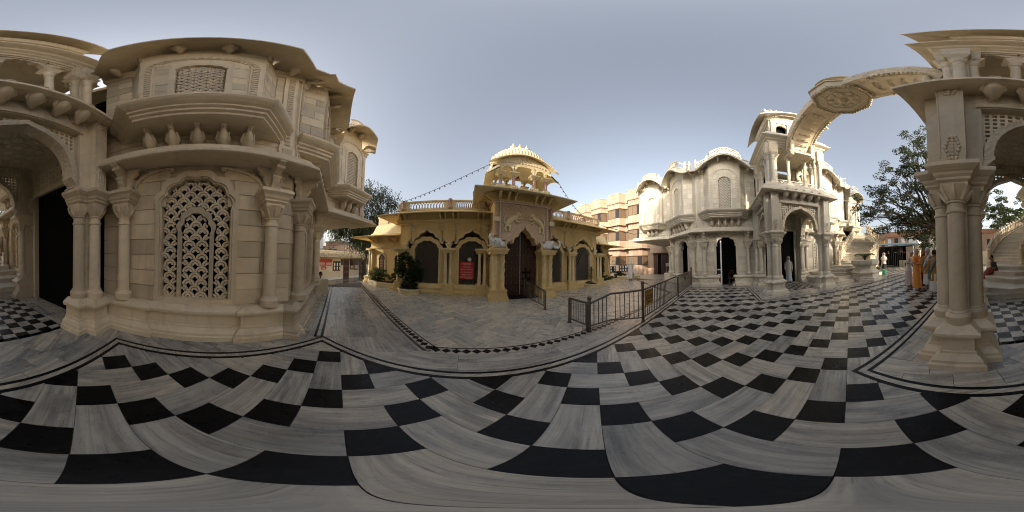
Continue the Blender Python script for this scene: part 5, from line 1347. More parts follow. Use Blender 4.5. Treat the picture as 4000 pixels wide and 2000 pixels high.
# string lights
def string_lights(p0, p1, sag, n, label):
    pts = []
    for i in range(n + 1): t = i / n; p = Vector(p0).lerp(Vector(p1), t); p.z -= sag * 4 * t * (1 - t); pts.append(p)
    o = MB().tube(pts, .012, 5).build("string_lights", "cable", None, org=p0); tag(o, label, "string lights", "festoon lights on the gate")
    for p in pts[1:-1]:
        MB().lathe([(.014, -.10), (.03, -.085), (.035, -.06), (.02, -.03), (.018, 0)], (0, 0), 8).xf(Matrix.Translation(p)).build("bulb", "bulb", o, smooth=40, org=p0)
string_lights((-3.2, 7.6, 4.6), (GX - 1.25, 6.7, 6.35), .32, 18, "string of bulbs rising from the left parapet to the dome pavilion"); string_lights((GX + 1.55, 6.3, 5.6), (6.6, 7.6, 4.55), .22, 11, "string of bulbs falling from the dome pavilion to the right parapet")
# ================================================================== GUEST HOUSE (pink sandstone, bays)
gh = empty("guest_house", (18, 12, 0), "three storey pink sandstone guest house with projecting bays and brown shutters", "building")
def hb(m, name, mat="sandstone", smooth=None, parent=None): return m.build(name, mat, parent or gh, smooth=smooth, org=(18, 12, 0))
FH = Fr((18, 0), (0, -1), (-1, 0))
BY = [20.0, 16.7, 13.4, 10.1]
zig = [(-23.0, 0)]
for y in BY: zig += [(-y - 1.35, 0), (-y - .95, .8), (-y + .95, .8), (-y + 1.35, 0)]
zig += [(-3.5, 0)]
def along(prof, name, mat="sandstone"): return hb(MB().mould([FH.xy(*p) for p in zig], prof), name, mat)
def seg_frames():
    for a, b in zip(zig, zig[1:]):
        A, B_ = Vector(FH.xy(*a)), Vector(FH.xy(*b)); t = (B_ - A); L = t.length; t /= L; yield Fr(((A.x + B_.x) / 2, (A.y + B_.y) / 2), t, Vector((t.y, -t.x))), L
hb(MB().prism([FH.xy(*p) for p in zig] + [(30, 3.5), (30, 23)], -.3, 10.9), "building_mass", "sandstone")
for F, L in seg_frames():
    front = 1.8 < L < 2.0; cham = L < 1.0
    rows = [0, .6, 1.15, 2.25, 3.15, 3.45, 4.35, 5.55, 6.4, 6.65, 7.45, 8.75, 9.6, 9.75, 10.4, 11.05]
    for za, zb in zip(rows, rows[1:]):
        win = (za, zb) in ((1.15, 2.25), (4.35, 5.55), (7.45, 8.75)) and (front or cham)
        if win: continue
        n_ = 3 if L > 1.7 else 1
        if L > 3: n_ = 5
        for k in range(n_):
            a, b = -L / 2 + L * k / n_, -L / 2 + L * (k + 1) / n_
            hb(MB().fbox(F, a + .008, b - .008, za + .008, zb - .008, 0, .03 + (.03 if za > 9.7 else 0)), "sandstone_panel")
    if front or cham:
        for za, zb in ((1.15, 2.25), (4.35, 5.55), (7.45, 8.75)):
            w_ = hb(MB().fbox(F, -L / 2 + .01, L / 2 - .01, za, zb, -.02, .01), "window", "dark_wood")
            n_ = 3 if front else 1
            for k in range(n_):
                a, b = -L / 2 + .03 + (L - .06) * k / n_, -L / 2 + .03 + (L - .06) * (k + 1) / n_
                hb(MB().fbox(F, a + .02, b - .02, za + .05, zb - .05, .01, .025), "shutter", "shutter_brown" if (k + int(za)) % 3 else "glass_dark", parent=w_)
                if k == n_ - 1:
                    q = MB()
                    for j in range(9): q.tube([F.p(a + .02, za + .05 + j * .12, .03), F.p(b - .02, min(zb - .04, za + .05 + j * .12 + .35), .03)], .008, 4)
                    hb(q, "lattice", "dark_wood", parent=w_)
            hb(MB().fbox(F, -L / 2, L / 2, zb, zb + .07, 0, .12), "lintel", "brown_wood", parent=w_)
along([(-.05, 6.42), (.38, 6.36), (.38, 6.43), (-.05, 6.56)], "eave", "sandstone"); along([(-.05, 3.22), (.55, 3.14), (.55, 3.21), (-.05, 3.40)], "eave"); along([(-.05, 9.55), (.16, 9.58), (.2, 9.68), (.2, 9.72), (-.05, 9.75)], "eave"); along([(-.2, 11.02), (.1, 11.02), (.1, 11.12), (-.2, 11.12)], "coping")
for F, L in seg_frames():
    if L > 3.2: continue
    for z, d in ((6.40, .34), (9.56, .18), (3.18, .5)):
        for k in range(3 if L > 1.7 else 1):
            s_ = -L / 2 + L * (k + .5) / (3 if L > 1.7 else 1); Q = Fr(F.xy(s_, 0), (F.n.x, F.n.y), (F.s.x, F.s.y)); hb(MB().ext(Q, [(0, z - .28), (.06, z - .28), (.10, z - .16), (d * .7, z - .06), (d, z - .02), (0, z)], -.035, .035), "eave_bracket")
# entrance at the near end
FE = Fr((17.95, 7.0), (0, -1), (-1, 0))
d_ = hb(MB().fbox(FE, -1.0, 1.0, 0, 2.5, .03, .10), "entrance", "brown_wood")
for a, b, mt in ((-.92, -.48, "dark_wood"), (-.42, .02, "interior_shade"), (.08, .92, "dark_wood")): hb(MB().fbox(FE, a, b, .05, 2.42, .10, .115), "entrance_panel", mt, parent=d_)
q = MB(); [q.tube([FE.p(.1, .1 + j * .16, .125), FE.p(.9, min(2.4, .1 + j * .16 + .8), .125)], .01, 4) for j in range(14)]; [q.tube([FE.p(.9, .1 + j * .16, .125), FE.p(.1, min(2.4, .1 + j * .16 + .8), .125)], .01, 4) for j in range(14)]
hb(q, "lattice", "black_iron", parent=d_)
hb(MB().fbox(FE, -1.1, 1.9, 2.55, 3.5, .0, .7), "entrance_balcony"); hb(MB().fbox(FE, -.9, 1.7, 3.5, 4.2, .0, .1), "dark_screen", "dark_wood")
bn = MB().fbox(FE, .75, 1.8, 1.0, 1.35, .55, .57).build("entrance_banner", "paper", None, org=FE.p(1.2, 1.0, .56)); tag(bn, "pale banner with dark lettering by the guest house entrance", "banner")
for z in (1.27, 1.17, 1.07): MB().fbox(FE, .82, 1.72, z - .02, z + .02, .57, .574).build("text_line", "letter_black", bn, org=FE.p(1.2, 1.0, .56))
MB().fbox(FE, .8, .83, -.02, 1.0, .55, .57).build("leg", "steel_dark", bn, org=FE.p(1.2, 1.0, .56)); MB().fbox(FE, 1.72, 1.75, -.02, 1.0, .55, .57).build("leg", "steel_dark", bn, org=FE.p(1.2, 1.0, .56))
# notice boards before it
def notice_board(p0, p1, z0, z1, n, label):
    a, b = Vector(p0), Vector(p1); t = (b - a); L = t.length; t /= L; F = Fr(tuple((a + b) / 2), t, (t.y, -t.x)); org = F.p(0, 0)
    o = MB().fbox(F, -L / 2, L / 2, z0, z1, -.03, .03).build("notice_board", "brown_wood", None, org=org); tag(o, label, "notice board", "wooden notice boards")
    MB().fbox(F, -L / 2 + .05, L / 2 - .05, z0 + .05, z1 - .05, .03, .034).build("pin_panel", "glass_dark", o, org=org)
    random.seed(3)
    for k in range(n): x = -L / 2 + .12 + (L - .34) * (k % ((n + 1) // 2)) / max(1, (n + 1) // 2 - 1); z = z0 + .1 + (.0 if k < (n + 1) // 2 else (z1 - z0) * .45); MB().fbox(F, x, x + .13 + .05 * random.random(), z, z + (z1 - z0) * .33, .034, .037).build("notice_sheet", "paper", o, org=org)
    for s_ in (-L / 2 + .1, L / 2 - .1): MB().fbox(F, s_ - .03, s_ + .03, F_low, z0, -.03, .03).build("leg", "brown_wood", o, org=org)
F_low = 0.0
notice_board((13.48, 11.16), (13.9, 10.6), .42, 1.12, 4, "smaller wooden notice board beside the creeper-covered pillar"); notice_board((14.1, 10.35), (14.9, 9.2), .50, 1.22, 10, "wide wooden notice board full of papers before the guest house")

# ================================================================== INFORMATION CENTRE (lower court)
ic = empty("information_centre", (-11.1, 12.3, -.6), "low cream information hut with thatched tile roof and dark doors", "hut")
io = (-11.1, 12.3, -.6)
def ib(m, name, mat="plaster_cream", parent=None): return m.build(name, mat, parent or ic, org=io)
FI = Fr((-11.1, 12.3), (0, 1), (1, 0))
ib(MB().fbox(FI, -5.2, 4.6, -.62, 1.45, -3.5, 0), "wall")
ib(MB().fbox(FI, -5.2, 4.6, -.62, -.40, 0, .03), "skirting", "white_paint")
rf = ib(MB().mould([FI.xy(-5.5, -1.5), FI.xy(4.9, -1.5)], [(-1.2, 2.2), (0, 2.05), (1.95, 1.42), (2.0, 1.42), (2.0, 1.50), (0, 2.15), (-1.2, 2.3)]), "roof", "thatch")
for k in range(52): q = MB(); s_ = -5.4 + k * .2; q.tube([FI.p(s_, 1.47, .52), FI.p(s_ + random.uniform(-.03, .03), 1.78 + random.uniform(-.02, .05), -.4), FI.p(s_, 2.12, -1.5)], .075, 6); q.build("roof_tile_row", "thatch", rf, org=io)
for k in range(160):
    s_, d = random.uniform(-5.3, 4.7), random.uniform(-1.4, .4); z = 1.52 + (.5 - d) * .33 + .05
    MB().tube([FI.p(s_, z, d), FI.p(s_ + random.uniform(-.25, .25), z + .03, d + random.uniform(-.2, .2))], .012, 3).build("dry_leaf", "thatch", rf, org=io)
for a, b in ((-.4, .45), (2.15, 2.85)):
    d_ = ib(MB().fbox(FI, a, b, -.6, 1.38, 0, .04), "door", "brown_wood"); [ib(MB().fbox(FI, a + .08, b - .08, -.5 + k * .62, k * .62, .04, .055), "door_panel", "dark_wood", d_) for k in range(3)]
for a, b in ((-.75, -.45), (.55, .95), (1.0, 2.05), (3.0, 4.4)):
    w_ = ib(MB().fbox(FI, a, b, .78, 1.38, 0, .03), "window", "glass_dark"); [ib(MB().fbox(FI, a, b, .84 + k * .11, .88 + k * .11, .03, .045), "louvre", "brown_wood", w_) for k in range(5)]
def wall_sign(F, s0, s1, z0, z1, mat, name, label, cat, lines, tmat, org):
    o = MB().fbox(F, s0, s1, z0, z1, .0, .035).build(name, mat, None, org=org); tag(o, label, cat)
    for t, s_, z, sz in lines: sign_text(o, Fr(tuple(F.o.xy), (-F.s.x, -F.s.y) if False else (F.s.x, F.s.y), tuple(F.n.xy)), t, s_, z, .038, sz, tmat, org=org)
    return o
# text must read left to right for a viewer facing the wall: x axis of the lettering is +Y here
so_ = FI.p(-2.8, .76, 0); sgn = MB().fbox(FI, -3.75, -1.95, .74, 1.36, 0, .035).build("information_sign", "red_paint", None, org=so_); tag(sgn, "long red INFORMATION CENTRE sign on the cream hut", "sign")
sign_text(sgn, FI, "INFORMATION CENTRE", -2.85, 1.21, .038, .155, "sign_yellow", org=so_); sign_text(sgn, FI, "\"May We help you ?\"", -2.85, 1.08, .038, .11, "sign_yellow", org=so_)
for k in range(4):
    for s_ in (-3.6, -2.72): MB().fbox(FI, s_, s_ + .72, .80 + k * .062, .825 + k * .062, .035, .038).build("text_line", "letter_white", sgn, org=so_)
arr_o = FI.p(-3.0, .5, 0); ar_ = MB().ext(FI, [(-3.2, .40), (-2.75, .40), (-2.62, .54), (-2.75, .68), (-3.2, .68)], .03, 0).build("arrow_sign", "red_paint", None, org=arr_o); tag(ar_, "small red arrow sign under the long red sign", "sign")
for z in (.48, .58): MB().fbox(FI, -3.12, -2.8, z, z + .035, .03, .033).build("text_line", "letter_white", ar_, org=arr_o)
for i, (a, b, z0, z1, lb) in enumerate(((-1.85, -.85, .22, 1.18, "large framed notice board of white papers left of the hut door"), (.6, 1.15, .30, .78, "brown pin board just right of the hut door"), (1.25, 2.0, .24, .86, "framed board of small papers between the hut doors"), (3.05, 3.5, .36, .82, "dark framed picture at the far end of the hut"))):
    og = FI.p((a + b) / 2, z0, 0); o = MB().fbox(FI, a, b, z0, z1, 0, .05).build("wall_board", "brown_wood", None, org=og); tag(o, lb, "notice board")
    MB().fbox(FI, a + .07, b - .07, z0 + .07, z1 - .07, .05, .053).build("panel", "glass_dark" if i in (0, 3) else "brown_wood", o, org=og)
    for k in range(6 if i != 3 else 1):
        x = a + .12 + (b - a - .3) * (k % 3) / 2; z = z0 + .12 + (z1 - z0 - .24) * .5 * (k // 3); MB().fbox(FI, x, x + .16 * (b - a), z, z + (z1 - z0) * .30, .053, .056).build("notice_sheet", "paper" if i != 3 else "terracotta", o, org=og)

# ================================================================== FAR BUILDINGS
def far_building(name, label, x0, x1, y0, y1, z0, z1, mat, wins, face, roofmat="terracotta", par=.4):
    og = ((x0 + x1) / 2, (y0 + y1) / 2, z0); b = empty(name, og, label, "building")
    MB().box(x0, x1, y0, y1, z0, z1).build("wall", mat, b, org=og); MB().box(x0 - .25, x1 + .25, y0 - .25, y1 + .25, z1, z1 + par).build("roof_band", roofmat, b, org=og)
    for (u, z, w_, h_) in wins:
        if face == '+Y': F = Fr((u, y1), (1, 0), (0, 1))
        elif face == '+X': F = Fr((x1, u), (0, 1), (1, 0))
        elif face == '-Y': F = Fr((u, y0), (1, 0), (0, -1))
        o = MB().fbox(F, -w_ / 2, w_ / 2, z, z + h_, -.05, .03).build("window", "white_paint" if random.random() < .4 else "glass_dark", b, org=og)
        MB().fbox(F, -w_ / 2 - .08, w_ / 2 + .08, z + h_, z + h_ + .12, 0, .25).build("lintel", mat, o, org=og)
    return b
far_building("far_house", "long brick house with white shutters behind the canopy and tree", 2, 24, -36, -29, 0, 5.0, "brick_far", [(3 + k * 1.6, 3.2, .8, 1.5) for k in range(13)], '+Y', "terracotta", 1.0)
far_building("far_house", "low brown house seen behind the stairs through the near arch", -22, 0.5, -42, -33, 0, 5.2, "brick_far", [(-20 + k * 2.2, 2.6, 1.0, 1.4) for k in range(9)], '+Y', "terracotta", .9)
far_building("far_house", "tall white house with barred window above the hut roof", -30, -23.2, 14, 19.3, -.6, 10.5, "white_paint", [(15.5, 3.6, 1.2, 1.1), (17.8, 4.6, 1.3, 1.0), (17.8, 7.4, 1.3, 1.0)], '+X', "white_paint", .3)
far_building("far_house", "small pink house far beyond the hut roof", -24.5, -20.6, 21, 24, -.6, 4.3, "sandstone", [(-23.5, 3.0, .8, .7), (-22, 3.0, .8, .7)], '-Y', "sandstone", .2)
far_building("far_house", "white low house between the drooping tree and the gate", -19.6, -15.5, 24.0, 28, -.6, 3.2, "white_paint", [(-18.6, 1.2, .9, .9), (-16.8, 1.2, .9, .9)], '-Y', "white_paint", .15)
fw = MB().box(-26, -12.5, 19.6, 19.9, -.62, 3.5).build("boundary_wall", "brick_far", None, org=(-19, 19.7, -.6)); tag(fw, "long brown boundary wall beyond the information hut", "wall")
# canopy shop with dark fence at the back
cs = empty("shop_shelter", (9.5, -17.5, 0), "dark open shop shelter with blue sheet roof and bars at the rear", "shelter"); co_ = (9.5, -17.5, 0)
MB().add([(6.4, -15.9, 2.45), (12.6, -13.6, 2.55), (13.2, -17.5, 2.9), (7.6, -19.5, 2.85), (6.4, -15.9, 2.51), (12.6, -13.6, 2.61), (13.2, -17.5, 2.96), (7.6, -19.5, 2.91)], [(0, 1, 2, 3), (7, 6, 5, 4), (0, 4, 5, 1), (1, 5, 6, 2), (2, 6, 7, 3), (3, 7, 4, 0)]).build("sheet_roof", "canopy_sheet", cs, org=co_)
MB().box(8.3, 16, -19.6, -19.3, 0, 2.6).build("back_wall", "interior_shade", cs, org=co_); MB().box(12.9, 13.2, -19, -13.8, 0, 2.6).build("side_wall", "interior_shade", cs, org=co_)
MB().box(7.5, 9.0, -17.2, -17.0, 0, .75).build("counter", "plaster_cream", cs, org=co_); MB().box(7.6, 8.6, -18.3, -18.2, .9, 2.4).build("shutter", "plaster_cream", cs, org=co_)
for k in range(24):
    x, y = 8.3 + k * .18, -16.6 + k * .10; MB().tube([(x, y, 0), (x, y, 2.3)], .02, 4).build("bar", "black_iron", cs, org=co_)
for p in ((6.5, -15.95), (9.6, -14.8), (12.5, -13.7)): MB().tube([(p[0], p[1], 0), (p[0], p[1], 2.5)], .04, 6).build("post", "black_iron", cs, org=co_)
MB().tube([(8.3, -16.6, 2.3), (12.5, -14.3, 2.3)], .03, 4).build("rail", "black_iron", cs, org=co_)
random.seed(11)
for k in range(14):
    x, y = 8.4 + random.random() * 3.8, -17.6; MB().box(x, x + .25, y, y + .1, 1.2 + random.random(), 1.5 + random.random()).build("hung_goods", random.choice(["cloth_maroon", "cloth_white", "cloth_saffron", "cloth_black"]), cs, org=co_)
def gate_post(x, y, label):
    og = (x, y, 0); o = MB().box(x - .42, x + .42, y - .42, y + .42, 0, 2.66).build("gate_post", "plaster_cream", None, org=og); tag(o, label, "gate post", "white posts of the rear gate")
    MB().box(x - .5, x + .5, y - .5, y + .5, 2.66, 2.78).build("cap", "white_paint", o, org=og); MB().lathe([(.5, 2.78), (.42, 2.95), (.25, 3.15), (.08, 3.25), (.08, 3.33), (.02, 3.5)], (x, y), 4, True).build("pyramid_top", "white_paint", o, org=og)
    for z in (.3, 1.5): MB().box(x - .3, x + .3, y + .42, y + .45, z, z + .95).build("panel", "white_paint", o, org=og)
gate_post(7.52, -19.1, "pale gate post nearer the shop shelter"); gate_post(5.25, -19.3, "pale gate post behind the group of men")
ig = empty("iron_gate", (6.4, -19.2, 0), "black iron gate with arched lettering between the two pale posts", "gate"); io2 = (6.4, -19.2, 0)
for k in range(14): x = 5.75 + k * .1; MB().tube([(x, -19.2, 0), (x, -19.2, 2.2 + .25 * math.sin(k / 13 * math.pi))], .016, 4).build("bar", "black_iron", ig, org=io2)
MB().tube([(5.7 + 1.4 * t, -19.2, 2.2 + .5 * math.sin(t * math.pi)) for t in [i / 12 for i in range(13)]], .03, 5).build("arch_bar", "black_iron", ig, org=io2)
MB().box(5.9, 6.9, -19.26, -19.2, 1.75, 2.0).build("name_plate", "black_iron", ig, org=io2)
for k in range(7): MB().box(6.0 + k * .12, 6.06 + k * .12, -19.20, -19.18, 1.8, 1.95).build("letter", "sign_yellow", ig, org=io2)
bw = MB().box(-8, 5, -19.5, -19.2, 0, 1.6).build("rear_wall", "plaster_cream", None, org=(-1, -19.3, 0)); tag(bw, "cream rear boundary wall beyond the courtyard", "wall")
# power pole and wires
pl_o = (14.3, -21.7, 0); pp_ = MB().tube([(14.3, -21.7, 0), (14.3, -21.7, 6.1)], .10, 8).build("power_pole", "black_iron", None, org=pl_o); tag(pp_, "dark power pole with cross arms behind the shop shelter", "pole")
for z, l in ((5.8, .9), (4.9, .7)): MB().box(14.3 - l, 14.3 + l, -21.75, -21.65, z, z + .1).build("cross_arm", "black_iron", pp_, org=pl_o)
for s_ in (-.7, -.3, .3, .7): MB().lathe([(.04, 5.9), (.06, 5.98), (.03, 6.1)], (14.3 + s_, -21.7), 6).build("insulator", "terracotta", pp_, org=pl_o)
MB().box(13.9, 14.7, -21.6, -21.5, 3.0, 3.7).build("pole_sign", "sign_yellow", pp_, org=pl_o)
for i, (a, b) in enumerate((((21, -17, 7.5), (14.3, -21.7, 6.1)), ((14.3, -21.7, 6.1), (-4, -30, 7.5)), ((14.3, -21.7, 5.0), (-4, -30, 6.4)))):
    o = MB().tube([Vector(a).lerp(Vector(b), t) - Vector((0, 0, .5 * 4 * t * (1 - t))) for t in [k / 10 for k in range(11)]], .025, 4).build("power_line", "cable", None, org=a); tag(o, ("power line running from the pole to the right over the stairs", "upper power line running from the pole past the tree", "lower power line running from the pole past the tree")[i], "cable", "power lines")
wl = MB().tube([(7.9, 7.2, 4.0), (11, 6.6, 3.75), (14, 6.0, 4.4), (16.5, 5.2, 6.2)], .02, 4).build("power_line", "cable", None, org=(7.9, 7.2, 4)); tag(wl, "black cable sagging from the gate roof across the guest house", "cable", "power lines")
dish = MB().box(12.7, 13.3, 5.3, 6.2, 8.0, 8.35).build("roof_tank", "black_iron", None, org=(13, 5.7, 8)); tag(dish, "dark tank on the roof of the far temple wing", "tank")
# ================================================================== RAILINGS
def railing(name, label, pts, posts, gap=.125, r=.017, zlow=.12, group=None):
    """pts: (x, y, top z); posts: indices with (height, ball)"""
    og = (pts[0][0], pts[0][1], 0); e = empty(name, og, label, "railing", group)
    P = [Vector(p) for p in pts]
    for a, b in zip(P, P[1:]):
        MB().tube([a, b], .027, 8).build("top_rail", "steel", e, smooth=60, org=og); MB().tube([(a.x, a.y, zlow), (b.x, b.y, zlow)], .02, 8).build("bottom_rail", "steel", e, smooth=60, org=og)
        L = (b.xy - a.xy).length; n = max(2, round(L / gap))
        for k in range(1, n): p = a.lerp(b, k / n); MB().tube([(p.x, p.y, zlow), (p.x, p.y, p.z)], r * .62, 6).build("baluster", "steel", e, smooth=60, org=og)
    for i, (h, ball) in posts.items():
        p = P[i]; o = MB().lathe([(.06, 0), (.06, .015), (.036, .02), (.034, h - .08), (.045, h - .06), (.03, h - .04)], (p.x, p.y), 10).build("post", "steel", e, smooth=40, org=og)
        if ball: MB().ball((p.x, p.y, h), .052, 12, 8).build("ball_finial", "steel", o, smooth=80, org=og)
    return e
ra = railing("steel_railing", "long steel railing with ball posts and EXIT board crossing the court", [(2.42, 2.57, .66), (3.05, 2.5, .80), (3.62, 1.93, .86), (6.82, 1.92, .93), (9.9, 1.92, .95)], {0: (.78, True), 2: (1.04, True), 3: (.92, False), 4: (1.12, True)}, .118)
rb_ = railing("steel_railing", "short steel railing panel hinged at the end post of the long railing", [(2.42, 3.28, .66), (2.42, 2.63, .66)], {0: (.70, False), 1: (.70, False)}, .075)
rc = railing("steel_railing", "low steel barrier standing before the half open gate doors", [(2.45, 6.55, .86), (2.45, 4.62, .62)], {0: (.9, False), 1: (.66, False)}, .12)
FX = Fr((4.05, 1.935), (1, 0), (0, -1)); og = (4.05, 1.9, .4)
ex = MB().fbox(FX, -.22, .26, .38, .80, -.045, -.03).build("exit_sign", "sign_yellow", None, org=og); tag(ex, "yellow EXIT board hung behind the bars of the long railing", "sign")
sign_text(ex, FX, "EXIT", .02, .52, -.028, .19, "letter_black", org=og); MB().fbox(FX, -.10, .16, .44, .47, -.03, -.027).build("text_line", "letter_black", ex, org=og)

# ================================================================== PLANTS
def leaves(m, c, rad, n, size, elong=1.6, droop=0, seed=None, tone=None):
    """scatter small leaf faces through an ellipsoid"""
    for _ in range(n):
        while True:
            p = Vector((random.uniform(-1, 1), random.uniform(-1, 1), random.uniform(-1, 1)))
            if p.length <= 1: break
        q = Vector((c[0] + p.x * rad[0], c[1] + p.y * rad[1], c[2] + p.z * rad[2]))
        d = Vector((random.gauss(0, 1), random.gauss(0, 1), random.gauss(0, .6) - droop)).normalized(); u = d.orthogonal().normalized(); u.rotate(Matrix.Rotation(random.random() * 6.28, 3, d))
        s_ = size * random.uniform(.6, 1.3); a, b = d * s_ * elong * .5, u * s_ * .5
        i = len(m.v); m.v += [tuple(q - a), tuple(q + b * .9), tuple(q + a), tuple(q - b * .9)]; m.f.append((i, i + 1, i + 2, i + 3))
        m.tone += [random.random() if tone is None else tone * random.random()] * 4
    return m
def limb(m, a, b, r0, r1, wob=.3, n=6):
    a, b = Vector(a), Vector(b); pts, rs = [], []
    for i in range(n + 1):
        t = i / n; p = a.lerp(b, t); k = math.sin(t * math.pi) * wob; pts.append(p + Vector((random.uniform(-k, k), random.uniform(-k, k), random.uniform(0, k)))); rs.append(r0 + (r1 - r0) * t)
    m.tube(pts, rs, 7); return pts
def tree(name, label, base, fork, tips, rad, nleaf, size, mat, tr, group=None, elong=1.6, droop=0, sub=5):
    e = empty(name, base, label, "tree", group); t = MB(); c = MB()
    limb(t, base, fork, tr, tr * .7, .12)
    for tp in tips:
        pts = limb(t, fork, tp, tr * .5, .035, .5, 7)
        for k in range(sub):
            p = Vector(tp) + Vector((random.uniform(-1, 1) * rad, random.uniform(-1, 1) * rad, random.uniform(-.8, .8) * rad)); s_ = random.choice(pts[3:]); limb(t, s_, p, .035, .01, .2, 4)
            r = rad * random.uniform(.28, .5); leaves(c, p, (r, r, r * .7), nleaf // sub, size, elong, droop)
    t.build("trunk", "bark", e, smooth=60, org=base); c.build("crown", mat, e, org=base); return e
random.seed(21)
tips = []
for px, py, pz in ((4.9, -13.6, 13.6), (5.2, -13.2, 12.2), (4.0, -14, 12.5), (5.7, -13.0, 10.9), (6.3, -12.7, 9.4), (4.8, -13.4, 9.8), (6.9, -12.2, 8.2), (5.8, -12.8, 8.0), (7.9, -11.6, 7.0), (7.0, -12.2, 6.2), (8.7, -11.1, 5.8), (8.1, -11.5, 4.9), (6.3, -12.9, 5.4), (5.2, -13.4, 6.6), (5.2, -13.6, 4.6), (4.6, -13.8, 3.7), (6.0, -13.2, 4.1), (7.5, -12.0, 4.2), (4.2, -13.6, 8.2), (3.4, -13.6, 10.5), (2.8, -14, 8.4), (3.3, -14.2, 5.2), (2.2, -14, 6.4), (1.2, -13.8, 5.6), (1.6, -14, 9.0), (.3, -14, 5.2), (4.4, -14.4, 5.5), (5.6, -14, 3.1), (4.6, -14.2, 2.8)): tips.append((px, py, pz))
tree("shade_tree", "large leafy tree rising behind the near pier and shop shelter", (3.5, -14.6, 0), (3.75, -14.3, 3.6), tips, 1.15, 720, .115, "leaf_dark", .30, sub=10)
tips = [(-6 + random.uniform(-3.6, 3.2), -31 + random.uniform(-2, 2), 8.7 + random.uniform(-1.9, 3.4)) for _ in range(22)]
tree("shade_tree", "distant light green tree seen through the near arch above the stairs", (-8.3, -31, 0), (-8.0, -31, 5.0), tips, 1.5, 240, .26, "leaf_mid", .34)
# drooping casuarina by the gate
random.seed(5)
e = empty("drooping_tree", (-10.2, 14.2, -.6), "dark drooping tree between the information hut and the gate", "tree"); t, c = MB(), MB(); og = (-10.2, 14.2, -.6)
limb(t, og, (-9.9, 14.0, 4.0), .26, .14, .1)
for (x, y, z) in ((-9.6, 13.2, 8.6), (-8.2, 14.0, 8.0), (-7.2, 14.4, 7.0), (-9.0, 13.4, 7.2), (-10.6, 12.8, 7.3), (-10.0, 13.0, 6.3), (-8.4, 13.8, 6.2), (-9.2, 13.3, 5.2), (-10.8, 12.4, 5.4), (-11.4, 12.0, 4.7), (-8.6, 13.6, 4.6), (-10.0, 12.9, 4.4), (-9.4, 13.2, 3.4), (-7.8, 14.0, 5.2), (-10.3, 12.9, 3.6), (-11.8, 11.6, 4.6), (-9.0, 13.6, 2.9)):
    p = limb(t, (-9.9, 14.0, 3.2 + random.random() * 2), (x, y, z), .06, .015, .3, 6)
    for k in range(330):
        q = Vector((x, y, z)) + Vector((random.gauss(0, .5), random.gauss(0, .5), random.gauss(.05, .45))); L = random.uniform(.35, 1.0) * (1 if z < 6 else .6); dr = Vector((random.gauss(0, .25), random.gauss(0, .25), -1 if z < 7 else random.choice((-1, .6)))).normalized()
        for s_ in range(5):
            a = q + dr * L * s_ / 5 + Vector((random.gauss(0, .05), random.gauss(0, .05), 0)); b = a + dr * L / 4.2; w_ = Vector((random.gauss(0, 1), random.gauss(0, 1), 0)).normalized() * random.uniform(.026, .055); i = len(c.v); c.v += [tuple(a - w_), tuple(a + w_), tuple(b + w_ * .4), tuple(b - w_ * .4)]; c.f.append((i, i + 1, i + 2, i + 3)); c.tone += [random.random()] * 4
t.build("trunk", "bark", e, smooth=60, org=og); c.build("crown", "leaf_casuarina", e, org=og)
def bush(name, label, c, rad, n, size, mat="leaf_bush", stems=6, group=None, elong=1.8):
    og = (c[0], c[1], c[2]); e = empty(name, og, label, "plant", group); t, l = MB(), MB()
    for k in range(stems):
        p = (c[0] + random.uniform(-.7, .7) * rad[0], c[1] + random.uniform(-.7, .7) * rad[1], c[2] + random.uniform(.6, 1.7) * rad[2]); limb(t, (c[0] + random.uniform(-.15, .15) * rad[0], c[1], c[2]), p, .018, .006, .05, 4)
    for k in range(max(6, n // 60)):
        while True:
            p = Vector((random.uniform(-1, 1), random.uniform(-1, 1), random.uniform(-1, 1)))
            if p.length < 1: break
        leaves(l, (c[0] + p.x * rad[0], c[1] + p.y * rad[1], c[2] + rad[2] * (1.02 + p.z)), (rad[0] * .3, rad[1] * .3, rad[2] * .3), 60, size, elong)
    t.build("stems", "bark", e, org=og); l.build("foliage", mat, e, org=og); return e
def tub(name, label, x, y, r, h, group=None, mat="pale_yellow_paint"):
    o = MB().lathe([(r * .93, 0), (r * .95, h * .6), (r, h * .72), (r * 1.06, h * .78), (r * 1.06, h), (r * .92, h), (r * .9, h * .8)], (x, y), 24).build(name, mat, None, smooth=35, org=(x, y, 0)); tag(o, label, "planter", group)
    MB().lathe([(.01, h * .81), (r * .9, h * .82)], (x, y), 20).build("soil", "soil", o, org=(x, y, 0)); return o
random.seed(31)
tub("round_planter", "round yellow planter holding the tall bushy oleander left of the notice", -2.55, 7.12, .52, .24, "yellow planters by the gate")
bush("oleander_bush", "tall oleander bush in the round planter at the gate's corner column", (-2.62, 7.12, .2), (.58, .45, .82), 1900, .085, "leaf_dark", 16, elong=2.8)
tub("round_planter", "round yellow planter with a spiky plant right of the gate", 7.1, 7.35, .48, .24, "yellow planters by the gate")
sp_o = (7.1, 7.35, .2); sp = empty("spiky_plant", sp_o, "upright spiky plant in the right round planter", "plant"); t, l = MB(), MB()
for k in range(4): limb(t, sp_o, (7.1 + random.uniform(-.12, .12), 7.35 + random.uniform(-.1, .1), .8 + .15 * k), .02, .012, .02, 3)
for k in range(230):
    a, z = random.random() * 6.28, random.uniform(.55, 1.25); o = Vector((7.1, 7.35, z)); d = Vector((math.cos(a), math.sin(a), random.uniform(-.3, .9))).normalized(); w_ = Vector((-math.sin(a), math.cos(a), 0)) * .014; i = len(l.v); l.v += [tuple(o - w_), tuple(o + w_), tuple(o + d * random.uniform(.18, .3) + w_ * .2)]; l.f.append((i, i + 1, i + 2)); l.tone += [random.random()] * 3
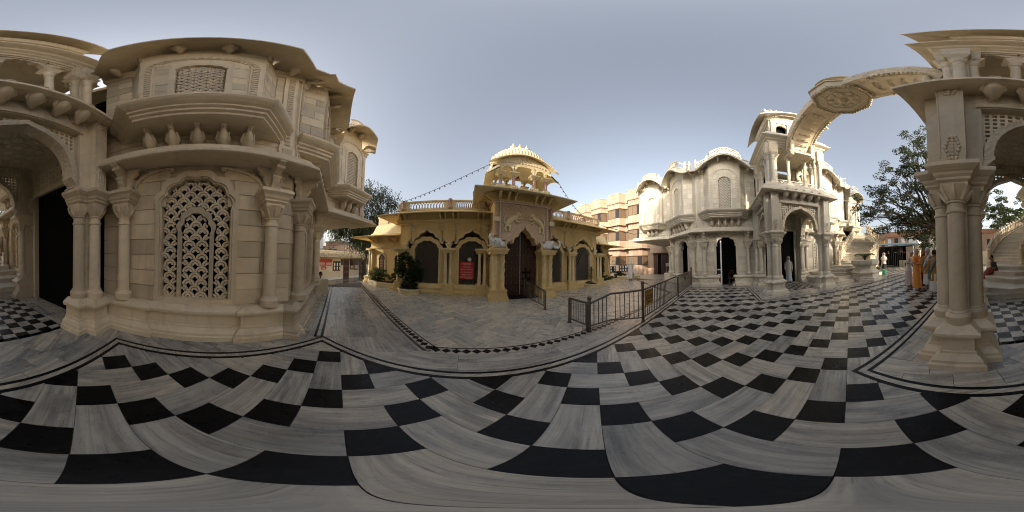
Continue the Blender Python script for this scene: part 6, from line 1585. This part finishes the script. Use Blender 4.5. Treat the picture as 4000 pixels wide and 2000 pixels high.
t.build("stems", "bark", sp, org=sp_o); l.build("foliage", "leaf_mid", sp, org=sp_o)
bush("low_plants", "low dark ground plants around the spiky plant", (7.1, 7.35, .18), (.38, .38, .07), 400, .07)
def bed(name, label, path, w_, h):
    og = (path[0][0], path[0][1], 0); o = MB().mould(path, [(0, 0), (.14, 0), (.14, h), (0, h)]).build(name, "pale_yellow_paint", None, org=og); tag(o, label, "planter", "yellow planters by the gate"); return o
pb1 = [(-3.5, 7.75), (-4.55, 7.72), (-5.6, 8.5), (-5.6, 8.95)]; bed("planter_bed", "long yellow planter bed with clipped bush at the gate's left end", pb1[::-1], .1, .26); 
sb_ = MB().prism([(-3.5, 7.75), (-3.5, 8.9), (-5.6, 8.9), (-5.6, 8.5), (-4.55, 7.72)], 0, .2).build("bed_soil", "soil", None, org=(-4.5, 8.3, 0)); tag(sb_, "dark soil inside the long yellow planter bed left of the gate", "soil")
bush("clipped_bush", "dense rounded green bush before the gate's left end wall", (-4.95, 8.4, .18), (.62, .45, .40), 2400, .055, "leaf_bush", 10, elong=1.3)
bush("loose_bush", "loose light green shrub right of the clipped bush", (-3.95, 8.2, .18), (.5, .35, .27), 700, .06, "leaf_mid", 8)
pb2 = [(7.9, 8.35), (8.4, 7.55), (10.2, 7.85), (10.6, 8.9)]; bed("planter_bed", "yellow planter bed under the creeper right of the gate", pb2, .1, .24)
s_ = MB().prism([(7.9, 8.35), (8.4, 7.55), (10.2, 7.85), (10.6, 8.9), (8.2, 8.9)], 0, .18).build("bed_soil", "soil", None, org=(9, 8.3, 0)); tag(s_, "dark soil in the planter bed under the creeper", "soil")
bush("creeper", "tall dark creeper climbing the gate's right end pillar", (8.9, 8.55, .16), (.75, .35, 1.38), 3000, .075, "leaf_dark", 14)
bush("low_bush", "low green bush at the foot of the creeper", (9.3, 8.15, .16), (.8, .3, .28), 1100, .07, "leaf_bush", 8)
pb3 = [(12.5, 9.3), (12.1, 7.75), (13.8, 7.75), (14.6, 8.3)]; bed("planter_bed", "low yellow planter bed before the guest house boards", pb3, .1, .26)
bush("low_bush", "low bush in the bed below the notice boards", (12.9, 9.6, .05), (1.1, .5, .3), 900, .09, "leaf_dark", 8); bush("low_bush", "small shrub in the bed behind the walking person", (13.6, 8.3, .2), (.5, .3, .14), 300, .08, "leaf_mid", 5); bush("low_bush", "dark shrubs along the boards beside the creeper", (12.0, 10.9, 0), (1.2, .6, .38), 900, .09, "leaf_dark", 8)
bush("far_hedge", "dark hedge beyond the information hut roof", (-14.5, 12.5, -.6), (1.0, 3.5, 1.5), 2200, .16, "leaf_dark", 12); bush("far_tree", "small pale tree far beyond the hut roof", (-22.6, 22.6, 2.0), (1.7, 1.5, 1.7), 900, .2, "leaf_mid", 8)
bush("far_hedge", "rounded green bushes under the white house", (-17.0, 13.8, -.6), (1.6, 1.8, 1.75), 1500, .18, "leaf_dark", 8)
# big marble planter and palm
mp = (6.72, -8.05); mo = (mp[0], mp[1], 0)
mpl = MB().lathe([(.98, 0), (.98, .10), (.94, .13), (.94, .20), (.86, .24), (.84, .42), (.90, .46), (.90, .52), (.80, .60), (.70, .68), (.66, .76), (.66, .86), (.72, .92), (.84, .98), (.86, 1.02), (.86, 1.24), (.80, 1.26), (.72, 1.26), (.70, 1.15)], mp, 8, True).build("marble_planter", "step_marble", None, org=mo); tag(mpl, "large octagonal marble planter at the foot of the sunlit stairs", "planter")
MB().lathe([(.01, 1.17), (.72, 1.18)], mp, 8).build("soil", "soil", mpl, org=mo)
for k in range(8):
    a = R_(45 * k); F = Fr((mp[0] + .86 * math.cos(a), mp[1] + .86 * math.sin(a)), (-math.sin(a), math.cos(a)), (math.cos(a), math.sin(a))); MB().fbox(F, -.28, .28, 1.05, 1.21, 0, .02).build("panel", "step_marble", mpl, org=mo)
def palm(c, label, r, n, h, name="palm_plant"):
    e = empty(name, c, label, "plant"); l = MB(); st = MB()
    st.tube([c, (c[0], c[1], c[2] + .18)], .07, 8)
    for k in range(n):
        a = 6.28 * k / n + random.uniform(-.2, .2); L = r * random.uniform(.75, 1.1); prev = None
        pts = [Vector((c[0] + math.cos(a) * L * t, c[1] + math.sin(a) * L * t, c[2] + .15 + h * math.sin(t * 2.3) - .06 * t)) for t in [i / 8 for i in range(9)]]; st.tube(pts, .012, 4)
        for i in range(1, 9):
            d = (pts[i] - pts[i - 1]).normalized(); s_ = Vector((-math.sin(a), math.cos(a), 0))
            for sg in (-1, 1):
                for u in (0, .33, .66):
                    o = pts[i - 1].lerp(pts[i], u); tip = o + s_ * sg * .24 * math.sin(.5 + i * .3) + d * .10 - Vector((0, 0, .07)); w_ = d * .016; q = len(l.v); l.v += [tuple(o - w_), tuple(o + w_), tuple(tip)]; l.f.append((q, q + 1, q + 2)); l.tone += [random.random()] * 3
    st.build("stems", "leaf_mid" if False else "bark", e, org=c); l.build("fronds", "leaf_mid", e, org=c); return e
palm((mp[0], mp[1], 1.18), "feathery palm growing in the large marble planter", .62, 13, .36)
# bucket, flower pots
bk = MB().lathe([(.13, 0), (.165, .30), (.175, .31), (.165, .31), (.15, .05)], (7.02, -10.75), 18).build("bucket", "bucket_green", None, smooth=40, org=(7.02, -10.75, 0)); tag(bk, "green plastic bucket beside the washing person", "bucket")
MB().tube([(7.02 + .17 * math.cos(t), -10.75 + .05, .30 + .13 * math.sin(t)) for t in [math.pi * k / 8 for k in range(9)]], .006, 4).build("handle", "steel", bk, org=(7.02, -10.75, 0))
bx_ = MB().box(6.95, 7.45, -10.3, -9.75, 0, .22).build("stone_curb", "plaster_cream", None, org=(7.2, -10, 0)); tag(bx_, "low stone curb block under the potted flowers", "curb")
for i, (x, y) in enumerate(((7.05, -10.0), (7.3, -9.95), (7.18, -10.2))):
    o = MB().lathe([(.07, .22), (.10, .40), (.11, .41), (.09, .41)], (x, y), 12).build("flower_pot", "clay_pot", None, smooth=40, org=(x, y, .22)); tag(o, "clay flower pot on the stone curb, " + ("nearest the marble planter", "farthest from the bucket", "nearest the green bucket")[i], "pot", "clay pots on the curb")
    bush("potted_flowers", "leafy flowering plant in the clay pot " + ("nearest the marble planter", "farthest from the bucket", "nearest the green bucket")[i], (x, y, .38), (.14, .14, .13), 240, .05, "leaf_mid", 5, group="plants in the clay pots")
# chair, counter and glass door in the far wing's doorway
ch_o = (9.75, -.55, 0); ch = empty("bentwood_chair", ch_o, "dark bentwood chair standing in the far wing's doorway", "chair")
for dx, dy in ((-.18, -.18), (.18, -.18), (.18, .18), (-.18, .18)): MB().tube([(ch_o[0] + dx, ch_o[1] + dy, 0), (ch_o[0] + dx * .85, ch_o[1] + dy * .85, .45)], .018, 6).build("leg", "dark_wood", ch, org=ch_o)
MB().lathe([(.2, .44), (.21, .45), (.21, .475), (.19, .48)], ch_o[:2], 16).build("seat", "dark_wood", ch, org=ch_o); MB().tube([(ch_o[0] + .2, ch_o[1] + .19 * math.cos(t), .47 + .45 * math.sin(t)) for t in [math.pi * k / 10 for k in range(11)]], .016, 6).build("back_hoop", "dark_wood", ch, org=ch_o); MB().tube([(ch_o[0] + .2, ch_o[1] + .1 * math.cos(t), .47 + .34 * math.sin(t)) for t in [math.pi * k / 8 for k in range(9)]], .012, 6).build("inner_hoop", "dark_wood", ch, org=ch_o); MB().tube([(ch_o[0] + .15 * math.cos(t), ch_o[1] + .15 * math.sin(t), .2) for t in [6.283 * k / 12 for k in range(13)]], .01, 5).build("ring_stretcher", "dark_wood", ch, org=ch_o)
gd_o = (9.98, .06, 0); gd = MB().box(9.96, 10.0, .02, .10, 0, 2.75).build("door_frame_post", "white_paint", None, org=gd_o); tag(gd, "thin white frame post inside the far wing's doorway", "post")
sc_o = (10.05, .18, 0); scn = MB().box(9.99, 10.25, .10, .30, .62, .70).build("shop_counter", "white_paint", None, org=sc_o); tag(scn, "white shop counter with glass case inside the far doorway", "counter")
MB().box(9.99, 10.02, .10, .30, .70, .95).build("glass_case", "glass_dark", scn, org=sc_o); MB().box(9.98, 10.25, .10, .30, .95, 1.0).build("case_top", "white_paint", scn, org=sc_o); MB().box(10.0, 10.25, .10, .30, .08, .62).build("front_panel", "terracotta", scn, org=sc_o); MB().box(9.99, 10.25, .10, .30, .0, .08).build("kick_board", "white_paint", scn, org=sc_o)
# ================================================================== PEOPLE
def skin_body(joints, edges, radii):
    me = bpy.data.meshes.new("body"); me.from_pydata(joints, edges, []); o = bpy.data.objects.new("body_tmp", me); COL.objects.link(o)
    md = o.modifiers.new("skin", 'SKIN'); md.use_smooth_shade = True; md.branch_smoothing = .4
    for i, r in enumerate(radii): sv = me.skin_vertices[0].data[i]; sv.radius = (r, r) if not isinstance(r, tuple) else r
    me.skin_vertices[0].data[0].use_root = True
    sb2 = o.modifiers.new("sub", 'SUBSURF'); sb2.levels = 1; sb2.render_levels = 1
    dg = bpy.context.evaluated_depsgraph_get(); r = bpy.data.meshes.new_from_object(o.evaluated_get(dg)); bpy.data.objects.remove(o); bpy.data.meshes.remove(me)
    return [tuple(v.co) for v in r.vertices], [tuple(p.vertices) for p in r.polygons]
def loft(rings, n=24, fold=0.0, nf=9, ph=0.0):
    """rings: (z, rx, ry, cx, cy)"""
    m = MB(); vs_, fs = [], []
    for i, (z, rx, ry, cx, cy) in enumerate(rings):
        k = i / max(1, len(rings) - 1)
        for j in range(n):
            a = 2 * math.pi * j / n; f = 1 + fold * k * math.sin(nf * a + ph + i * .4); vs_.append((cx + rx * f * math.cos(a), cy + ry * f * math.sin(a), z + fold * .15 * k * math.cos(nf * a)))
    for i in range(len(rings) - 1):
        for j in range(n): a, b = i * n + j, i * n + (j + 1) % n; fs.append((a, a + n, b + n, b))
    fs.append(tuple(range(n))); L = (len(rings) - 1) * n; fs.append(tuple(range(L + n - 1, L - 1, -1)))
    return m.add(vs_, fs)
def person(loc, label, H, rz, arms, top, bottom, skin="skin", hair="hair", bald=False, hood=None, top_len=.62, shawl=None, bag=None, stride=.0, lean=0.0, extra=None, sit=False, bottom_len=.12, legs_show=True, headturn=0.0):
    k = H / 1.70; e = empty("person", loc, label, "person", None, rz)
    hz = .55 if sit else .92
    J = [(0, 0, hz), (0, .0 + lean * .1, hz + .20), (0, lean * .22, hz + .40), (0, lean * .33 + .01, hz + .53), (0, lean * .40 + .02, hz + .60), (0, lean * .46 + .025, hz + .72)]
    Rr = [(.13, .105), (.125, .095), (.15, .095), .052, (.078, .09), (.076, .088)]
    E = [(0, 1), (1, 2), (2, 3), (3, 4), (4, 5)]
    for sg in (-1, 1):
        b = len(J)
        if sit: P = [(sg * .09, .02, hz - .03), (sg * .13, .40, hz + .02), (sg * .12, .44, hz - .42), (sg * .12, .56, hz - .46)]
        else: P = [(sg * .09, 0, hz - .06), (sg * .10, .02 + sg * stride * .5, .50), (sg * .10, -.02 + sg * stride, .085), (sg * .11, .13 + sg * stride, .035)]
        J += P; Rr += [.085, .058, .04, .03]; E += [(0, b), (b, b + 1), (b + 1, b + 2), (b + 2, b + 3)]
        b = len(J); A = arms[0 if sg < 0 else 1]; dz = hz - .92; ly = lean * .22
        J += [(sg * .165, ly, hz + .44)] + [(x, y, z + dz) for x, y, z in A]; Rr += [.055, .042, .028, .026]; E += [(2, b), (b, b + 1), (b + 1, b + 2), (b + 2, b + 3)]
    v, f = skin_body([(x * k, y * k, z * k) for x, y, z in J], E, [tuple(q * k for q in r) if isinstance(r, tuple) else r * k for r in Rr])
    m = MB().add(v, f)
    for sg in (0, 1):                        # fingers and thumb
        w_, h_ = Vector(arms[sg][1]), Vector(arms[sg][2]); d = (h_ - w_).normalized(); s_ = d.orthogonal().normalized(); dz = Vector((0, 0, hz - .92))
        for i, L in enumerate((.058, .068, .064, .05)):
            o = h_ + dz + s_ * (.018 - .012 * i); c = d.cross(s_) * .02; m.tube([o * k, (o + d * L * .55 + c * .3) * k, (o + d * L + c) * k], [.0085 * k, .008 * k, .006 * k], 5)
        o = h_ + dz - d * .03; m.tube([o * k, (o + s_ * .035 + d * .02) * k, (o + s_ * .04 + d * .05) * k], [.010 * k, .009 * k, .006 * k], 5)
    hd = Vector(J[4]).lerp(Vector(J[5]), .45) * k; hx, hy = math.sin(headturn), math.cos(headturn)
    fw = lambda f_, s_, u: (hd.x + (hx * f_ + hy * s_) * k, hd.y + (hy * f_ - hx * s_) * k, hd.z + u * k)
    m.ball(fw(.0, 0, .02), .098 * k, 14, 10, (.82, .95, 1.2)); m.tube([fw(.085, 0, .03), fw(.108, 0, -.005), fw(.092, 0, -.018)], [.011 * k, .016 * k, .012 * k], 6)
    for sg in (-1, 1): m.ball(fw(-.005, sg * .08, .005), .022 * k, 6, 5, (.5, 1, 1.4))
    m.build("body", skin, e, smooth=75)
    q = MB()
    for sg in (-1, 1): q.ball(fw(.083, sg * .032, .028), .010 * k, 6, 4)
    q.tube([fw(.088, -.024, -.052), fw(.094, 0, -.05), fw(.088, .024, -.052)], .006 * k, 4); q.build("facial_features", "hair", e)
    if hood:
        hm = MB(); hm.ball(fw(-.018, 0, .025), .122 * k, 14, 10, (.9, 1.0, 1.2)); hm2 = MB()
        hm2.tube([fw(-.02, 0, -.05), fw(-.03, 0, -.14), fw(-.04, 0, -.24)], [.11 * k, .125 * k, .20 * k], 12)
        fr_ = Vector(fw(.105, 0, .0)); hm.v = [tuple(Vector(p) - Vector((hx, hy, 0)) * max(0, (Vector(p) - Vector(fw(.045, 0, 0))).dot(Vector((hx, hy, 0)))) * 1.0) for p in hm.v]
        hm.add(hm2.v, hm2.f); hm.build("head_cloth", hood, e, smooth=70)
    elif not bald:
        hm = MB().ball(fw(-.014, 0, .045), .104 * k, 14, 10, (.86, .98, 1.12)); hm.v = [tuple(Vector(p) - Vector((hx, hy, 0)) * max(0, (Vector(p) - Vector(fw(.05, 0, 0))).dot(Vector((hx, hy, 0)))) + Vector((0, 0, max(0, hd.z - .02 * k - p[2]) * .9))) for p in hm.v]; hm.build("hair", hair, e, smooth=70)
    s_z, ly = hz + .46, lean
    ring_ = lambda z, rx, ry, l: (z * k, rx * k, ry * k, 0, l * k)
    if top:
        R = [ring_(hz + .50, .065, .06, lean * .3), ring_(hz + .465, .16, .085, lean * .26), ring_(hz + .40, .195, .118, lean * .23), ring_(hz + .20, .175, .125, lean * .12), ring_(hz + .02, .17, .135, .0)]
        if not sit:
            for t in (.33, .66, 1.0): R.append(ring_(hz + .02 - (top_len - .48) * t, .175 + .03 * t, .14 + .03 * t, .005))
        loft(R, 22, .05, 7).build("upper_garment", top, e, smooth=50)
        for sg in (0, 1):
            A = arms[sg]; S = Vector(((-1, 1)[sg] * .165, lean * .22, hz + .445)); El = Vector(A[0]) + Vector((0, 0, hz - .92)); Wr = Vector(A[1]) + Vector((0, 0, hz - .92)); end = El.lerp(Wr, -.12 if extra != 'long' else .85)
            pts = [S, S.lerp(El, .5), El.lerp(S, .12), end] if extra == 'long' else [S, S.lerp(El, .5), S.lerp(El, .85)]
            MB().tube([p * k for p in pts], [.074 * k, .07 * k, .066 * k, .055 * k][:len(pts)], 10).build("sleeve", top, e, smooth=60)
    if bottom and not sit:
        R = [ring_(hz + .06, .15, .12, 0), ring_(hz - .12, .175, .15, 0), ring_(.60, .18, .16 + abs(stride) * .5, .0), ring_(.40, .19, .165 + abs(stride) * .9, 0), ring_(bottom_len + .1, .20, .17 + abs(stride) * 1.1, 0), ring_(bottom_len, .205, .175 + abs(stride) * 1.1, 0)]
        loft(R, 30, .10, 8, 1.0).build("lower_garment", bottom, e, smooth=50)
    if bottom and sit:
        m = MB()
        m.tube([(0, -.06 * k, (hz + .03) * k), (0, .16 * k, (hz + .03) * k), (0, .36 * k, (hz + .02) * k), (0, .46 * k, (hz - .10) * k), (0, .50 * k, (hz - .30) * k), (0, .55 * k, (hz - .44) * k)], [.17 * k, .19 * k, .19 * k, .18 * k, .19 * k, .22 * k], 16); m.v = [(x * 1.15, y, z) for x, y, z in m.v]; m.build("lower_garment", bottom, e, smooth=60)
    if shawl:
        m = MB(); pts = [(.16, .05, hz + .20), (.13, .10, hz + .36), (.09, .04, hz + .49), (.06, -.07, hz + .47), (-.04, -.13, hz + .30), (-.14, -.13, hz + .08)]; m.tube([(x * k, y * k, z * k) for x, y, z in pts], [.03 * k, .05 * k, .055 * k, .055 * k, .06 * k, .05 * k], 8); m.build("shawl", shawl, e, smooth=60)
    if bag:
        mt, x, y, z = bag; bo = MB().box((x - .05) * k, (x + .05) * k, (y - .14) * k, (y + .14) * k, (z - .2) * k, (z + .16) * k).build("shoulder_bag", mt, e)
        MB().tube([(x * k, y * k, (z + .16) * k), (x * .4 * k, (y * .5) * k, (hz + .49) * k), (-x * .3 * k, .06 * k, (hz + .42) * k)], .018 * k, 5).build("bag_strap", mt, e)
    if not sit:
        for sg in (-1, 1): MB().ball((sg * .108 * k, (.06 + sg * stride) * k, .016 * k), .13 * k, 10, 6, (.42, 1.0, .14)).build("sandal", "cloth_black", e, smooth=60)
    return e
DN = lambda s_: [(s_ * .22, -.01, 1.10), (s_ * .23, .05, .86), (s_ * .23, .07, .79)]
FWD = lambda s_: [(s_ * .23, .02, 1.12), (s_ * .16, .25, 1.10), (s_ * .12, .32, 1.11)]
CHEST = lambda s_: [(s_ * .25, .02, 1.12), (s_ * .10, .22, 1.18), (s_ * .03, .25, 1.20)]
def face(dx, dy): return math.atan2(-dx, dy)      # rotation that turns local +Y to (dx, dy)
person((9.35, -4.02, 0), "person in white robe and head cloth standing by the far portico doorway", 1.62, face(-1, .25), [DN(-1), DN(1)], "cloth_pale", "cloth_grey", "skin", hood="cloth_pale", top_len=.80, stride=.05, extra='long', shawl="cloth_pale")  # white cloth darkened, portico shade put into its colour
person((3.16, -6.89, 0), "grey haired man in white shirt with black shoulder bag, looking down", 1.70, face(-1, -.1), [FWD(-1), FWD(1)], "cloth_white", "cloth_pink", "skin_pale", hair="cloth_grey", lean=.35, bag=("cloth_black", -.19, -.08, .95), top_len=.66)
person((2.55, -6.40, 0), "shaven headed man in saffron robes holding an orange bead bag", 1.76, face(-1, .15), [CHEST(-1), FWD(1)], "cloth_saffron", "cloth_saffron", "skin_pale", bald=True, shawl="cloth_orange", bag=("cloth_orange", .06, .30, 1.06), top_len=.88, headturn=0)
person((2.50, -7.15, 0), "woman in dark maroon robe and head scarf facing the group", 1.66, face(-.25, 1), [CHEST(-1), CHEST(1)], "cloth_maroon", "cloth_maroon", "skin", hood="cloth_maroon", extra='long', top_len=.7, bottom_len=.04)
person((2.02, -6.30, 0), "man in ochre wrap over pale sleeves and white dhoti, back turned", 1.77, face(.3, -1), [DN(-1), FWD(1)], "cloth_ochre", "cloth_white", "skin_pale", hair="cloth_grey", shawl="cloth_grey", top_len=.72, bottom_len=.30, stride=.04, extra='long')
person((1.50, -5.44, 0), "dark haired man in ochre shawl with grey bag, back to the pier", 1.66, face(.25, -1), [DN(-1), FWD(1)], "cloth_ochre", "cloth_white", "skin", shawl="bag_green", bag=("bag_green", -.20, .05, .88), top_len=.80, bottom_len=.25, extra='long')
person((1.42, -6.35, 0), "bald man partly hidden behind the near pier", 1.76, face(.9, -.4), [DN(-1), DN(1)], "cloth_grey", "cloth_white", "skin_pale", bald=True, top_len=.75)
person((-.80, -7.45, .13), "woman in dark blouse and red print skirt sitting on the stairs", 1.60, face(1, .35), [[(-.22, .12, 1.12), (-.08, .36, 1.02), (-.02, .42, 1.0)], [(.22, .12, 1.12), (.12, .38, 1.02), (.08, .44, 1.0)]], "cloth_black", "cloth_redprint", "skin", sit=True, lean=.5)
person((7.35, -11.25, 0), "person in white head cloth and shirt washing beside the green bucket", 1.66, face(-.6, .75), [FWD(-1), DN(1)], "cloth_white", "cloth_black", "skin", hood="cloth_white", lean=.2, top_len=.62, bottom_len=.45, bag=("brown_wood", .2, .05, .85))
person((11.4, 7.2, 0), "person in white walking towards the guest house", 1.70, face(.9, .5), [DN(-1), FWD(1)], "cloth_white", "cloth_white", "skin", hood="cloth_white", stride=.09, top_len=.80, bottom_len=.2)
person((-6.95, 5.45, -.55), "dark clothed person sitting beyond the near wing's corner", 1.62, face(1, .6), [FWD(-1), FWD(1)], "cloth_black", "cloth_black", "skin", sit=True, lean=.4)
for p in (_br, _bd): bpy.data.objects.remove(p)
# carving too fine to pick apart piece by piece
FINE = ("carved_spandrel", "rungs", "carving", "carved_frieze", "white_bosses", "white_studs", "carved_band", "foliage_relief", "carved_spray", "carved_leaves", "slats", "spiral_garland", "grille", "fanlight_lattice", "lattice", "pierced_screen", "pierced_spandrel", "low_balustrade", "crest", "roof_ribs", "ceiling_rosette", "octagon_rosette", "stems", "facial_features", "lettering")
for ob in bpy.data.objects:
    if ob.parent and ob.name.split(".")[0] in FINE: ob["kind"] = "stuff"
